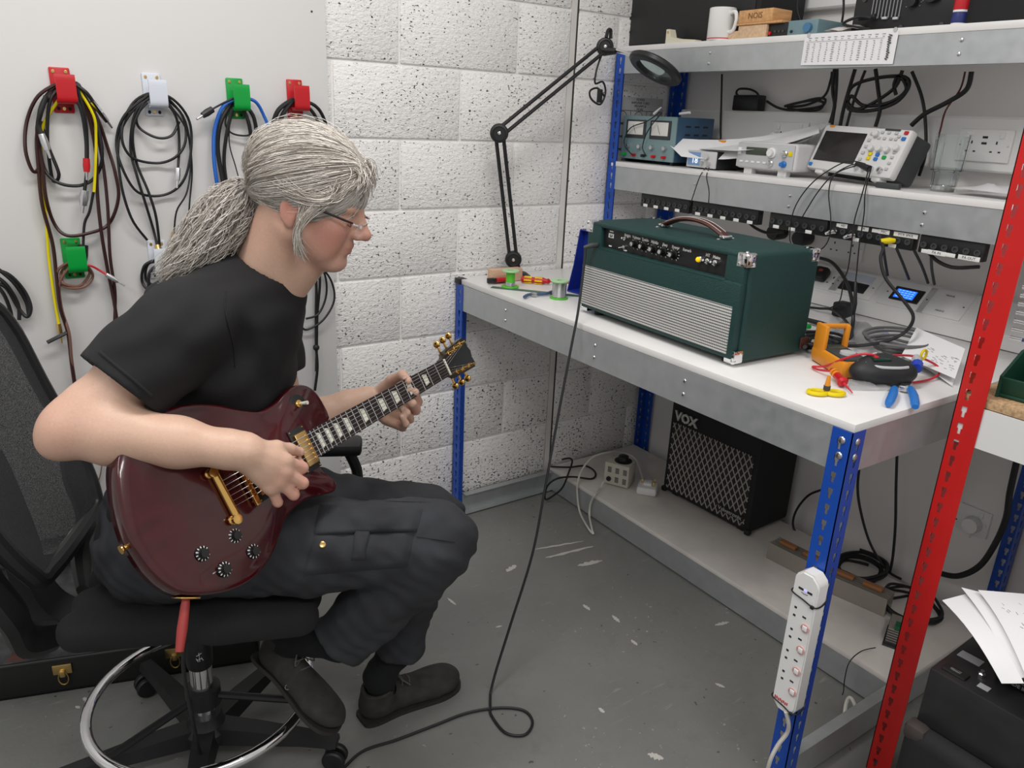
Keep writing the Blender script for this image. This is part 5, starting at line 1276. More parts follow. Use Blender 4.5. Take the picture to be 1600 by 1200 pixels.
# function generator
x = .965; yl, yr, zb, zt = rect_px(1152, 229, 1240, 270, x); zb = MZ + .016; W = yl - yr; H = .085; D = .17
t = thing('function_generator', 'white function generator with coloured knobs on the middle shelf', 'signal generator', (x, yl, 0))
mat('gear_white', (.68, .68, .67), rough=.45); mat('gear_grey', (.50, .51, .52), rough=.45)
ob('case', MB().rbox((D / 2, -W / 2, zb + H / 2), (D, W, H), .012, seg=3), 'gear_white', t); ob('front_panel', MB().rbox(fp(W / 2, zb + H / 2, .001), (.006, W * .95, H * .90), .003), 'gear_grey', t)
ob('display', MB().rbox(fp(W * .36, zb + H * .66, .0045), (.003, W * .35, H * .28), .001), mat('lcd_dark', (.055, .065, .05), rough=.25), t)
ob('power_switch', MB().rbox(fp(W * .08, zb + H * .64, .006), (.006, .012, .022), .001), 'white_plastic', t)
for a, b, r, mm in ((.63, .64, .016, 'white_plastic'), (.84, .64, .010, 'yellow_plastic'), (.63, .26, .010, 'bright_steel'), (.84, .26, .010, 'blue_plastic')):
    k = ob('knob', MB().lathe([(r, 0), (r, .006), (r * .7, .008), (r * .65, .018), (0, .019)], 16, frameM(fp(W * a, zb + H * b, .004), (0, -1, 0), (0, 0, 1), (-1, 0, 0))), mm if mm != 'yellow_plastic' else 'bright_steel', t)
ob('yellow_ring', MB().rbox(fp(W * .92, zb + H * .64, .005), (.003, .014, .014), .001), 'yellow_plastic', t)
for k in range(5): ob('button', MB().rbox(fp(W * (.12 + .10 * k), zb + H * .26, .005), (.004, .012, .006), .001), 'white_plastic', t)
for a in (.05, W - .05): ob('foot', MB().bb(.008, .03, -a - .016, -a + .016, MZ, zb + .005), 'gear_white', t, False)
# orange gadget
t = ob('orange_box', MB().rbox((0, 0, .032), (.03, .055, .062), .006), 'orange_plastic'); t.location = (1.10, -.315, MZ + .004); tag(t, 'small orange plastic case between power supply and papers', 'case')
st = ob('stack_box', MB().rbox((0, 0, .05), (.09, .12, .10), .003), 'black_plastic'); st.location = (1.10, -.42, MZ); 
tag(st, 'black box under the loose papers behind the small meter', 'box'); t.location = (1.03, PX(1124, 213, x=1.015).y, MZ)
t.scale = (1, 1, 1.55)
# loose papers drooping over the generator
def sheet(name, corners, label, nu=14, nv=8, sag=0., curl=None, mm='paper', th=.0004, group=None):
    a, b, c, d = [Vector(p) for p in corners]
    def fn(s, t_):
        p = (a * (1 - s) + b * s) * (1 - t_) + (d * (1 - s) + c * s) * t_; p = p + Vector((0, 0, -sag * math.sin(PI * s)))
        if curl: p = p + curl(s, t_)
        return p
    mb = MB(); mb.grid(nu, nv, fn); nvv = len(mb.v); up = [Vector(p) + Vector((0, 0, th)) for p in mb.v]; f0_ = list(mb.f); mb.add(up, []); mb.f += [tuple(i + nvv for i in f[::-1]) for f in f0_]
    o = ob(name, mb, mm, None, ang=180); tag(o, label, 'paper', group); return o
p1 = sheet('paper_sheet', [PX(1033, 214, x=.94), PX(1065, 240, x=.92), PX(1262, 214, x=1.02), PX(1300, 190, x=1.16)], 'white sheet drooping across the small meter and the generator', sag=.0, curl=lambda s, t_: Vector((0, 0, -.03 * math.sin(PI * t_) - .01 * s)))
p2 = sheet('paper_sheet', [PX(1092, 233, x=.96), PX(1150, 236, x=.94), PX(1280, 208, x=1.02), PX(1280, 196, x=1.15)], 'lower white sheet lying on the function generator', curl=lambda s, t_: Vector((0, 0, -.012 * math.sin(PI * t_))))
# oscilloscope, turned and tilted
sTL, sTR, sBL = PX(1291, 194, x=1.07), PX(1428, 203, x=.985), PX(1263, 262, x=1.02)
ex = (sTR - sTL); SW = ex.length; ex.normalize(); ey = sTL - sBL; ey = (ey - ex * ey.dot(ex)); SH = ey.length; ey.normalize(); ez = ex.cross(ey)
if ez.dot(CAMLOC - sTL) < 0: ez = -ez
sc_ = thing('oscilloscope', 'white digital oscilloscope with dark screen tilted back on the shelf', 'oscilloscope'); sc_.matrix_world = frameM(sTL - ey * SH, ex, ey, ez)
ob('bezel', MB().rbox((SW / 2, SH / 2, -.012), (SW, SH, .028), .008), 'gear_white', sc_); ob('case', MB().rbox((SW / 2, SH / 2 + .002, -.055), (SW * .97, SH * .93, .08), .01), 'dark_grey_plastic', sc_)
ob('screen', MB().rbox((SW * .30, SH * .52, .0025), (SW * .50, SH * .66, .003), .001), mat('screen_off', (.022, .020, .019), rough=.22), sc_)
ob('badge', MB().rbox((SW * .10, SH * .955, .0025), (.02, .006, .002), .0005), 'orange_plastic', sc_)
ob('accent', MB().rbox((SW * .80, SH * .965, .0025), (.055, .006, .002), .0005), 'dark_grey_plastic', sc_)
for r in range(6): ob('button', MB().rbox((SW * .605, SH * (.18 + .135 * r), .004), (.011, .008, .005), .001), 'gear_grey', sc_)
for (a, b) in ((.71, .90), (.78, .90), (.86, .90), (.70, .78), (.76, .78), (.83, .78), (.88, .78), (.90, .84), (.93, .30), (.93, .42), (.93, .18), (.93, .52)): ob('button', MB().rbox((SW * a, SH * b, .004), (.010, .007, .005), .001), 'gear_grey', sc_)
for (a, b, mm) in ((.955, .92, 'red_plastic'), (.955, .80, 'blue_plastic'), (.69, .44, 'yellow_plastic'), (.69, .35, 'yellow_plastic'), (.77, .44, 'blue_plastic'), (.77, .35, 'blue_plastic'), (.85, .40, 'green_plastic'), (.05, .09, 'blue_plastic')): ob('button', MB().rbox((SW * a, SH * b, .004), (.013, .010, .006), .002), mm, sc_)
for (a, b, r) in ((.66, .85, .009), (.68, .55, .009), (.765, .55, .009), (.85, .55, .009), (.94, .60, .009)): ob('knob', MB().lathe([(r, 0), (r, .012), (r * .8, .014), (0, .014)], 16, Matrix.Translation((SW * a, SH * b, .002))), 'gear_white', sc_)
for a in (.62, .70, .78, .88): ob('bnc_socket', MB().lathe([(.008, 0), (.0075, .012), (.004, .012), (.004, .004)], 14, Matrix.Translation((SW * a, SH * .14, .002))), 'bright_steel', sc_)
for a in (.16, .84): ob('foot', MB().rbox((SW * a, -.003, -.02), (.034, .014, .03), .004), 'gear_white', sc_)
# probe leads from the scope down past the shelf to the bench
XS = .868
leads = [([(1352, 256), (1325, 252), (1292, 268), (1265, 290), (1245, 318), (1236, 345), (1234, 372), (1236, 380)], 'thin black probe lead curving left from the scope to the jack strip'),
         ([(1356, 258), (1330, 258), (1300, 275), (1278, 300), (1262, 325), (1252, 342)], 'second thin black probe lead left of the scope'),
         ([(1358, 260), (1352, 285), (1345, 310), (1335, 345), (1330, 385), (1325, 420), (1318, 440), (1312, 470), (1296, 482)], 'thin black probe lead hanging from the scope to the bench'),
         ([(1362, 260), (1352, 300), (1350, 335), (1343, 380), (1338, 430), (1335, 455)], 'thin black probe lead ending in a slim probe above the bench'),
         ([(1340, 258), (1305, 272), (1295, 300), (1298, 340), (1296, 370), (1285, 388), (1268, 392)], 'thin black lead dropping behind the amplifier top'),
         ([(1103, 262), (1094, 275), (1085, 300), (1078, 322)], 'thin black lead from the small meter down over the shelf edge'),
         ([(1108, 262), (1104, 276), (1108, 300), (1106, 330)], 'second thin black lead from the small meter over the shelf edge')]
for pts, lb in leads: cable('probe_lead', [PX(u, v, x=(XS if v > 262 else .925)) for u, v in pts], .0018, 'black_rubber', lb, 'lead', group='thin probe leads')
t = ob('probe', MB().ring([PX(1337, 440, x=.867), PX(1336, 475, x=.85), PX(1333, 492, x=.85)], [.004, .006, .005], 8), 'black_plastic'); tag(t, 'slim black scope probe hanging above the bench clutter', 'probe')
t = ob('probe_plug', MB().ring([PX(1338, 255, x=.925), PX(1358, 264, x=.92)], [.006, .010], 10), 'black_plastic'); tag(t, 'black probe plug pushed into the scope front', 'plug')
# tumbler
gp = Vector((1.04, PX(1480, 262, x=1.04).y, MZ)); pf = [(.0, .0), (.030, 0), (.0315, .004), (.0335, .05), (.040, .056), (.044, .15), (.0415, .15), (.0375, .058), (.0305, .052), (.0285, .016), (0, .014)]
t = ob('glass_tumbler', MB().lathe(pf, 12), mat('clear_glass', (.90, .94, .93), rough=.02, trans=1., ior=1.47), None, False); t.location = gp; tag(t, 'empty clear faceted glass tumbler beside the oscilloscope', 'glass')
t = ob('plastic_bag', MB().grid(10, 8, lambda s, q: Vector((-.06 + .12 * q + .008 * math.sin(7 * s), .11 - .22 * s, .012 + .022 * abs(math.sin(9 * s + 4 * q)) * math.sin(PI * q) * math.sin(PI * s) + .004))), mat('bag_plastic', (.72, .72, .73), rough=.3), None, True, 180); t.location = (1.02, -1.40, MZ); tag(t, 'crumpled pale plastic bag at the right end of the middle shelf', 'bag')
# components in a strip near the glass
t = ob('terminal_strip', MB().rbox((0, 0, .008), (.016, .07, .015), .003), 'dark_grey_plastic'); t.location = (.93, -1.14, MZ); tag(t, 'small dark strip of terminals in front of the glass tumbler', 'terminal strip')
# ------------------------------------------------------------------ on and over the wall trunking behind the middle shelf
def plate(y, z, x, W, H, label, name='wall_socket', n=2, usb=False, rot=None, base=None, group=None):
    t = thing(name, label, 'socket', group=group); t.matrix_world = base if base is not None else FRM(x, y, z)
    ob('plate', MB().rbox((0, 0, .004), (W, H, .008), .002), 'white_plastic', t)
    for k in range(n):
        cx = (k - (n - 1) / 2) * W * .46
        for (a, b, w_, h_) in ((0, .014, .004, .008), (-.011, -.010, .0065, .004), (.011, -.010, .0065, .004)): ob('pin_hole', MB().bb(cx + a - w_ / 2, cx + a + w_ / 2, b - .006 - h_ / 2, b - .006 + h_ / 2, .0076, .0086), 'slot_dark', t, False)
        ob('rocker', MB().rbox((cx * 1.35, H * .32, .009), (.012, .018, .006), .0015), 'white_plastic', t)
    if usb:
        for b in (.006, .022): ob('usb_port', MB().bb(-.007, .007, b - .003, b + .003, .0078, .0088), 'slot_dark', t, False)
    for s in (-1, 1): ob('screw', MB().cyl((s * W * .44, 0, .0075), (s * W * .44, 0, .009), .0028, n=10), 'bright_steel', t)
    return t
q = PX(1233, 207, x=1.178); s1 = plate(q.y, 1.49, 1.186, .146, .086, 'white double wall socket behind the white function generator')
t = thing('mains_plug', 'white mains plug pushed into the socket behind the generator', 'plug'); t.matrix_world = FRM(1.176, q.y + .045, 1.475); ob('plug_body', MB().lathe([(.025, 0), (.026, .004), (.022, .026), (.012, .030), (0, .030)], 18), 'white_plastic', t); ob('flex_exit', MB().ring([(0, -.02, .014), (0, -.036, .012)], [.007, .005], 8), 'white_plastic', t)
q = PX(1535, 235, x=1.178); plate(q.y, 1.49, 1.186, .146, .086, 'white double wall socket with USB ports behind the glass', usb=True)
q = PX(1172, 158, x=1.21); t = thing('power_brick', 'black laptop-style power brick resting on the wall trunking', 'power adapter', (1.205, q.y, 1.566)); ob('brick', MB().rbox((0, 0, .0275), (.045, .115, .054), .005), 'black_plastic', t)
ob('input_lead', MB().tube([(-.0, .05, .05), (-.005, .06, .062), (-.008, .045, .075), (-.008, 0, .074), (-.005, -.03, .064), (-.004, -.045, .05)], .0038, 8), 'black_rubber', t)
xx = 1.205
cable('coiled_lead', [PX(u, v, x=xx) for u, v in ((1198, 158), (1215, 168), (1235, 172), (1262, 170), (1285, 165), (1289, 155), (1275, 154), (1250, 160), (1226, 166), (1240, 162), (1268, 157), (1286, 160), (1280, 171), (1255, 173), (1230, 168), (1260, 164), (1288, 150), (1298, 125), (1300, 112))], .0042, 'black_rubber', 'black lead tied in a bundle beside the power brick')
xx = 1.15
for pts, r, lb in (([(1304, 108), (1301, 140), (1304, 165), (1297, 192)], .006, 'thick black cable dropping from the top shelf left of the scope'), ([(1308, 108), (1306, 150), (1300, 195)], .005, 'black cable just left of the scope running under the top shelf'),
                   ([(1336, 108), (1328, 135), (1318, 170), (1312, 200)], .006, 'black cable hanging slanted above the scope screen'), ([(1368, 108), (1372, 140), (1375, 170), (1368, 198)], .006, 'straight black cable hanging over the scope'),
                   ([(1352, 110), (1340, 140), (1330, 170), (1322, 200)], .0045, 'thin black cable slanting down to the scope'),
                   ([(1410, 110), (1395, 140), (1345, 170), (1325, 160), (1332, 135), (1370, 122), (1412, 120), (1420, 135), (1400, 160), (1360, 173), (1326, 170), (1330, 150), (1350, 165), (1390, 160), (1416, 140), (1405, 118), (1397, 132), (1400, 148)], .0055, 'coil of black cable hanging under the top shelf above the scope'),
                   ([(1425, 112), (1440, 150), (1446, 190), (1446, 240), (1436, 275)], .0048, 'black cable falling between scope and glass'),
                   ([(1518, 112), (1510, 140), (1480, 160), (1445, 178), (1424, 196)], .007, 'thick black cable sweeping from the shelf to the scope back'),
                   ([(1508, 112), (1500, 140), (1478, 172), (1470, 200), (1466, 215)], .0026, 'thin dark red twin wire hanging to the glass tumbler')):
    cable('hanging_cable', [PX(u, v, x=xx) for u, v in pts], r, 'black_rubber' if 'red' not in lb else mat('dark_red_wire', (.10, .012, .010), rough=.5), lb, group='cables hanging behind the scope')
cable('wall_cable', [PX(u, v, x=1.18) for u, v in ((1128, 116), (1127, 160), (1126, 190), (1126, 222))], .0036, 'black_rubber', 'single black cable running straight down beside the orange case')
# ------------------------------------------------------------------ jack strips under the middle shelf
XJ = .896
segs = [(1000, 1075, ''), (1080, 1182, ''), (1200, 1290, ''), (1296, 1425, ''), (1434, 1535, 'PA')]
lbls = {1000: [], 1080: [''], 1200: [''], 1296: ['HD', 'L/R', 'MIC', 'MTR SPKR'], 1434: ['PA IN', 'PA OUT']}
names = ['leftmost black jack strip under the middle shelf', 'second black jack strip from the left under the middle shelf', 'third black jack strip, above the right end of the amplifier', 'fourth black jack strip holding the yellow plug', 'fifth black jack strip labelled PA IN and PA OUT']
for i, (u0, u1, _) in enumerate(segs):
    vm = 300 + (u0 - 950) * .143
    ya, yb = PX(u0, vm + 20, x=XJ).y, PX(u1, vm + 20 + (u1 - u0) * .14, x=XJ).y; W = ya - yb
    t = thing('jack_strip', names[i], 'jack strip', group='black jack strips'); t.matrix_world = FRM(XJ, ya, 1.238)
    ob('housing', MB().rbox((W / 2, 0, -.014), (W, .048, .028), .003), 'black_plastic', t)
    nj = max(4, int(W / .027))
    for k in range(nj):
        cx = W * (k + .5) / nj; ob('jack_socket', MB().lathe([(.0085, 0), (.0085, .004), (.0045, .004), (.0045, .001)], 14, Matrix.Translation((cx, -.002, 0))), 'dark_grey_plastic', t)
    for k in range(0, nj - 1, 2):
        cx = W * (k + 1) / nj; wl = .022 if i < 4 else .034
        lb = ob('label', MB().rbox((cx, -.018 if i != 3 else (-.018 if k % 4 else .015), .0006), (wl, .010, .0014), .0003), 'white_print', t)
    tl = lbls[u0]
    for k, s in enumerate(tl):
        if s: text('lettering', s, .0095, Matrix.Translation((W * (k + .62) / len(tl), -.018 if i == 4 else .015, .0016)), 'ink', t); ob('label', MB().rbox((W * (k + .62) / len(tl), -.018 if i == 4 else .015, .0009), (.012 + .007 * len(s), .012, .0014), .0003), 'white_print', t)
for (u, v, lb) in ((1306, 362, 'chrome jack plug in the fourth strip, left one'), (1335, 368, 'chrome jack plug in the fourth strip, right one')):
    a = PX(u, v, x=XJ - .004); t = ob('jack_plug', MB().ring([a, a + Vector((-.012, .006, 0)), a + Vector((-.03, .012, -.006))], [.006, .007, .004], 10), 'chrome'); tag(t, lb, 'plug')
yp = PX(1398, 376, x=XJ - .004); yc = thing('yellow_plug_cable', 'black cable with yellow phono plug hanging from the jack strip to the bench', 'cable')
ob('plug', MB().ring([yp, yp + Vector((-.012, .008, -.001)), yp + Vector((-.026, .024, -.004))], [.006, .009, .007], 12), 'yellow_plastic', yc)
pts = [yp + Vector((-.026, .024, -.004)), PX(1380, 388, x=.86), PX(1376, 405, x=.85), PX(1384, 435, x=.84), PX(1412, 470, x=.83), PX(1427, 495, x=.80), PX(1415, 518, x=.74), PX(1385, 533, z=BZ + .05), PX(1345, 540, z=BZ + .035), PX(1300, 540, z=BZ + .02), PX(1262, 537, z=BZ + .012)]
ob('lead', MB().tube(pts, .0045, 8, 8), 'black_rubber', yc)
for i, pts in enumerate(([(1380, 382), (1382, 400), (1387, 430)], [(1398, 382), (1410, 410), (1420, 436)], [(1425, 385), (1440, 415), (1450, 442)], [(1455, 395), (1456, 420), (1460, 444)])):
    cable('patch_cable', [PX(u, v, x=.92 + .08 * k * 1.2) for k, (u, v) in enumerate(pts)], .004, 'black_rubber', ('short black cable dropping behind the yellow plug', 'short black cable right of the yellow plug', 'short black cable left of the PA IN label', 'short black cable below the PA IN label')[i], group='short cables from jack strips into the trunking')
cable('patch_cable', [PX(u, v, x=.93) for u, v in ((1450, 393), (1465, 408), (1490, 418), (1530, 417))], .005, 'black_rubber', 'black cable sagging under the PA OUT label behind the red post')
cable('mains_cable', [PX(u, v, x=1.0) for u, v in ((1168, 345), (1180, 356), (1200, 364), (1225, 362))], .005, 'black_rubber', 'black cord sagging behind the amplifier handle')
# ------------------------------------------------------------------ sockets and displays set in the sloping trunking
sld = (SL1 - SL0); sld.y = 0; sld.normalize(); sln = Vector((-sld.z, 0, sld.x))
def slope(u, v):
    d = ray(u, v); t_ = (SL0 - CAMLOC).dot(sln) / d.dot(sln); return CAMLOC + d * t_
def slope_frame(u, v, lift=0.):
    p = slope(u, v); tt = SL0 + sld * .055; p = Vector((tt.x, p.y, tt.z)) + sln * lift; return frameM(p, (0, -1, 0), sld, sln)
SLW = (SL1 - SL0).length
t = plate(0, 0, 0, .150, .088, 'white double socket in the sloping trunking behind the amplifier', base=slope_frame(1285, 440), n=2)
def module(u, v, label, cat, w_=.15): 
    t = thing('trunking_module', label, cat); t.matrix_world = slope_frame(u, v); ob('plate', MB().rbox((0, 0, .004), (w_, .096, .008), .002), 'white_plastic', t)
    for s in (-1, 1): ob('screw', MB().cyl((s * w_ * .42, 0, .0075), (s * w_ * .42, 0, .0085), .0025, n=10), 'dark_grey_plastic', t)
    return t
t = module(1335, 450, 'white trunking panel with a blank black display', 'display panel'); ob('display', MB().rbox((0, -.012, .009), (.092, .038, .006), .002), 'black_plastic', t); ob('label', MB().rbox((0, .028, .0085), (.10, .028, .001), .0003), mat('pale_blue_card', (.55, .62, .72), rough=.5), t)
t = module(1418, 464, 'white trunking panel with a lit blue display', 'display panel'); ob('display', MB().rbox((0, 0, .009), (.092, .052, .006), .002), 'black_plastic', t)
ob('lit_screen', MB().rbox((-.004, -.001, .0122), (.062, .034, .001), .0003), mat('lit_blue', (.02, .12, .8), rough=.3, emit=(.02, .16, 1.), estr=1.1), t)
mb = MB()
for r in range(4):
    for k in range(5): mb.bb(-.030 + .011 * k, -.022 + .011 * k, -.014 + .008 * r, -.0115 + .008 * r, .0126, .0130)
ob('screen_text', mb, mat('lit_cyan', (.2, .5, 1.), rough=.3, emit=(.25, .6, 1.), estr=1.), t, False)
t = module(1478, 476, 'white blank trunking panel beside the lit blue display', 'panel', .13)
for s, yy in (('MAINS', .030), ('MAINS', -.030)): text('lettering', s, .009, Matrix.Translation((0, yy, .0082)), 'ink', t)
t = thing('mains_plug', 'black mains plug in the sloping trunking beside the amplifier', 'plug'); t.matrix_world = slope_frame(1282, 440, .008); ob('plug_body', MB().rbox((0, 0, .016), (.050, .050, .032), .010), 'black_plastic', t); ob('fuse_cover', MB().rbox((.004, .004, .0325), (.014, .010, .001), .0003), mat('dull_red', (.35, .06, .03), rough=.5), t)
for i, (u, v) in enumerate(((1212, 363), (1252, 372))):
    q = PX(u, v, x=1.2); t = thing('mains_plug', ('round black plug behind the amplifier handle', 'round black plug behind the amplifier right corner')[i], 'plug'); t.matrix_world = FRM(1.2, q.y, q.z); ob('plug_body', MB().lathe([(.026, -.04), (.028, 0), (.024, .022), (0, .024)], 18), 'black_plastic', t); ob('flex_exit', MB().ring([(0, -.02, .01), (0, -.05, .008)], [.008, .005], 8), 'black_rubber', t)
q = PX(1320, 385, x=1.24); plate(q.y, q.z, 1.24, .146, .086, 'white double wall socket low behind the jack strips')
t = ob('plug_pack', MB().rbox((0, 0, 0), (.05, .05, .045), .006), 'black_plastic'); t.location = PX(1318, 482, z=BZ + .025); t.location.z = BZ + .0225; tag(t, 'small square black power pack on the bench below the trunking', 'power adapter')
cable('power_lead', [PX(u, v, z=BZ + .005 + .045 * k / 6) for k, (u, v) in enumerate(((1262, 480), (1280, 482), (1300, 484), (1320, 500), (1332, 520), (1325, 530), (1300, 528)))], .004, 'black_rubber', 'black power lead lying on the bench behind the amplifier')
cable('kettle_lead', [PX(1275, 402, x=1.18), PX(1300, 410, x=1.10), PX(1322, 440, x=1.0), PX(1332, 475, x=.92), PX(1332, 510, z=BZ + .02), PX(1322, 532, z=BZ + .008), PX(1290, 540, z=BZ + .006), PX(1258, 543, z=BZ + .006), AM @ Vector((AW + .02, AD - .03, .03))], .0055, 'black_rubber', 'thick black mains lead looping down behind the amplifier')
t = ob('leather_tab', MB().rbox((AW + .003, AD - .012, .035), (.006, .032, .03), .003), 'brown_leather', amp)
# ================================================================== top shelf
def top_box(name, u0, v0, u1, v1, x, D, m, label, cat, r=.006):
    yl, yr, zb, zt = rect_px(u0, v0, u1, v1, x); o = thing(name, label, cat, (x, (yl + yr) / 2, TZ)); W = yl - yr; H = zt - TZ
    ob('body', MB().rbox((D / 2, 0, H / 2 + .0005), (D, W, H), r), m, o); return o, W, H
t, W, H = top_box('speaker_cabinet', 983, -40, 1182, 60, .955, .22, 'black_matt', 'large black box at the left end of the top shelf behind the mug', 'box')
ob('front_trim', MB().rbox((-.001, 0, H / 2), (.004, W * .94, H * .92), .001), 'black_plastic', t)
# cream handset-like thing
t = thing('tape_dispenser', 'cream plastic tape dispenser lying left of the mug', 'tape dispenser', (.905, -.31, TZ))
ob('body', MB().prism([(-.055, 0), (.085, 0), (.085, .006), (.01, .012), (-.030, .020), (-.040, .045), (-.055, .045)], -.014, .014, frameM((0, 0, 0), (0, -1, 0), (0, 0, 1), (-1, 0, 0))), mat('cream', (.70, .66, .52), rough=.4), t, False); ob('inner_slot', MB().rbox((-.012, .046, .036), (.008, .006, .008), .001), 'brass', t)
t = thing('mug', 'white mug with a thin red base line on the top shelf', 'mug', (.925, -.47, TZ))
ob('cup', MB().lathe([(.0, 0), (.041, 0), (.043, .003), (.043, .096), (.0415, .098), (.040, .096), (.040, .008), (0, .006)], 32), mat('ceramic', (.82, .81, .79), rough=.2), t)
ob('handle', MB().tube([(-.008, -.041, .080), (-.012, -.062, .082), (-.014, -.072, .060), (-.012, -.062, .030), (-.008, -.041, .024)], .0062, 10), 'ceramic', t); ob('red_line', MB().lathe([(.0433, .005), (.0436, .0065), (.0433, .008)], 32), 'red_plastic', t)
def wblock(x, y0, y1, z0, z1, D, label, m='wood_pale', rz=0.):
    o = ob('wood_block', MB().rbox((D / 2, 0, 0), (D, y0 - y1, z1 - z0), .002), m); o.location = (x, (y0 + y1) / 2, (z0 + z1) / 2 + .0004); o.rotation_euler = (0, 0, rz); return tag(o, label, 'wood block')
y = lambda u, v, x: PX(u, v, x=x).y
X0 = .905
wblock(X0, y(1152, 57, X0), y(1196, 56, X0), TZ, TZ + .038, .09, 'pale wood block at the bottom of the stack beside the mug')
wblock(X0 + .01, y(1134, 60, X0), y(1151, 57, X0), TZ, TZ + .026, .06, 'small low wood offcut between the mug and the wood stack')
o = wblock(X0 - .004, y(1152, 40, X0), y(1222, 40, X0), TZ + .0385, TZ + .045, .10, 'thin wood slat in the middle of the stack', 'wood_orange')
o = wblock(X0, y(1153, 34, X0), y(1206, 34, X0), TZ + .0455, TZ + .082, .09, 'orange wood block stamped NOIS on top of the stack', 'wood_orange')
text('lettering', 'NOIS', .024, frameM((-.0006, .0, .0), (0, -1, 0), (0, 0, 1), (-1, 0, 0)), mat('branded', (.20, .09, .04), rough=.7), o)
t, W, H = top_box('small_device', 1198, 37, 1231, 54, .915, .07, 'black_plastic', 'small black device with a red button on the top shelf', 'device', .003); ob('red_button', MB().cyl((.002, W * .28, .012), (-.006, W * .28, .012), .005, n=12), 'red_plastic', t)
for k in range(3): ob('jack', MB().cyl((.002, W * (.05 - .17 * k), .016), (-.004, W * (.05 - .17 * k), .016), .0035, n=10), 'dark_grey_plastic', t)
t, W, H = top_box('effects_box', 1232, 33, 1276, 52, .915, .14, mat('pedal_blue', (.16, .25, .28), rough=.45), 'pale blue-grey metal box with one knob on the top shelf', 'effects box', .003); ob('knob', MB().lathe([(.013, 0), (.0125, .012), (0, .013)], 18, frameM((0, -W * .22, H * .48), (0, -1, 0), (0, 0, 1), (-1, 0, 0))), mat('knob_blue', (.06, .18, .32), rough=.35), t); ob('jack', MB().cyl((.001, W * .34, H * .3), (-.004, W * .34, H * .3), .004, n=10), 'slot_dark', t)
t = ob('component_bag', MB().grid(8, 6, lambda s, q: Vector((-.03 + .06 * q, .06 - .12 * s, .006 + .014 * math.sin(PI * s) * math.sin(PI * q) + .003 * math.sin(11 * s)))), mat('clear_bag', (.62, .58, .55), rough=.25), None, True, 180); t.location = (.925, -.94, TZ); tag(t, 'small clear bag of components in front of the mixer', 'bag')
t, W, H = top_box('mixer', 1342, -30, 1488, 42, .935, .20, 'black_plastic', 'black mixer with sliders and rotary knobs on the top shelf', 'mixer', .005)
mb = MB()
for k in range(9): mb.bb(-.0025, 0, W * (.30 - .035 * k) - .001, W * (.30 - .035 * k) + .001, H * .25, H * .75)
ob('slider_lines', mb, 'grey_ink', t, False)
for k in range(3): ob('slider', MB().rbox((-.005, W * (.26 - .11 * k), H * (.26 - .02 * k)), (.008, .014, .006), .001), 'gear_grey', t)
for a, b, r in ((-.10, .50, .014), (-.28, .62, .024)): 
    k_ = ob('knob', MB().lathe([(r, 0), (r * .95, .016), (0, .017)], 20, frameM((-.001, W * a, H * b), (0, -1, 0), (0, 0, 1), (-1, 0, 0))), 'black_rubber', t)
    mb = MB()
    for j in range(11): q = math.radians(-30 + 24 * j); mb.box((-.001, W * a - (r + .007) * math.cos(q), H * b + (r + .007) * math.sin(q)), (.001, .003, .0015))
    ob('dial_marks', mb, 'grey_ink', k_, False)
for a, b in ((.40, .62), (-.02, .05), (-.40, .05), (.36, .08)): ob('jack', MB().cyl((0, W * a, H * b), (-.003, W * a, H * b), .006, n=12), 'dark_grey_plastic', t)
cable('mixer_lead', [PX(u, v, x=.90) for u, v in ((1362, 28), (1345, 26), (1325, 32), (1318, 38), (1335, 42), (1360, 46))], .004, 'black_rubber', 'black plug lead looping in front of the mixer')
t = ob('mixer_plug', MB().ring([PX(1368, 26, x=.92), PX(1342, 30, x=.91)], [.008, .006], 10), 'black_plastic'); tag(t, 'black jack plug in the left of the mixer', 'plug')
t = thing('glue_tube', 'white tube with red and blue label between mixer and speaker', 'tube', (.93, PX(1497, 36, x=.93).y, TZ)); ob('tube_body', MB().lathe([(.016, 0), (.017, .004), (.017, .11), (.012, .118)], 20), 'white_plastic', t); ob('red_label', MB().lathe([(.0173, .036), (.0175, .037), (.0175, .078), (.0173, .079)], 20), 'red_plastic', t); ob('blue_label', MB().lathe([(.0173, .006), (.0175, .007), (.0175, .030), (.0173, .031)], 20), mat('navy', (.02, .03, .15), rough=.4), t)
t, W, H = top_box('speaker_box', 1512, -40, 1640, 28, .93, .20, 'black_matt', 'black speaker at the right end of the top shelf', 'speaker')
for i, (pts, lb) in enumerate((([(1222, -8), (1216, 10), (1208, 20)], 'thick black cable leaving the frame above the wood blocks'), ([(1246, -6), (1245, 15), (1250, 32)], 'thin black lead standing up behind the blue-grey box'), ([(1318, -8), (1318, 15), (1315, 38)], 'black lead hanging down left of the mixer'))):
    cable('upper_lead', [PX(u, v, x=1.1) for u, v in pts], (.006, .003, .0035)[i], 'black_rubber', lb)
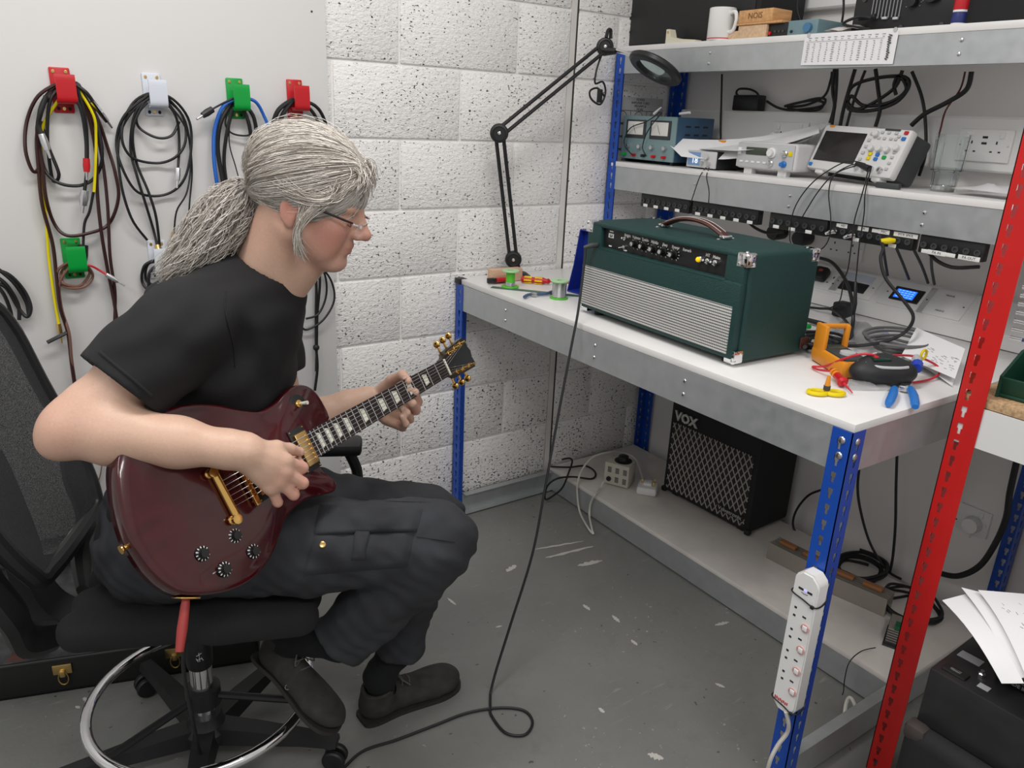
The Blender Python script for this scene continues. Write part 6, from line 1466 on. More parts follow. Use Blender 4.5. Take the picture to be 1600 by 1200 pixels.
# printed chart stuck on the shelf beam
XC = SX - .0005; ya, za = PX(1258, 58, x=XC).y, 0; yb = PX(1405, 48, x=XC).y; W = ya - yb
ch = thing('paper_chart', 'printed table of figures taped to the top shelf beam', 'paper'); ch.matrix_world = FRM(XC, ya, 1.770); HC_ = .082
ob('sheet', MB().grid(12, 6, lambda s, q: Vector((W * s, -HC_ * q - .004 * s, .0008 + .003 * math.sin(PI * s) * q))), 'paper', ch, True, 180)
mb = MB(); rg = random.Random(5)
for k in range(12):
    mb.box((W * (.07 + .072 * k), -HC_ * .13, .0022), (.010, .0014, .0004)); mb.box((W * (.07 + .072 * k), -HC_ * .20, .0022), (.006, .0014, .0004))
    for r in range(9): mb.box((W * (.06 + .072 * k) + rg.uniform(-.001, .001), -HC_ * (.32 + .07 * r), .0042), (.004 + .003 * (k % 4 == 0) + rg.uniform(-.001, .001), .0017, .0004))
mb.box((W * .45, -HC_ * .25, .0030), (W * .84, .0007, .0004)); ob('printed_figures', mb, 'grey_ink', ch, False)
ob('handwriting', MB().tube([(W * .93 + (.004 if k % 2 else -.004) + rg.uniform(-.002, .002), -HC_ * (.16 + .036 * k), .0034) for k in range(22)], .0009, 5, 4), 'ink', ch)
for a in (.045, .965): ob('tape', MB().cyl((W * a, -HC_ * .03, .001), (W * a, -HC_ * .03, .002), .006, n=12), 'gear_grey', ch)
# ================================================================== right end of the bench: meters, tools, leads
# orange multimeter in its holster
t = thing('multimeter', 'orange and grey multimeter on its side at the right of the bench', 'multimeter', (.525, -1.345, BZ), math.radians(-28))
ob('holster', MB().rbox((0, 0, .022), (.085, .16, .042), .012), 'orange_plastic', t); ob('meter_face', MB().rbox((0, -.002, .040), (.066, .138, .012), .005), 'dark_grey_plastic', t)
ob('display', MB().rbox((0, .040, .0465), (.05, .035, .002), .001), 'lcd_dark', t); ob('dial', MB().lathe([(.019, .046), (.018, .052), (.005, .053), (0, .053)], 20, Matrix.Translation((0, -.022, 0))), 'gear_grey', t)
ob('stand', MB().rbox((-.034, .05, .066), (.012, .05, .07), .004), 'orange_plastic', t); ob('stand_bar', MB().rbox((.004, .070, .092), (.085, .014, .012), .004), 'orange_plastic', t); ob('stand_leg', MB().rbox((.040, .066, .066), (.012, .016, .06), .004), 'orange_plastic', t)
# grey folded leads heap
def coil(n, R0, R1, z0, z1, jit, rg, sq=(1, 1)):
    return [Vector((sq[0] * (R0 + (R1 - R0) * (k / n) + rg.uniform(-jit, jit)) * math.cos(2 * PI * k / 10), sq[1] * (R0 + (R1 - R0) * (k / n) + rg.uniform(-jit, jit)) * math.sin(2 * PI * k / 10), z0 + (z1 - z0) * k / n + rg.uniform(0, jit * .3))) for k in range(n)]
def coil_thing(name, loc, pts, r, m, label, rz=0., group=None):
    o = ob(name, MB().tube(pts, r, 7, 5), m); o.location = loc; o.rotation_euler = (0, 0, rz); return tag(o, label, 'cable', group)
rg = random.Random(21)
coil_thing('grey_lead_coil', (.79, -1.33, BZ + .006), coil(55, .045, .11, 0, .045, .010, rg, (1.0, .75)), .004, mat('grey_wire', (.14, .14, .145), rough=.5), 'heap of coiled grey leads in front of the sloping trunking', .3)
coil_thing('black_lead_coil', (.63, -1.22, BZ + .006), coil(35, .04, .08, 0, .03, .012, rg, (1, .7)), .0042, 'black_rubber', 'black leads coiled behind the multimeter', .2)
# red test lead with probe
rl = thing('red_test_lead', 'red test lead with red probe curling round the wire stripper', 'test lead')
ob('lead', MB().tube([PX(u, v, z=BZ + h) for u, v, h in ((1302, 580, .02), (1280, 578, .008), (1270, 573, .006), (1290, 572, .012), (1320, 560, .05), (1350, 553, .07), (1378, 557, .065), (1405, 555, .06), (1435, 558, .05), (1462, 570, .03), (1468, 582, .015), (1455, 592, .006), (1432, 597, .005), (1410, 598, .005))], .0028, 8, 8), mat('red_wire', (.60, .03, .05), rough=.4), rl)
a, b = PX(1300, 578, z=BZ + .022), PX(1332, 614, z=BZ + .006); d = (b - a)
ob('probe_body', MB().ring([a, a + d * .3, a + d * .5, a + d * .54, a + d * .60], [.006, .009, .010, .013, .008], 12), 'red_plastic', rl); ob('probe_tip', MB().ring([a + d * .60, b], [.003, .0012], 8), 'red_wire', rl)
for q in (.12, .22): ob('grip_ring', MB().ring([a + d * (q - .03), a + d * (q + .03)], .0095, 12), 'orange_plastic', rl)
# yellow clip
t = thing('yellow_tape_clip', 'yellow ring-shaped clip standing near the bench front edge', 'clip', PX(1290, 617, z=BZ), -.6)
for s in (-1, 1): ob('yellow_half', MB().ring([Vector((.019 * s + .020 * math.cos(2 * PI * k / 20), .014 * math.sin(2 * PI * k / 20), .0055)) for k in range(20)], .005, 8, True), 'yellow_plastic', t)
ob('post', MB().ring([Vector((0, 0, .01)), Vector((0, 0, .02)), Vector((0, 0, .045))], [.005, .007, .0035], 10), 'orange_plastic', t); ob('post_tip', MB().cyl((0, 0, .012), (0, 0, .022), .0075, n=12), 'dark_grey_plastic', t)
# black cable tester / stripper body
t = thing('cable_tester', 'rounded black handheld tool with dark green window lying on the bench', 'tool', (.505, -1.462, BZ), math.radians(-35))
bf_ = Field((-.09, -.06, -.005), (.09, .06, .08), .003)
bf_.ell((-.025, 0, .030), (.05, .036, .030), None, .02); bf_.ell((.03, 0, .032), (.05, .034, .030), None, .02); bf_.ell((.0, .012, .045), (.045, .026, .026), None, .02); bf_.half((0, 0, .002), (0, 0, -1), bf_.lo, bf_.lo + bf_.h * bf_.n, .002)
ob('body', bf_.mesh('body', 1), mat('soft_black', (.02, .021, .022), rough=.55), t)
ob('trim', MB().tube([(-.046, -.010, .052), (-.02, -.026, .050), (.02, -.030, .051), (.045, -.024, .052)], .0035, 8), 'gear_grey', t); ob('trim', MB().tube([(-.046, -.010, .053), (-.030, .012, .064), (-.012, .020, .069)], .0035, 8), 'gear_grey', t)
ob('window', MB().rbox((-.012, -.002, .064), (.042, .032, .008), .006), mat('dark_green_window', (.008, .035, .022), rough=.25), t); ob('red_button', MB().sphere((-.024, -.008, .068), .0065, 10, (1, 1, .6)), 'red_plastic', t); ob('side_badge', MB().rbox((-.050, .006, .052), (.014, .010, .003), .001), 'gear_grey', t)
# blue handled pliers beneath it
t = thing('pliers', 'pliers with bright blue handles sticking out from under the black tool', 'pliers', (.455, -1.535, BZ))
for (u0, v0, u1, v1) in ((1398, 606, 1388, 632), (1422, 606, 1430, 636)):
    a, b = PX(u0, v0, z=BZ + .012) - Vector((.455, -1.535, BZ)), PX(u1, v1, z=BZ + .009) - Vector((.455, -1.535, BZ)); m_ = (a + b) / 2 + Vector((.004, 0, .002))
    ob('handle', MB().ring(catmull([a, m_, b], 4), [.007, .0085, .0095, .0095, .010, .0095, .0095, .009, .007], 10, flat=.8), 'blue_plastic', t)
ob('pliers_head', MB().rbox((.065, .02, .010), (.05, .02, .014), .004, Matrix.Rotation(.3, 3, 'Z')), 'bright_steel', t)
t = thing('blue_grey_knife', 'grey and blue tool end poking out behind the black tool', 'tool', (.60, -1.49, BZ + .03)); ob('grey_grip', MB().ring([Vector((.03, .02, .02)), Vector((0, 0, .015))], [.010, .012], 10), 'gear_grey', t); ob('blue_collar', MB().ring([Vector((0, 0, .015)), Vector((-.022, -.012, .010))], [.013, .012], 10), mat('royal_blue', (.02, .06, .50), rough=.4), t); ob('yellow_ring', MB().ring([Vector((.045 + .012 * math.cos(k * PI / 6), .012, .028 + .012 * math.sin(k * PI / 6))) for k in range(12)], .003, 6, True), 'yellow_plastic', t)
t = ob('small_plastic_bag', MB().grid(12, 8, lambda s, q: Vector((-.055 + .11 * s, -.035 + .07 * q, .003 + .016 * abs(math.sin(8 * s + 3 * q)) * math.sin(PI * s) * math.sin(PI * q)))), mat('clear_film', (.75, .75, .76), rough=.15, trans=.75, ior=1.15), None, True, 180); t.location = PX(1352, 603, z=BZ); t.rotation_euler = (0, 0, -.5); tag(t, 'crinkled clear plastic bag in front of the multimeter', 'bag')
# papers against the trunking
a = [PX(1408, 556, z=BZ + .03), PX(1492, 592, z=BZ + .018), PX(1508, 545, z=BZ + .05), PX(1432, 512, z=BZ + .065)]
p3 = sheet('paper_sheet', a, 'white sheet with handwritten notes leaning behind the red test lead'); 
mb = MB(); A_, B_, C_, D2 = a
for k in range(46):
    s, q = rg.uniform(.35, .95), rg.uniform(.15, .6); P_ = (A_ * (1 - s) + B_ * s) * (1 - q) + (D2 * (1 - s) + C_ * s) * q; dd = (B_ - A_).normalized() * rg.uniform(.003, .009)
    mb.ring([P_ + UP * .0012, P_ + UP * .0012 + dd], .0006, 4)
ob('handwriting', mb, 'grey_ink', p3)
sheet('paper_stack', [PX(1408, 560, z=BZ + .004), PX(1488, 604, z=BZ + .002), PX(1500, 560, z=BZ + .012), PX(1440, 530, z=BZ + .02)], 'lower white sheets under the handwritten sheet', curl=lambda s, q: Vector((0, 0, .008 * math.sin(PI * s))))
sheet('plastic_sleeve', [PX(1268, 520, z=BZ + .004), PX(1345, 545, z=BZ + .004), PX(1405, 530, z=BZ + .01), PX(1330, 500, z=BZ + .01)], 'crumpled clear plastic sleeve behind the leads', mm='clear_film', curl=lambda s, q: Vector((0, 0, .012 * abs(math.sin(9 * s + 5 * q)))))
for i, (u0, v0, u1, v1, m_, lb) in enumerate(((1262, 500, 1305, 512, 'black_plastic', 'black marker pen lying behind the amplifier corner'), (1262, 522, 1312, 542, 'dark_grey_plastic', 'thick dark grey tool handle right of the amplifier'), (1256, 530, 1285, 540, 'cream_plastic', 'cream pen beside the dark grey handle'), (1256, 509, 1266, 511, 'green_plastic', 'small green stub behind the amplifier'))):
    t = ob('pen', MB().ring([PX(u0, v0, z=BZ + .012), PX((u0 + u1) / 2, (v0 + v1) / 2, z=BZ + .012), PX(u1, v1, z=BZ + .010)], [.007, .008 if i != 1 else .014, .006 if i != 1 else .012], 10), m_); tag(t, lb, 'pen')
# ================================================================== lower shelf
LZ = .107
vx = thing('combo_amplifier', 'black combo amplifier with silver diamond grille cloth lettered VOX', 'amplifier'); vA = Vector((.95, -.428, LZ)); vB = Vector((.962, -.850, LZ)); ex = (vB - vA); VW = ex.length; ex.normalize(); ey = UP.cross(ex); vx.matrix_world = frameM(vA, ex, ey, UP); VH, VD = .435, .235
ob('cabinet', MB().rbox((VW / 2, VD / 2, VH / 2 + .008), (VW, VD, VH - .008), .010), 'black_matt', vx)
def vgrille():
    m = mat('diamond_cloth', (.02, .018, .017), rough=.7); N, L, B = nodes_of(m)
    L(mix_col(m, 0., (.02, .017, .016), (.02, .017, .016)), B.inputs['Base Color']); return m
GX0, GX1, GZ0, GZ1 = .020, VW - .022, .030, VH - .125
ob('grille_cloth', MB().bb(GX0, GX1, -.002, .004, GZ0, GZ1), vgrille(), vx, False)
mb = MB(); step = .0255; sl = 1.75                                                      # raised silver lattice threads
def clip(x0, z0, x1, z1):
    P_ = []
    for t0 in (0., 1.): pass
    tmin, tmax = 0., 1.; dx, dz = x1 - x0, z1 - z0
    for p_, q_ in ((-dx, x0 - GX0), (dx, GX1 - x0), (-dz, z0 - GZ0), (dz, GZ1 - z0)):
        if abs(p_) < 1e-9:
            if q_ < 0: return None
        else:
            r_ = q_ / p_
            if p_ < 0: tmin = max(tmin, r_)
            else: tmax = min(tmax, r_)
    return None if tmin >= tmax else ((x0 + dx * tmin, z0 + dz * tmin), (x0 + dx * tmax, z0 + dz * tmax))
for sg in (-1, 1):
    for k in range(-30, 60):
        c = clip(k * step, GZ0, k * step + sg * .4 / sl, GZ0 + .4)
        if c: mb.ring([Vector((c[0][0], -.0025, c[0][1])), Vector((c[1][0], -.0025, c[1][1]))], .0024, 4)
lt = ob('lattice_threads', mb, mat('silver_thread', (.36, .34, .31), rough=.5, metal=.3), vx); lt['kind'] = 'stuff'
VM = frameM((0, -.003, 0), (1, 0, 0), (0, 0, 1), (0, -1, 0))
lg = mat('logo_silver', (.50, .50, .47), rough=.4, metal=.3)
text('logo_lettering', 'VOX', .050, VM @ Matrix.Translation((.082, VH - .094, .003)), lg, vx, depth=.003, bold=.002); text('model_lettering', 'Valvetronix', .023, VM @ Matrix.Translation((VW - .085, .062, .005)), lg, vx, depth=.001)
ob('name_strip', MB().bb(VW - .145, VW - .025, -.0072, -.004, .052, .074), 'black_matt', vx, False)
for s in (.05, VW - .05): ob('foot', MB().bb(s - .015, s + .015, .02, .21, .0, .012), 'black_rubber', vx, False)
for z_ in (.016, VH - .004):
    for x_ in (.006, VW - .006): ob('corner_cap', MB().rbox((x_, .006, z_), (.022, .022, .022), .006), 'black_plastic', vx)
# variac box
va = thing('variac_box', 'cream metal box with black dial and vent slots on the lower shelf', 'transformer', (.845, -.285, LZ), math.radians(-63)); W, D, H = .105, .085, .098
ob('case', MB().rbox((0, 0, H / 2 + .004), (W, D, H - .004), .003), mat('cream_metal', (.56, .54, .46), rough=.5), va)
ob('dial', MB().lathe([(.036, H), (.036, H + .004), (.022, H + .006), (.020, H + .024), (.014, H + .027), (0, H + .027)], 24, Matrix.Translation((.008, .005, 0))), 'black_plastic', va)
for r in range(2):
    for g in range(3):
        if r == 0 and g == 0: continue
        for k in range(5): ob('vent_slot', MB().bb(-.038 + .033 * g, -.022 + .033 * g, -D / 2 - .001, -D / 2 + .001, .020 + .04 * r + .005 * k, .0225 + .04 * r + .005 * k), 'slot_dark', va, False)
ob('grommet', MB().cyl((-.030, -D / 2 + .001, .030), (-.030, -D / 2 - .006, .030), .010, n=14), 'black_rubber', va)
wc = mat('white_wire', (.62, .60, .55), rough=.5)
q0 = va.matrix_world
cable('white_mains_cable', [PX(943, 752, z=.145), PX(938, 762, z=.122), PX(930, 772, z=.118), PX(923, 786, x=.68), PX(921, 805, x=.672), PX(925, 827, z=.014), PX(927, 834, z=.006), PX(919, 825, z=.014), PX(906, 800, x=.674), PX(902, 772, x=.68), PX(903, 752, z=.125), PX(910, 733, z=.16), PX(925, 715, z=.20), PX(948, 707, z=.215), PX(968, 707, z=.20), PX(988, 713, z=.185), PX(998, 728, z=.16), PX(1004, 748, z=.13)], .0042, wc, 'white mains cord looping over the lower shelf edge')
t = thing('extension_plug', 'white square mains plug lying beside the black combo amplifier', 'plug', (.892, -.402, LZ), -.9); t.scale = (1.3, 1.3, 1.3); ob('plug_body', MB().rbox((0, 0, .014), (.062, .066, .028), .009), 'white_plastic', t); ob('raised_block', MB().rbox((.0, .0, .030), (.026, .030, .012), .003), 'white_plastic', t)
for k, (a, b) in enumerate(((-.018, 0), (.018, .014), (.018, -.014))): ob('pin', MB().rbox((a, b, .033), (.006, .004, .016), .001), 'brass', t)
cable('tangled_cable', [PX(u, v, z=zz) for u, v, zz in ((878, 718, .15), (890, 716, .16), (894, 722, .15), (888, 740, .12), (880, 760, .115), (868, 772, .05), (852, 780, .02), (855, 760, .09), (870, 748, .13), (895, 745, .13), (925, 748, .11), (930, 738, .12), (915, 728, .12), (890, 730, .12), (860, 729, .12))], .004, 'black_rubber', 'black cord tangled on the left end of the lower shelf')
# ribbed power resistors
def resistor(p, rz, label, ln=.19):
    t = thing('load_resistor', label, 'resistor', p, rz, group='finned load resistors'); W, H = .06, .062
    ob('core', MB().rbox((0, 0, H * .22), (ln, W * .9, H * .35), .002), mat('dull_alloy', (.36, .33, .29), rough=.5, metal=.4), t)
    for k in range(6): ob('fin', MB().bb(-ln / 2, ln / 2, -W / 2 + W * k / 5 - .0014, -W / 2 + W * k / 5 + .0014, 0, H), 'dull_alloy', t, False)
    for s in (-1, 1): ob('copper_clip', MB().rbox((s * ln * .22, 0, H + .006), (ln * .30, .022, .014), .004), mat('copper_wood', (.36, .16, .06), rough=.5), t)
resistor((.945, -1.075, LZ), math.radians(-86), 'finned load resistor left of the blue front post', .20); resistor((.955, -1.285, LZ), math.radians(-78), 'finned load resistor half hidden behind the blue front post', .20)
t = thing('small_transformer', 'small laminated transformer with green terminals near the shelf front', 'transformer', (.875, -1.47, LZ), .4)
ob('core', MB().rbox((0, 0, .03), (.085, .05, .05), .002), 'dull_alloy', t)
for k in range(6): ob('lamination', MB().bb(-.044, .044, -.026, .026, .008 + .008 * k, .0105 + .008 * k), 'dark_grey_plastic', t, False)
ob('mounting_foot', MB().bb(-.055, .055, -.03, .03, 0, .005), 'dark_grey_plastic', t, False); ob('terminal_block', MB().rbox((-.03, .0, .062), (.03, .018, .016), .002), mat('dark_green', (.01, .12, .05), rough=.4), t)
cable('earth_wire', [PX(u, v, z=zz) for u, v, zz in ((1368, 1012, .13), (1345, 1018, .13), (1327, 1035, .12), (1320, 1060, .07), (1318, 1080, .02), (1316, 1086, .01))], .0015, 'black_rubber', 'thin black wire drooping over the lower shelf front')
rg = random.Random(4)
coil_thing('cable_coil', (1.10, -1.205, LZ + .006), coil(42, .075, .10, 0, .035, .010, rg, (1, .8)), .0052, 'black_rubber', 'coil of thick black cable at the back of the lower shelf', .1, 'black cable coils on the lower shelf')
coil_thing('cable_coil', (1.045, -1.415, LZ + .006), coil(36, .07, .105, 0, .03, .016, rg, (1, .9)), .0045, 'black_rubber', 'loose coil of black cable behind the red post', .6, 'black cable coils on the lower shelf')
for i, (pts, lb) in enumerate((([(1345, 715), (1340, 760), (1345, 800), (1360, 850), (1385, 890), (1408, 905)], 'black cable falling from the bench to the coil, left one'), ([(1402, 700), (1400, 760), (1399, 820), (1395, 870), (1390, 895)], 'black cable falling straight to the coil behind the red post'))):
    cable('drop_cable', [PX(u, v, x=1.17) for u, v in pts], .0045, 'black_rubber', lb)
cable('drop_cable', [PX(u, v, x=1.2) for u, v in ((1512, 690), (1500, 730), (1480, 770), (1462, 800))], .006, 'black_rubber', 'black cable dropping behind the red post below the bench')
cable('drop_cable', [PX(u, v, x=1.15) for u, v in ((1590, 715), (1578, 770), (1572, 810), (1555, 850), (1530, 885), (1495, 900), (1460, 893))], .009, 'black_rubber', 'thick black hose-like cable sagging under the red bench')
cable('black_cable', [PX(u, v, x=1.16) for u, v in ((1285, 765), (1262, 775), (1243, 800), (1240, 825), (1258, 845), (1290, 855), (1320, 870))], .0042, 'black_rubber', 'black cord coming out behind the black combo amplifier')
q = PX(1508, 808, x=1.236); plate(q.y, q.z, 1.24, .146, .086, 'white double wall socket low behind the red post'); t = thing('mains_plug', 'white mains plug in the low wall socket', 'plug'); t.matrix_world = FRM(1.231, q.y - .03, q.z - .008); ob('plug_body', MB().lathe([(.026, 0), (.027, .006), (.023, .028), (0, .03)], 18), 'white_plastic', t); ob('flex_exit', MB().ring([(0, -.02, .012), (0, -.045, .01)], [.007, .004], 8), 'white_plastic', t)
# ================================================================== power strip tied to the blue post
ya_ = RY - .0; a, b = PX(1263, 893, x=FX - .03), PX(1228, 1112, x=FX - .03)
ps_ = thing('power_strip', 'white four-way extension strip with USB ports tied to the blue post', 'power strip'); ez = Vector((-1, 0, 0)); ey = Vector((0, 0, 1)); ex = Vector((0, -1, 0))
L_ = a.z - b.z; ps_.matrix_world = frameM((FX - .034, (a.y + b.y) / 2, b.z), ex, ey, ez); W = .060
prf = [(-W / 2, .022), (-W / 2 + .004, .012), (-.012, 0), (.012, 0), (W / 2 - .004, .012), (W / 2, .022), (W / 2, L_ - .022), (W / 2 - .004, L_ - .012), (.012, L_), (-.012, L_), (-W / 2 + .004, L_ - .012), (-W / 2, L_ - .022)]
ob('body', MB().prism(prf, -.030, .0, None), 'white_plastic', ps_); ob('top_face', MB().prism([(x * .92, .004 + y_ * (L_ - .008) / L_) for x, y_ in prf], -.002, .004, None), 'white_plastic', ps_)
for k in range(4):
    z_ = L_ * (.715 - .155 * k)
    for (x, y_, w_, h_) in ((-.014, .012, .006, .005), (-.014, -.008, .006, .005), (.010, .0, .004, .009)): ob('pin_hole', MB().rbox((x, z_ + y_, .0042), (w_ if x < 0 else .009, h_ if x < 0 else .004, .001), .0002), 'slot_dark', ps_, False)
    zs = z_ - L_ * .065; sw = ob('switch_ring', MB().lathe([(.0105, .004), (.0105, .006), (.0085, .0065), (.0085, .005)], 20, Matrix.Translation((.017, zs, 0))), mat('pink_ring', (.70, .40, .38), rough=.4), ps_); ob('switch', MB().rbox((.017, zs, .0065), (.012, .013, .004), .003), 'white_plastic', sw)
for x in (-.010, .012): ob('usb_port', MB().rbox((x, L_ * .885, .0042), (.012, .005, .001), .0002), 'slot_dark', ps_, False)
ob('usb_light', MB().rbox((.001, L_ * .885, .0045), (.006, .006, .001), .0003), mat('usb_glow', (.4, .4, 1.), rough=.3, emit=(.35, .35, 1.), estr=.9), ps_)
ob('usb_mark', MB().tube([(-.008, L_ * .865, .0044), (0, L_ * .862, .0044), (.008, L_ * .866, .0044)], .0007, 5), 'ink', ps_)
mb = MB()
for k in range(8): mb.box((-.022 + .0045 * k, .026 + .0015 * (k % 2), .0044), (.003, .007 + .003 * (k == 0), .0006))
ob('red_lettering', mb, mat('red_print', (.55, .05, .07), rough=.5), ps_, False)
for zz in (L_ * .83, L_ * .055): 
    tie = ob('cable_tie', MB().tube([(-W / 2 - .001, zz + .004, -.030), (-W / 2 - .001, zz + .004, .004), (0, zz - .002, .0055), (W / 2 + .001, zz - .006, .004), (W / 2 + .001, zz - .002, -.030), (W / 2 - .012, zz + .02, -.042)], .0018, 6), 'black_plastic', ps_)
    ob('tie_head', MB().rbox((W / 2 - .006, zz - .007, .0065), (.008, .008, .006), .002), 'black_plastic', tie)
cable('white_mains_cable', [PX(1228, 1112, x=FX - .04), PX(1232, 1130, x=FX - .03), PX(1230, 1145, x=FX - .02), PX(1215, 1165, x=FX - .03), PX(1203, 1190, x=FX - .04), PX(1195, 1225, z=.02)], .0048, wc, 'white cord leaving the bottom of the extension strip')
cable('white_flex', [PX(u, v, z=zz) for u, v, zz in ((1318, 1130, .01), (1322, 1100, .04), (1328, 1090, .06), (1335, 1100, .05), (1340, 1120, .02))], .005, wc, 'white flex loop standing on the floor behind the blue post')
# ================================================================== bottom right: speaker cabinet, amplifier chassis, papers
cF, cB_, cR = PX(1453, 1043, z=.52), PX(1527, 1001, z=.52), PX(1600, 1126, z=.52)
ex = cR - cF; ex.z = 0; ex.normalize(); ey = Vector((-ex.y, ex.x, 0)); ey = ey if ey.dot(cB_ - cF) > 0 else -ey; CDp = max(.20, (cB_ - cF).dot(ey))
t = thing('padded_speaker', 'large black speaker cabinet on the floor at the bottom right', 'speaker'); t.matrix_world = frameM(Vector((cF.x, cF.y, 0)) - ey * .03 - ex * .012, ex, ey, UP)
ob('cabinet', MB().rbox((.30, .17, .201), (.60, .34, .378), .03, seg=3), 'black_matt', t)
for x in (.08, .52):
    for y_ in (.06, .28): ob('foot', MB().cyl((x, y_, 0), (x, y_, .02), .02, n=14), 'black_rubber', t)
ob('corner_cap', MB().rbox((.022, .024, .374), (.045, .045, .04), .014), mat('worn_vinyl', (.045, .035, .032), rough=.6), t)
ac = thing('amplifier_chassis', 'black upturned amplifier chassis with transformer on the speaker cabinet', 'amplifier'); ac.matrix_world = frameM(Vector((cF.x, cF.y, .3905)), ex, ey, UP); mat('chassis_black', (.020, .020, .021), rough=.30, noise=.2, nscale=20)
ob('chassis', MB().rbox((.25, CDp / 2, .065), (.50, CDp, .129), .004), 'chassis_black', ac)
tf = ob('transformer', MB().rbox((.125, .115, .160), (.085, .085, .060), .010), 'black_plastic', ac); ob('top_band', MB().rbox((.125, .115, .186), (.09, .07, .012), .003), 'dark_grey_plastic', tf)
for i_, l_ in enumerate(('MODEL', 'TRANSFORMER', 'OUTPUT', 'MADE IN')): text('lettering', l_, .010, frameM((.125, .0722, .174 - .011 * i_), (1, 0, 0), (0, 0, 1), (0, -1, 0)), 'grey_ink', tf)
for x in (.07, .18):
    for y_ in (.06, .17): ob('bolt', MB().lathe([(.007, .13), (.007, .136), (.004, .138), (.004, .143), (0, .143)], 6, Matrix.Translation((x, y_, 0))), 'bright_steel', ac)
ob('mains_inlet', MB().rbox((.036, .028, .131), (.046, .026, .006), .003), 'black_plastic', ac); ob('inlet_pins', MB().rbox((.036, .028, .1345), (.02, .006, .002), .0005), 'bright_steel', ac); ob('rating_label', MB().bb(.012, .055, .085, .110, .1302, .1312), 'grey_ink', ac, False); ob('white_label', MB().bb(.078, .098, .022, .038, .1302, .1312), 'gear_grey', ac, False)
ob('round_hole', MB().lathe([(.024, .130), (.026, .133), (.028, .130)], 24, Matrix.Translation((.235, .045, 0))), 'dark_grey_plastic', ac)
ob('brown_disc', MB().cyl((.045, .165, .13), (.045, .165, .133), .012, n=16), 'brown_leather', ac)
for i, (c4, lb) in enumerate((([(1472, 938), (1510, 928), (1600, 1068), (1565, 1068)], 'lowest white sheet fanned over the amplifier chassis'), ([(1502, 918), (1530, 925), (1625, 1052), (1588, 1062)], 'middle white sheet fanned over the amplifier chassis'), ([(1528, 922), (1600, 928), (1690, 1030), (1605, 1062)], 'top white sheet with pencil marks over the amplifier chassis'))):
    zz = .625 + .012 * i; P4 = [PX(c4[0][0], c4[0][1], z=zz + .01), PX(c4[1][0], c4[1][1], z=zz + .01), PX(c4[2][0], c4[2][1], z=zz - .01), PX(c4[3][0], c4[3][1], z=zz - .03)]
    o = sheet('paper_sheet', P4, lb, curl=lambda s, q: Vector((0, 0, .012 * math.sin(PI * q))), group='papers on the chassis')
    if i == 2:
        mb = MB()
        for k in range(40):
            s, q = rg.uniform(.2, .9), rg.uniform(.15, .8); P_ = (P4[0] * (1 - s) + P4[1] * s) * (1 - q) + (P4[3] * (1 - s) + P4[2] * s) * q + UP * (.0125 * math.sin(PI * q)); mb.ring([P_, P_ + Vector((rg.uniform(-.006, .006), -.006, 0))], .0006, 4)
        ob('pencil_marks', mb, 'grey_ink', o)
pr_ = thing('paper_prop', 'black box behind the transformer holding up the papers', 'box'); pr_.matrix_world = frameM(ac.matrix_world @ Vector((.30, .14, .1302)), ex, ey, UP); ob('box_body', MB().rbox((0, 0, .048), (.12, .10, .095), .006), 'black_plastic', pr_); ob('box_lid', MB().rbox((0, 0, .094), (.126, .106, .010), .004), 'dark_grey_plastic', pr_)
# ================================================================== on the red bench
t = thing('parts_bin', 'dark green open parts bin holding brown card on the red bench', 'bin', (.60, -1.80, 1.008), math.radians(4)); mat('bin_green', (.008, .055, .032), rough=.45)
ob('bin_base', MB().rbox((.0, 0, .004), (.16, .20, .008), .003), 'bin_green', t); ob('bin_front', MB().rbox((-.078, 0, .022), (.006, .20, .044), .002, Matrix.Rotation(-.25, 3, 'Y')), 'bin_green', t); ob('bin_back', MB().rbox((.078, 0, .045), (.006, .20, .09), .002), 'bin_green', t)
for s in (-1, 1): ob('bin_side', MB().prism([(-.085, .0), (.080, .0), (.080, .09), (.0, .086), (-.085, .045)], -.003, .003, Matrix.Translation((0, s * .098, 0)) @ Matrix.Rotation(PI / 2, 4, 'X')), 'bin_green', t, False)
for k in range(3): ob('bin_rib', MB().rbox((.02 - .03 * k, .1015, .06 - .006 * k), (.010, .004, .02), .001), 'bin_green', t)
t = ob('brown_card', MB().rbox((0, 0, 0), (.17, .06, .003), .001, Euler((.5, -.35, .2)).to_matrix()), mat('kraft', (.48, .30, .18), rough=.7)); t.location = (.60, -1.80, 1.062); tag(t, 'folded brown card sticking out of the green parts bin', 'card')
t = thing('tool_rack', 'blue rack holding a row of hex driver tools on the red bench', 'rack', (.96, -1.625, 1.008)); ob('rack_base', MB().rbox((.02, -.10, .008), (.10, .12, .015), .002), 'blue_paint', t); ob('rack_plate', MB().rbox((.02, -.10, .11), (.10, .02, .21), .002), 'blue_paint', t)
cols = ['black_plastic', 'black_plastic', 'blue_paint', 'orange_plastic', 'blue_paint', 'red_plastic', 'green_plastic', 'black_plastic', 'blue_paint']
for k in range(9):
    z_ = .20 - .022 * k; o = thing('nut_driver', ['topmost', 'second', 'third', 'fourth', 'fifth', 'sixth', 'seventh', 'eighth', 'lowest'][k] + ' nut driver counting down the blue rack', 'nut driver', (.965, -1.545, 1.008 + z_), group='nut drivers in the blue rack'); r = .0085 - .0004 * k
    ob('socket_end', MB().lathe([(r, .03), (r, .0), (r * .65, .0), (r * .65, .012)], 12, Matrix.Rotation(PI / 2, 4, 'X') @ Matrix.Translation((0, 0, -.02))), 'chrome', o); ob('handle', MB().ring([(0, -.012, 0), (.0, -.03, 0), (0, -.19, 0)], [r * .7, r * 1.25, r * 1.2], 10), cols[k], o)
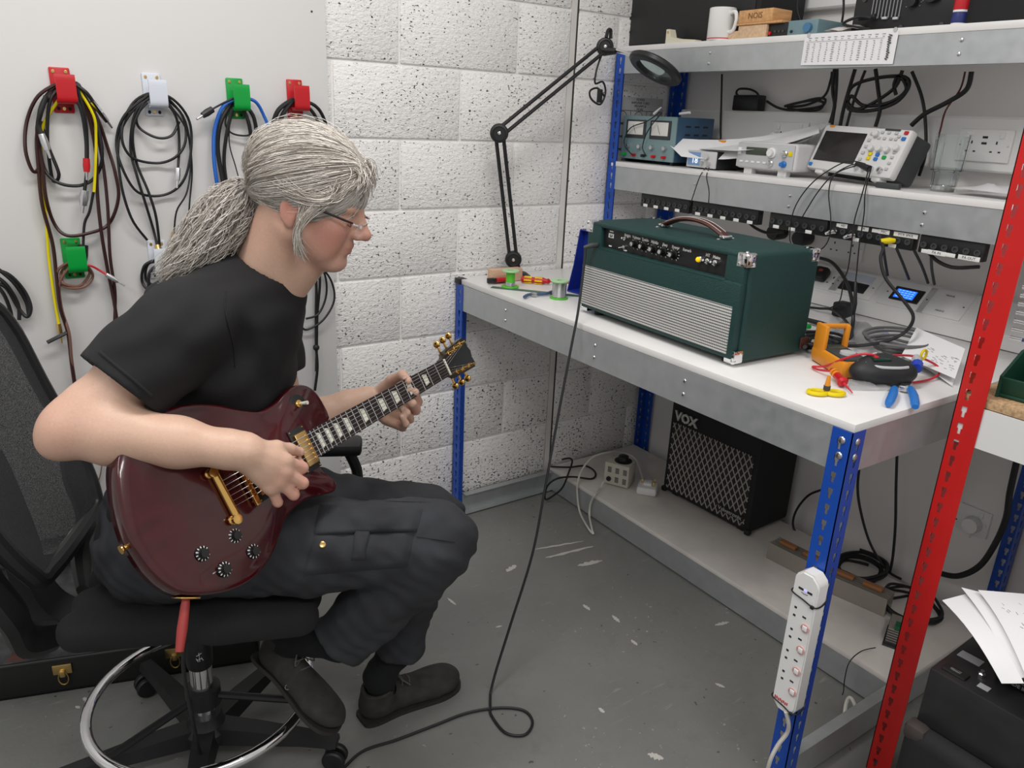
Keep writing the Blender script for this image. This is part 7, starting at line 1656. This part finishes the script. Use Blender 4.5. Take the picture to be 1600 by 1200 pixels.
t = ob('green_board', MB().rbox((0, 0, .03), (.008, .12, .055), .002), 'green_plastic'); t.location = (1.06, -1.555, BZ + .051); tag(t, 'green strip leaning behind the nut drivers', 'board'); t.location = (1.06, -1.70, 1.008)
# ================================================================== cable hooks on the white board
def hook(u, v, m, label):
    p = PX(u, v, y=-.014); t = thing('cable_hook', label, 'hook', p, group='printed cable hooks on the white board'); t.scale = (.70, .82, .84)
    ob('back_plate', MB().rbox((0, -.004, -.002), (.066, .008, .128), .004), m, t)
    ob('saddle', MB().rbox((.008, -.028, -.033), (.062, .048, .008), .003), m, t)
    pr = catmull([Vector((0, -.030, -.036)), Vector((0, -.050, -.036)), Vector((0, -.058, -.028)), Vector((0, -.060, -.010)), Vector((0, -.060, .028)), Vector((0, -.058, .042))], 4); V = []; F = []
    for i, q in enumerate(pr):
        a, b = pr[max(i - 1, 0)], pr[min(i + 1, len(pr) - 1)]; tt_ = (b - a).normalized(); nn = Vector((0, -tt_.z, tt_.y))
        for (x, s) in ((-.023, -.0035), (.040, -.0035), (.040, .0035), (-.023, .0035)): V.append(q + Vector((x, 0, 0)) + nn * s)
    for i in range(len(pr) - 1):
        for k in range(4): F.append((i * 4 + k, i * 4 + (k + 1) % 4, (i + 1) * 4 + (k + 1) % 4, (i + 1) * 4 + k))
    F += [(0, 1, 2, 3), tuple((len(pr) - 1) * 4 + k for k in (3, 2, 1, 0))]
    ob('front_lip', MB().add(V, F), m, t)
    for x, z in ((-.020, .050), (.020, .050), (-.018, -.054), (.0, -.054), (.018, -.054)): ob('screw', MB().lathe([(.0055, 0), (.0055, .001), (.002, .0016), (0, .0008)], 12, Matrix.Translation((x, -.008, z)) @ Matrix.Rotation(PI / 2, 4, 'X')), 'brass' if abs(x) > .019 or x == 0 else 'slot_dark', t)
    return p
hook(96, 140, 'red_plastic', 'large red cable hook at the upper left of the board'); hook(238, 147, 'pale_plastic', 'pale grey cable hook in the upper row'); hook(367, 153, 'green_plastic', 'green cable hook in the upper row left of the head'); hook(460, 154, 'red_plastic', 'red cable hook just above the grey hair of the seated man')
hook(113, 402, 'green_plastic', 'green cable hook in the lower row'); hook(246, 404, 'pale_plastic', 'pale grey cable hook in the lower row behind the ponytail')
BR = mat('brown_wire', (.035, .009, .008), rough=.45); YW = mat('yellow_wire', (.78, .66, .0), rough=.45); BW = mat('blue_wire', (.02, .13, .52), rough=.4); TW = mat('tan_wire', (.20, .10, .07), rough=.45)
def wc_(name, pts, r, m, label, y0=-.036, dy=0., ends=None, group='cables hung on the board'):
    r *= .86; n = len(pts); P = [PX(u, v, y=y0 + dy * (i % 3 - 1) - .004 * math.sin(i * 2.1)) for i, (u, v) in enumerate(pts)]
    if ends is None: return cable(name, P, r, m, label, group=group)
    t = thing(name, label, 'cable', group=group); ob('lead', MB().tube(P, r, 8, 7), m, t)
    for (k, em, ln, rr) in ends:
        a, b = (P[0], P[1]) if k == 0 else (P[-1], P[-2]); d = (a - b).normalized()
        ob('plug', MB().ring([a - d * .004, a + d * ln * .5, a + d * ln], [rr, rr * 1.1, rr * .9], 10), em, t); ob('tip', MB().ring([a + d * ln, a + d * (ln + .02)], [rr * .45, rr * .35], 8), 'bright_steel' if em != 'brass' else 'brass', t)
    return t
# red hook bundle
wc_('speaker_cable', [(95, 128), (60, 150), (42, 190), (40, 235), (52, 268), (62, 255), (58, 200), (70, 155), (100, 130), (120, 135), (150, 180), (168, 230), (180, 270), (185, 310), (170, 350), (140, 364), (105, 368), (85, 350), (72, 310), (66, 260), (58, 210)], .0052, BR, 'dark brown twin cable in wide loops on the large red hook', dy=.006)
wc_('speaker_cable', [(110, 130), (70, 160), (58, 210), (60, 260), (66, 320), (82, 380), (88, 430), (94, 480), (106, 520), (112, 570), (118, 610)], .0052, BR, 'dark brown cable hanging long from the red hook past the green hook', ends=[(1, 'red_plastic', .03, .007)])
wc_('speaker_cable', [(118, 130), (138, 180), (150, 240), (152, 300), (158, 360), (168, 420), (178, 470), (184, 510)], .0052, BR, 'dark brown cable hanging straight at the right of the red hook', ends=[(1, 'bright_steel', .04, .008)])
wc_('speaker_cable', [(116, 130), (146, 190), (160, 250), (168, 320), (172, 400), (180, 460), (178, 520)], .0048, BR, 'second dark brown cable at the right of the red hook', ends=[(1, 'red_plastic', .04, .006)])
wc_('patch_lead', [(130, 150), (120, 130), (92, 132), (66, 160), (60, 200), (68, 260), (90, 285), (125, 290), (150, 275), (160, 240), (148, 180), (118, 135), (82, 150), (74, 210), (82, 280), (92, 272), (76, 230), (64, 190)], .0050, 'black_rubber', 'black lead coiled three times on the red hook', dy=.008)
wc_('patch_lead', [(118, 132), (135, 145), (146, 160)], .0055, 'black_rubber', 'short black lead end with chrome jack at the right of the red hook', y0=-.05, ends=[(1, 'chrome', .055, .0075)])
wc_('patch_lead', [(120, 135), (132, 180), (136, 220), (136, 262), (132, 300)], .005, 'black_rubber', 'black lead ending in a silver microphone connector under the red hook', y0=-.05, ends=[(1, 'bright_steel', .035, .0095)])
wc_('patch_lead', [(105, 132), (126, 170), (134, 215), (135, 250)], .005, 'black_rubber', 'black lead ending in a red sleeve under the red hook', y0=-.056, ends=[(1, 'red_plastic', .03, .008)])
wc_('patch_lead', [(72, 150), (64, 175), (60, 195), (66, 212)], .0065, 'black_rubber', 'black lead end with silver plug at the left of the red hook', y0=-.052, ends=[(1, 'bright_steel', .035, .008)])
wc_('yellow_lead', [(110, 132), (70, 190), (64, 235), (66, 290), (72, 340), (76, 400), (84, 460), (92, 508)], .0044, YW, 'yellow lead hanging down at the far left', y0=-.03, ends=[(1, 'brass', .03, .006)])
wc_('yellow_lead', [(118, 132), (146, 180), (150, 215), (149, 260), (147, 300)], .0042, YW, 'short yellow lead at the right of the red hook', y0=-.045)
wc_('patch_lead', [(146, 300), (140, 330), (132, 350), (130, 385)], .004, 'black_rubber', 'black lead end with flat black plug above the green lower hook', y0=-.04, ends=[(1, 'black_plastic', .045, .012)])
# pale hook bundle
for i, (pts, lb) in enumerate((([(232, 148), (195, 180), (182, 220), (190, 260), (215, 300), (255, 305), (285, 285), (298, 240), (296, 190), (270, 155), (235, 146), (205, 165), (190, 210), (205, 245), (245, 255), (275, 245), (290, 220), (285, 180), (255, 150)], 'black lead in wide rings on the pale upper hook'),
                               ([(240, 148), (212, 175), (204, 230), (214, 275), (228, 320), (240, 360), (246, 385)], 'black lead hanging straight from the pale upper hook'), ([(245, 148), (210, 170), (186, 215), (188, 280), (205, 340), (230, 375)], 'black lead sweeping left from the pale upper hook'),
                               ([(250, 150), (274, 180), (280, 220), (278, 265)], 'black lead with silver plugs at the right of the pale hook'), ([(255, 150), (290, 200), (298, 250), (292, 300), (276, 330), (272, 365)], 'thin black lead ending in brass tips right of the pale hook'), ([(230, 160), (214, 180), (218, 200), (245, 215), (268, 212), (280, 190)], 'black lead sagging in a short loop under the pale hook'),
                               ([(225, 160), (208, 200), (212, 250), (232, 300), (244, 340), (250, 390)], 'second black lead hanging down from the pale upper hook'), ([(262, 152), (290, 190), (300, 260), (296, 320), (294, 370)], 'thin black lead at the far right of the pale hook'))):
    wc_('patch_lead', pts, .0042 if i not in (4, 7) else .0028, 'black_rubber', lb, dy=.006, ends=[(1, 'bright_steel' if i == 3 else 'brass', .03, .007)] if i in (1, 3, 4, 6) else None)
# green hook bundle
wc_('blue_lead', [(378, 152), (350, 165), (336, 200), (334, 240), (338, 280), (344, 305)], .0062, BW, 'bright blue cable on the left of the green upper hook', y0=-.045); wc_('blue_lead', [(372, 152), (398, 158), (412, 180), (420, 205), (416, 240)], .0055, BW, 'bright blue cable on the right of the green upper hook', y0=-.045)
for i, (pts, lb) in enumerate((([(365, 155), (345, 190), (340, 230), (346, 270), (350, 290)], 'thick black cable with a red sleeve on the green hook'), ([(368, 155), (356, 200), (350, 250), (356, 300)], 'black cable straight below the green hook'), ([(372, 155), (395, 180), (402, 220), (404, 270), (402, 310)], 'black cable at the right of the green hook, outer one'), ([(370, 155), (388, 190), (394, 240), (396, 300)], 'black cable at the right of the green hook, inner one'), ([(360, 165), (352, 192), (362, 208), (385, 212), (400, 205)], 'thin black lead sagging under the green hook'), ([(362, 165), (358, 220), (368, 260), (377, 292)], 'thin black wire slanting under the green hook'))):
    wc_('patch_lead', pts, (.0075, .006, .0065, .0065, .003, .002)[i], 'black_rubber', lb, ends=[(1, 'red_plastic', .035, .009)] if i == 0 else None)
t = wc_('usb_lead', [(372, 150), (355, 158), (338, 167), (330, 172)], .003, 'black_rubber', 'black lead with USB plug pointing left of the green hook', y0=-.05, ends=[(1, 'black_plastic', .03, .009)])
# red hook over the hair
for i, (pts, lb) in enumerate((([(458, 155), (435, 172), (426, 200), (424, 240)], 'thick black cable left of the small red hook, outer one'), ([(460, 155), (442, 178), (434, 210), (432, 240)], 'thick black cable left of the small red hook, inner one'), ([(462, 155), (492, 165), (508, 190), (520, 240)], 'black cable at the right of the small red hook'), ([(462, 158), (486, 172), (500, 200), (512, 250)], 'second black cable at the right of the small red hook'))):
    wc_('patch_lead', pts, .0075 if i < 2 else .006, 'black_rubber', lb)
# lower hooks
wc_('tan_lead', [(112, 408), (92, 420), (90, 440), (108, 450), (132, 448), (145, 432), (135, 415), (112, 410), (96, 425), (100, 443), (125, 446), (140, 425), (118, 412), (94, 440), (96, 480), (108, 520), (112, 560), (118, 600)], .0042, TW, 'tan brown lead coiled on the green lower hook', dy=.006)
wc_('clip_lead', [(118, 415), (140, 415), (155, 422), (168, 430)], .0035, 'red_wire', 'red lead with clip right of the green lower hook', y0=-.05, ends=[(1, 'bright_steel', .03, .006)])
wc_('patch_lead', [(246, 405), (226, 415), (222, 440), (236, 455), (256, 450), (266, 430), (255, 412), (232, 412), (228, 436), (246, 448), (262, 438), (250, 415), (234, 425), (232, 450), (226, 470)], .0045, 'black_rubber', 'black lead coiled tightly on the pale lower hook', dy=.007, ends=[(1, 'brass', .025, .006)])
wc_('label_tie', [(74, 535), (90, 527), (104, 520)], .006, 'dark_grey_plastic', 'dark printed tie strap round the brown cables', y0=-.045)
# cables entering at the left edge and those behind the man's chest
for i, (pts, lb) in enumerate((([(-12, 420), (15, 430), (38, 455), (48, 480), (42, 495), (28, 480), (10, 450), (-12, 440)], 'black cable loop at the left edge, outermost'), ([(-12, 428), (10, 445), (28, 475), (30, 500)], 'black cable at the left edge, middle one'), ([(-10, 440), (6, 460), (16, 485), (18, 500)], 'black cable at the left edge, innermost'), ([(-10, 415), (20, 440), (40, 470), (45, 492)], 'black cable at the left edge just inside the outer loop'))): wc_('patch_lead', pts, .0055, 'black_rubber', lb)
for i, (pts, lb) in enumerate((([(480, 400), (500, 415), (518, 440), (522, 470), (505, 500), (480, 515), (470, 510)], 'black lead looping out behind the chest, widest'), ([(484, 402), (506, 425), (510, 460), (498, 490), (478, 498)], 'black lead looping behind the chest, inner one'), ([(488, 400), (494, 440), (494, 490), (494, 540), (496, 575), (492, 610)], 'black lead hanging straight behind the chest'), ([(496, 400), (500, 440), (496, 490), (495, 540), (494, 580)], 'second black lead hanging straight behind the chest'))): wc_('patch_lead', pts, (.004, .004, .0055, .005)[i], 'black_rubber', lb)
t = ob('cable_knot', MB().sphere(PX(494, 543, y=-.036), .011, 10), 'black_rubber'); tag(t, 'black cable tie knot on the leads behind the chest', 'cable tie')
wc_('thin_wire', [(160, 690), (158, 735), (150, 760), (140, 780)], .002, TW, 'thin brown wire hanging low beside the chair', y0=-.02)
# ================================================================== open guitar case on the floor
CD = Vector((.955, -.296, 0)).normalized(); CN = Vector((-CD.y, CD.x, 0)); CA = Vector((-1.40, -.262, 0))
gc_ = thing('guitar_case', 'open black guitar case with grey plush lining on the floor by the wall', 'guitar case'); gc_.matrix_world = frameM(CA, CD, CN, UP)
mat('case_black', (.010, .010, .010), rough=.6, bump=.4, bscale=300); mat('grey_plush', (.085, .085, .09), rough=.95, noise=.4, nscale=25, bump=.8, bscale=120)
CL, CW, CHt = .74, .195, .105
mb = MB(); mb.rbox((CL / 2, .006, CHt / 2), (CL, .012, CHt), .003); mb.rbox((CL / 2, CW - .006, CHt / 2), (CL, .012, CHt), .003); mb.rbox((.006, CW / 2, CHt / 2), (.012, CW, CHt), .003); mb.rbox((CL - .006, CW / 2, CHt / 2), (.012, CW, CHt), .003); mb.rbox((CL / 2, CW / 2, .006), (CL, CW, .012), .003)
ob('case_shell', mb, 'case_black', gc_)
ob('plush_lining', MB().grid(30, 10, lambda s, q: Vector((.012 + (CL - .024) * s, .012 + (CW - .024) * q, .035 + .05 * (abs(2 * q - 1) ** 3) + .012 * math.sin(9 * s)))), 'grey_plush', gc_)
ob('rim', MB().ring([(0, 0, CHt), (CL, 0, CHt), (CL, CW, CHt), (0, CW, CHt)], .004, 6, True), mat('rim_dark', (.03, .03, .03), rough=.5), gc_)
for x in (.245, .52):
    l_ = ob('latch', MB().rbox((x, -.003, .075), (.046, .006, .03), .002), 'brass', gc_); ob('latch_loop', MB().ring([Vector((x + .012 * math.cos(k * PI / 8), -.007, .048 + .020 * math.sin(k * PI / 8))) for k in range(16)], .0018, 6, True), 'brass', l_); ob('latch_knob', MB().rbox((x, -.009, .064), (.014, .008, .02), .003), 'brass', l_)
ob('leather_strap', MB().grid(3, 8, lambda s, q: Vector((.115 + .045 * s + .03 * q, .01 + .10 * q, CHt + .004 + .022 * math.sin(PI * q) - .03 * q))), 'brown_leather', gc_)
ob('strap_buckle', MB().ring([(.135, .105, .10), (.195, .105, .10), (.195, .115, .092), (.135, .115, .092)], .003, 6, True), 'brown_leather', gc_)
lid = Matrix.Translation((0, CW, CHt)) @ Matrix.Rotation(math.radians(84), 4, 'X')
LW = .19
mb = MB(); mb.add([lid @ Vector(p) for p in MB().rbox((.30, LW / 2, -.012), (.72, LW, .012), .003).v], MB().rbox((.30, LW / 2, -.012), (.72, LW, .012), .003).f)
mb.add([lid @ Vector(p) for p in MB().rbox((.30, LW - .006, .012), (.72, .012, .045), .003).v], MB().rbox((.30, LW - .006, .012), (.72, .012, .045), .003).f)
ob('case_lid', mb, 'case_black', gc_); ob('lid_lining', MB().add([lid @ Vector(p) for p in MB().rbox((.30, LW / 2 - .006, .0), (.70, LW - .03, .014), .004).v], MB().rbox((.30, LW / 2 - .006, .0), (.70, LW - .03, .014), .004).f), 'grey_plush', gc_)
t = ob('polishing_cloth', MB().grid(10, 5, lambda s, q: Vector((.08 * s, .05 * q, .012 * math.sin(PI * q) + .006 * math.sin(8 * s)))), mat('beige_cloth', (.42, .36, .28), rough=.9), None, True, 180); t.location = gc_.matrix_world @ Vector((.40, .0, CHt + .008)); t.rotation_euler = (0, 0, -.3); tag(t, 'folded beige cloth on the edge of the open guitar case', 'cloth')
# scuffs and dropped bits of paint on the floor
sp_ = mat('paint_spot', (.52, .50, .46), rough=.6)
rf2 = random.Random(8)
for i, (u0, v0, u1, v1, wd) in enumerate(((838, 858, 908, 846, .009), (852, 872, 928, 853, .012), (904, 884, 939, 876, .020), (791, 893, 807, 883, .018), (911, 945, 922, 953, .012), (957, 962, 968, 972, .012), (986, 1000, 996, 1008, .010), (1118, 977, 1138, 972, .012), (936, 1106, 944, 1114, .010), (1013, 1178, 1036, 1186, .018), (1118, 1068, 1132, 1074, .010), (700, 935, 712, 945, .008), (775, 980, 784, 978, .006), (130, 1090, 140, 1098, .010), (118, 1104, 125, 1106, .008))):
    a, b = PX(u0, v0, z=0), PX(u1, v1, z=0); d = b - a; ln = d.length / 2; m_ = (a + b) / 2; ph = rf2.uniform(0, 6)
    o = ob('paint_mark', MB().prism([(ln * (1 + .12 * math.sin(5 * k + ph)) * math.cos(k * PI / 10), wd / 2 * (1 + .45 * math.sin(3.3 * k + ph)) * math.sin(k * PI / 10)) for k in range(20)], 0, .0006), sp_, bpy.data.objects['floor'], False); o.location = m_; o.rotation_euler = (0, 0, math.atan2(d.y, d.x))
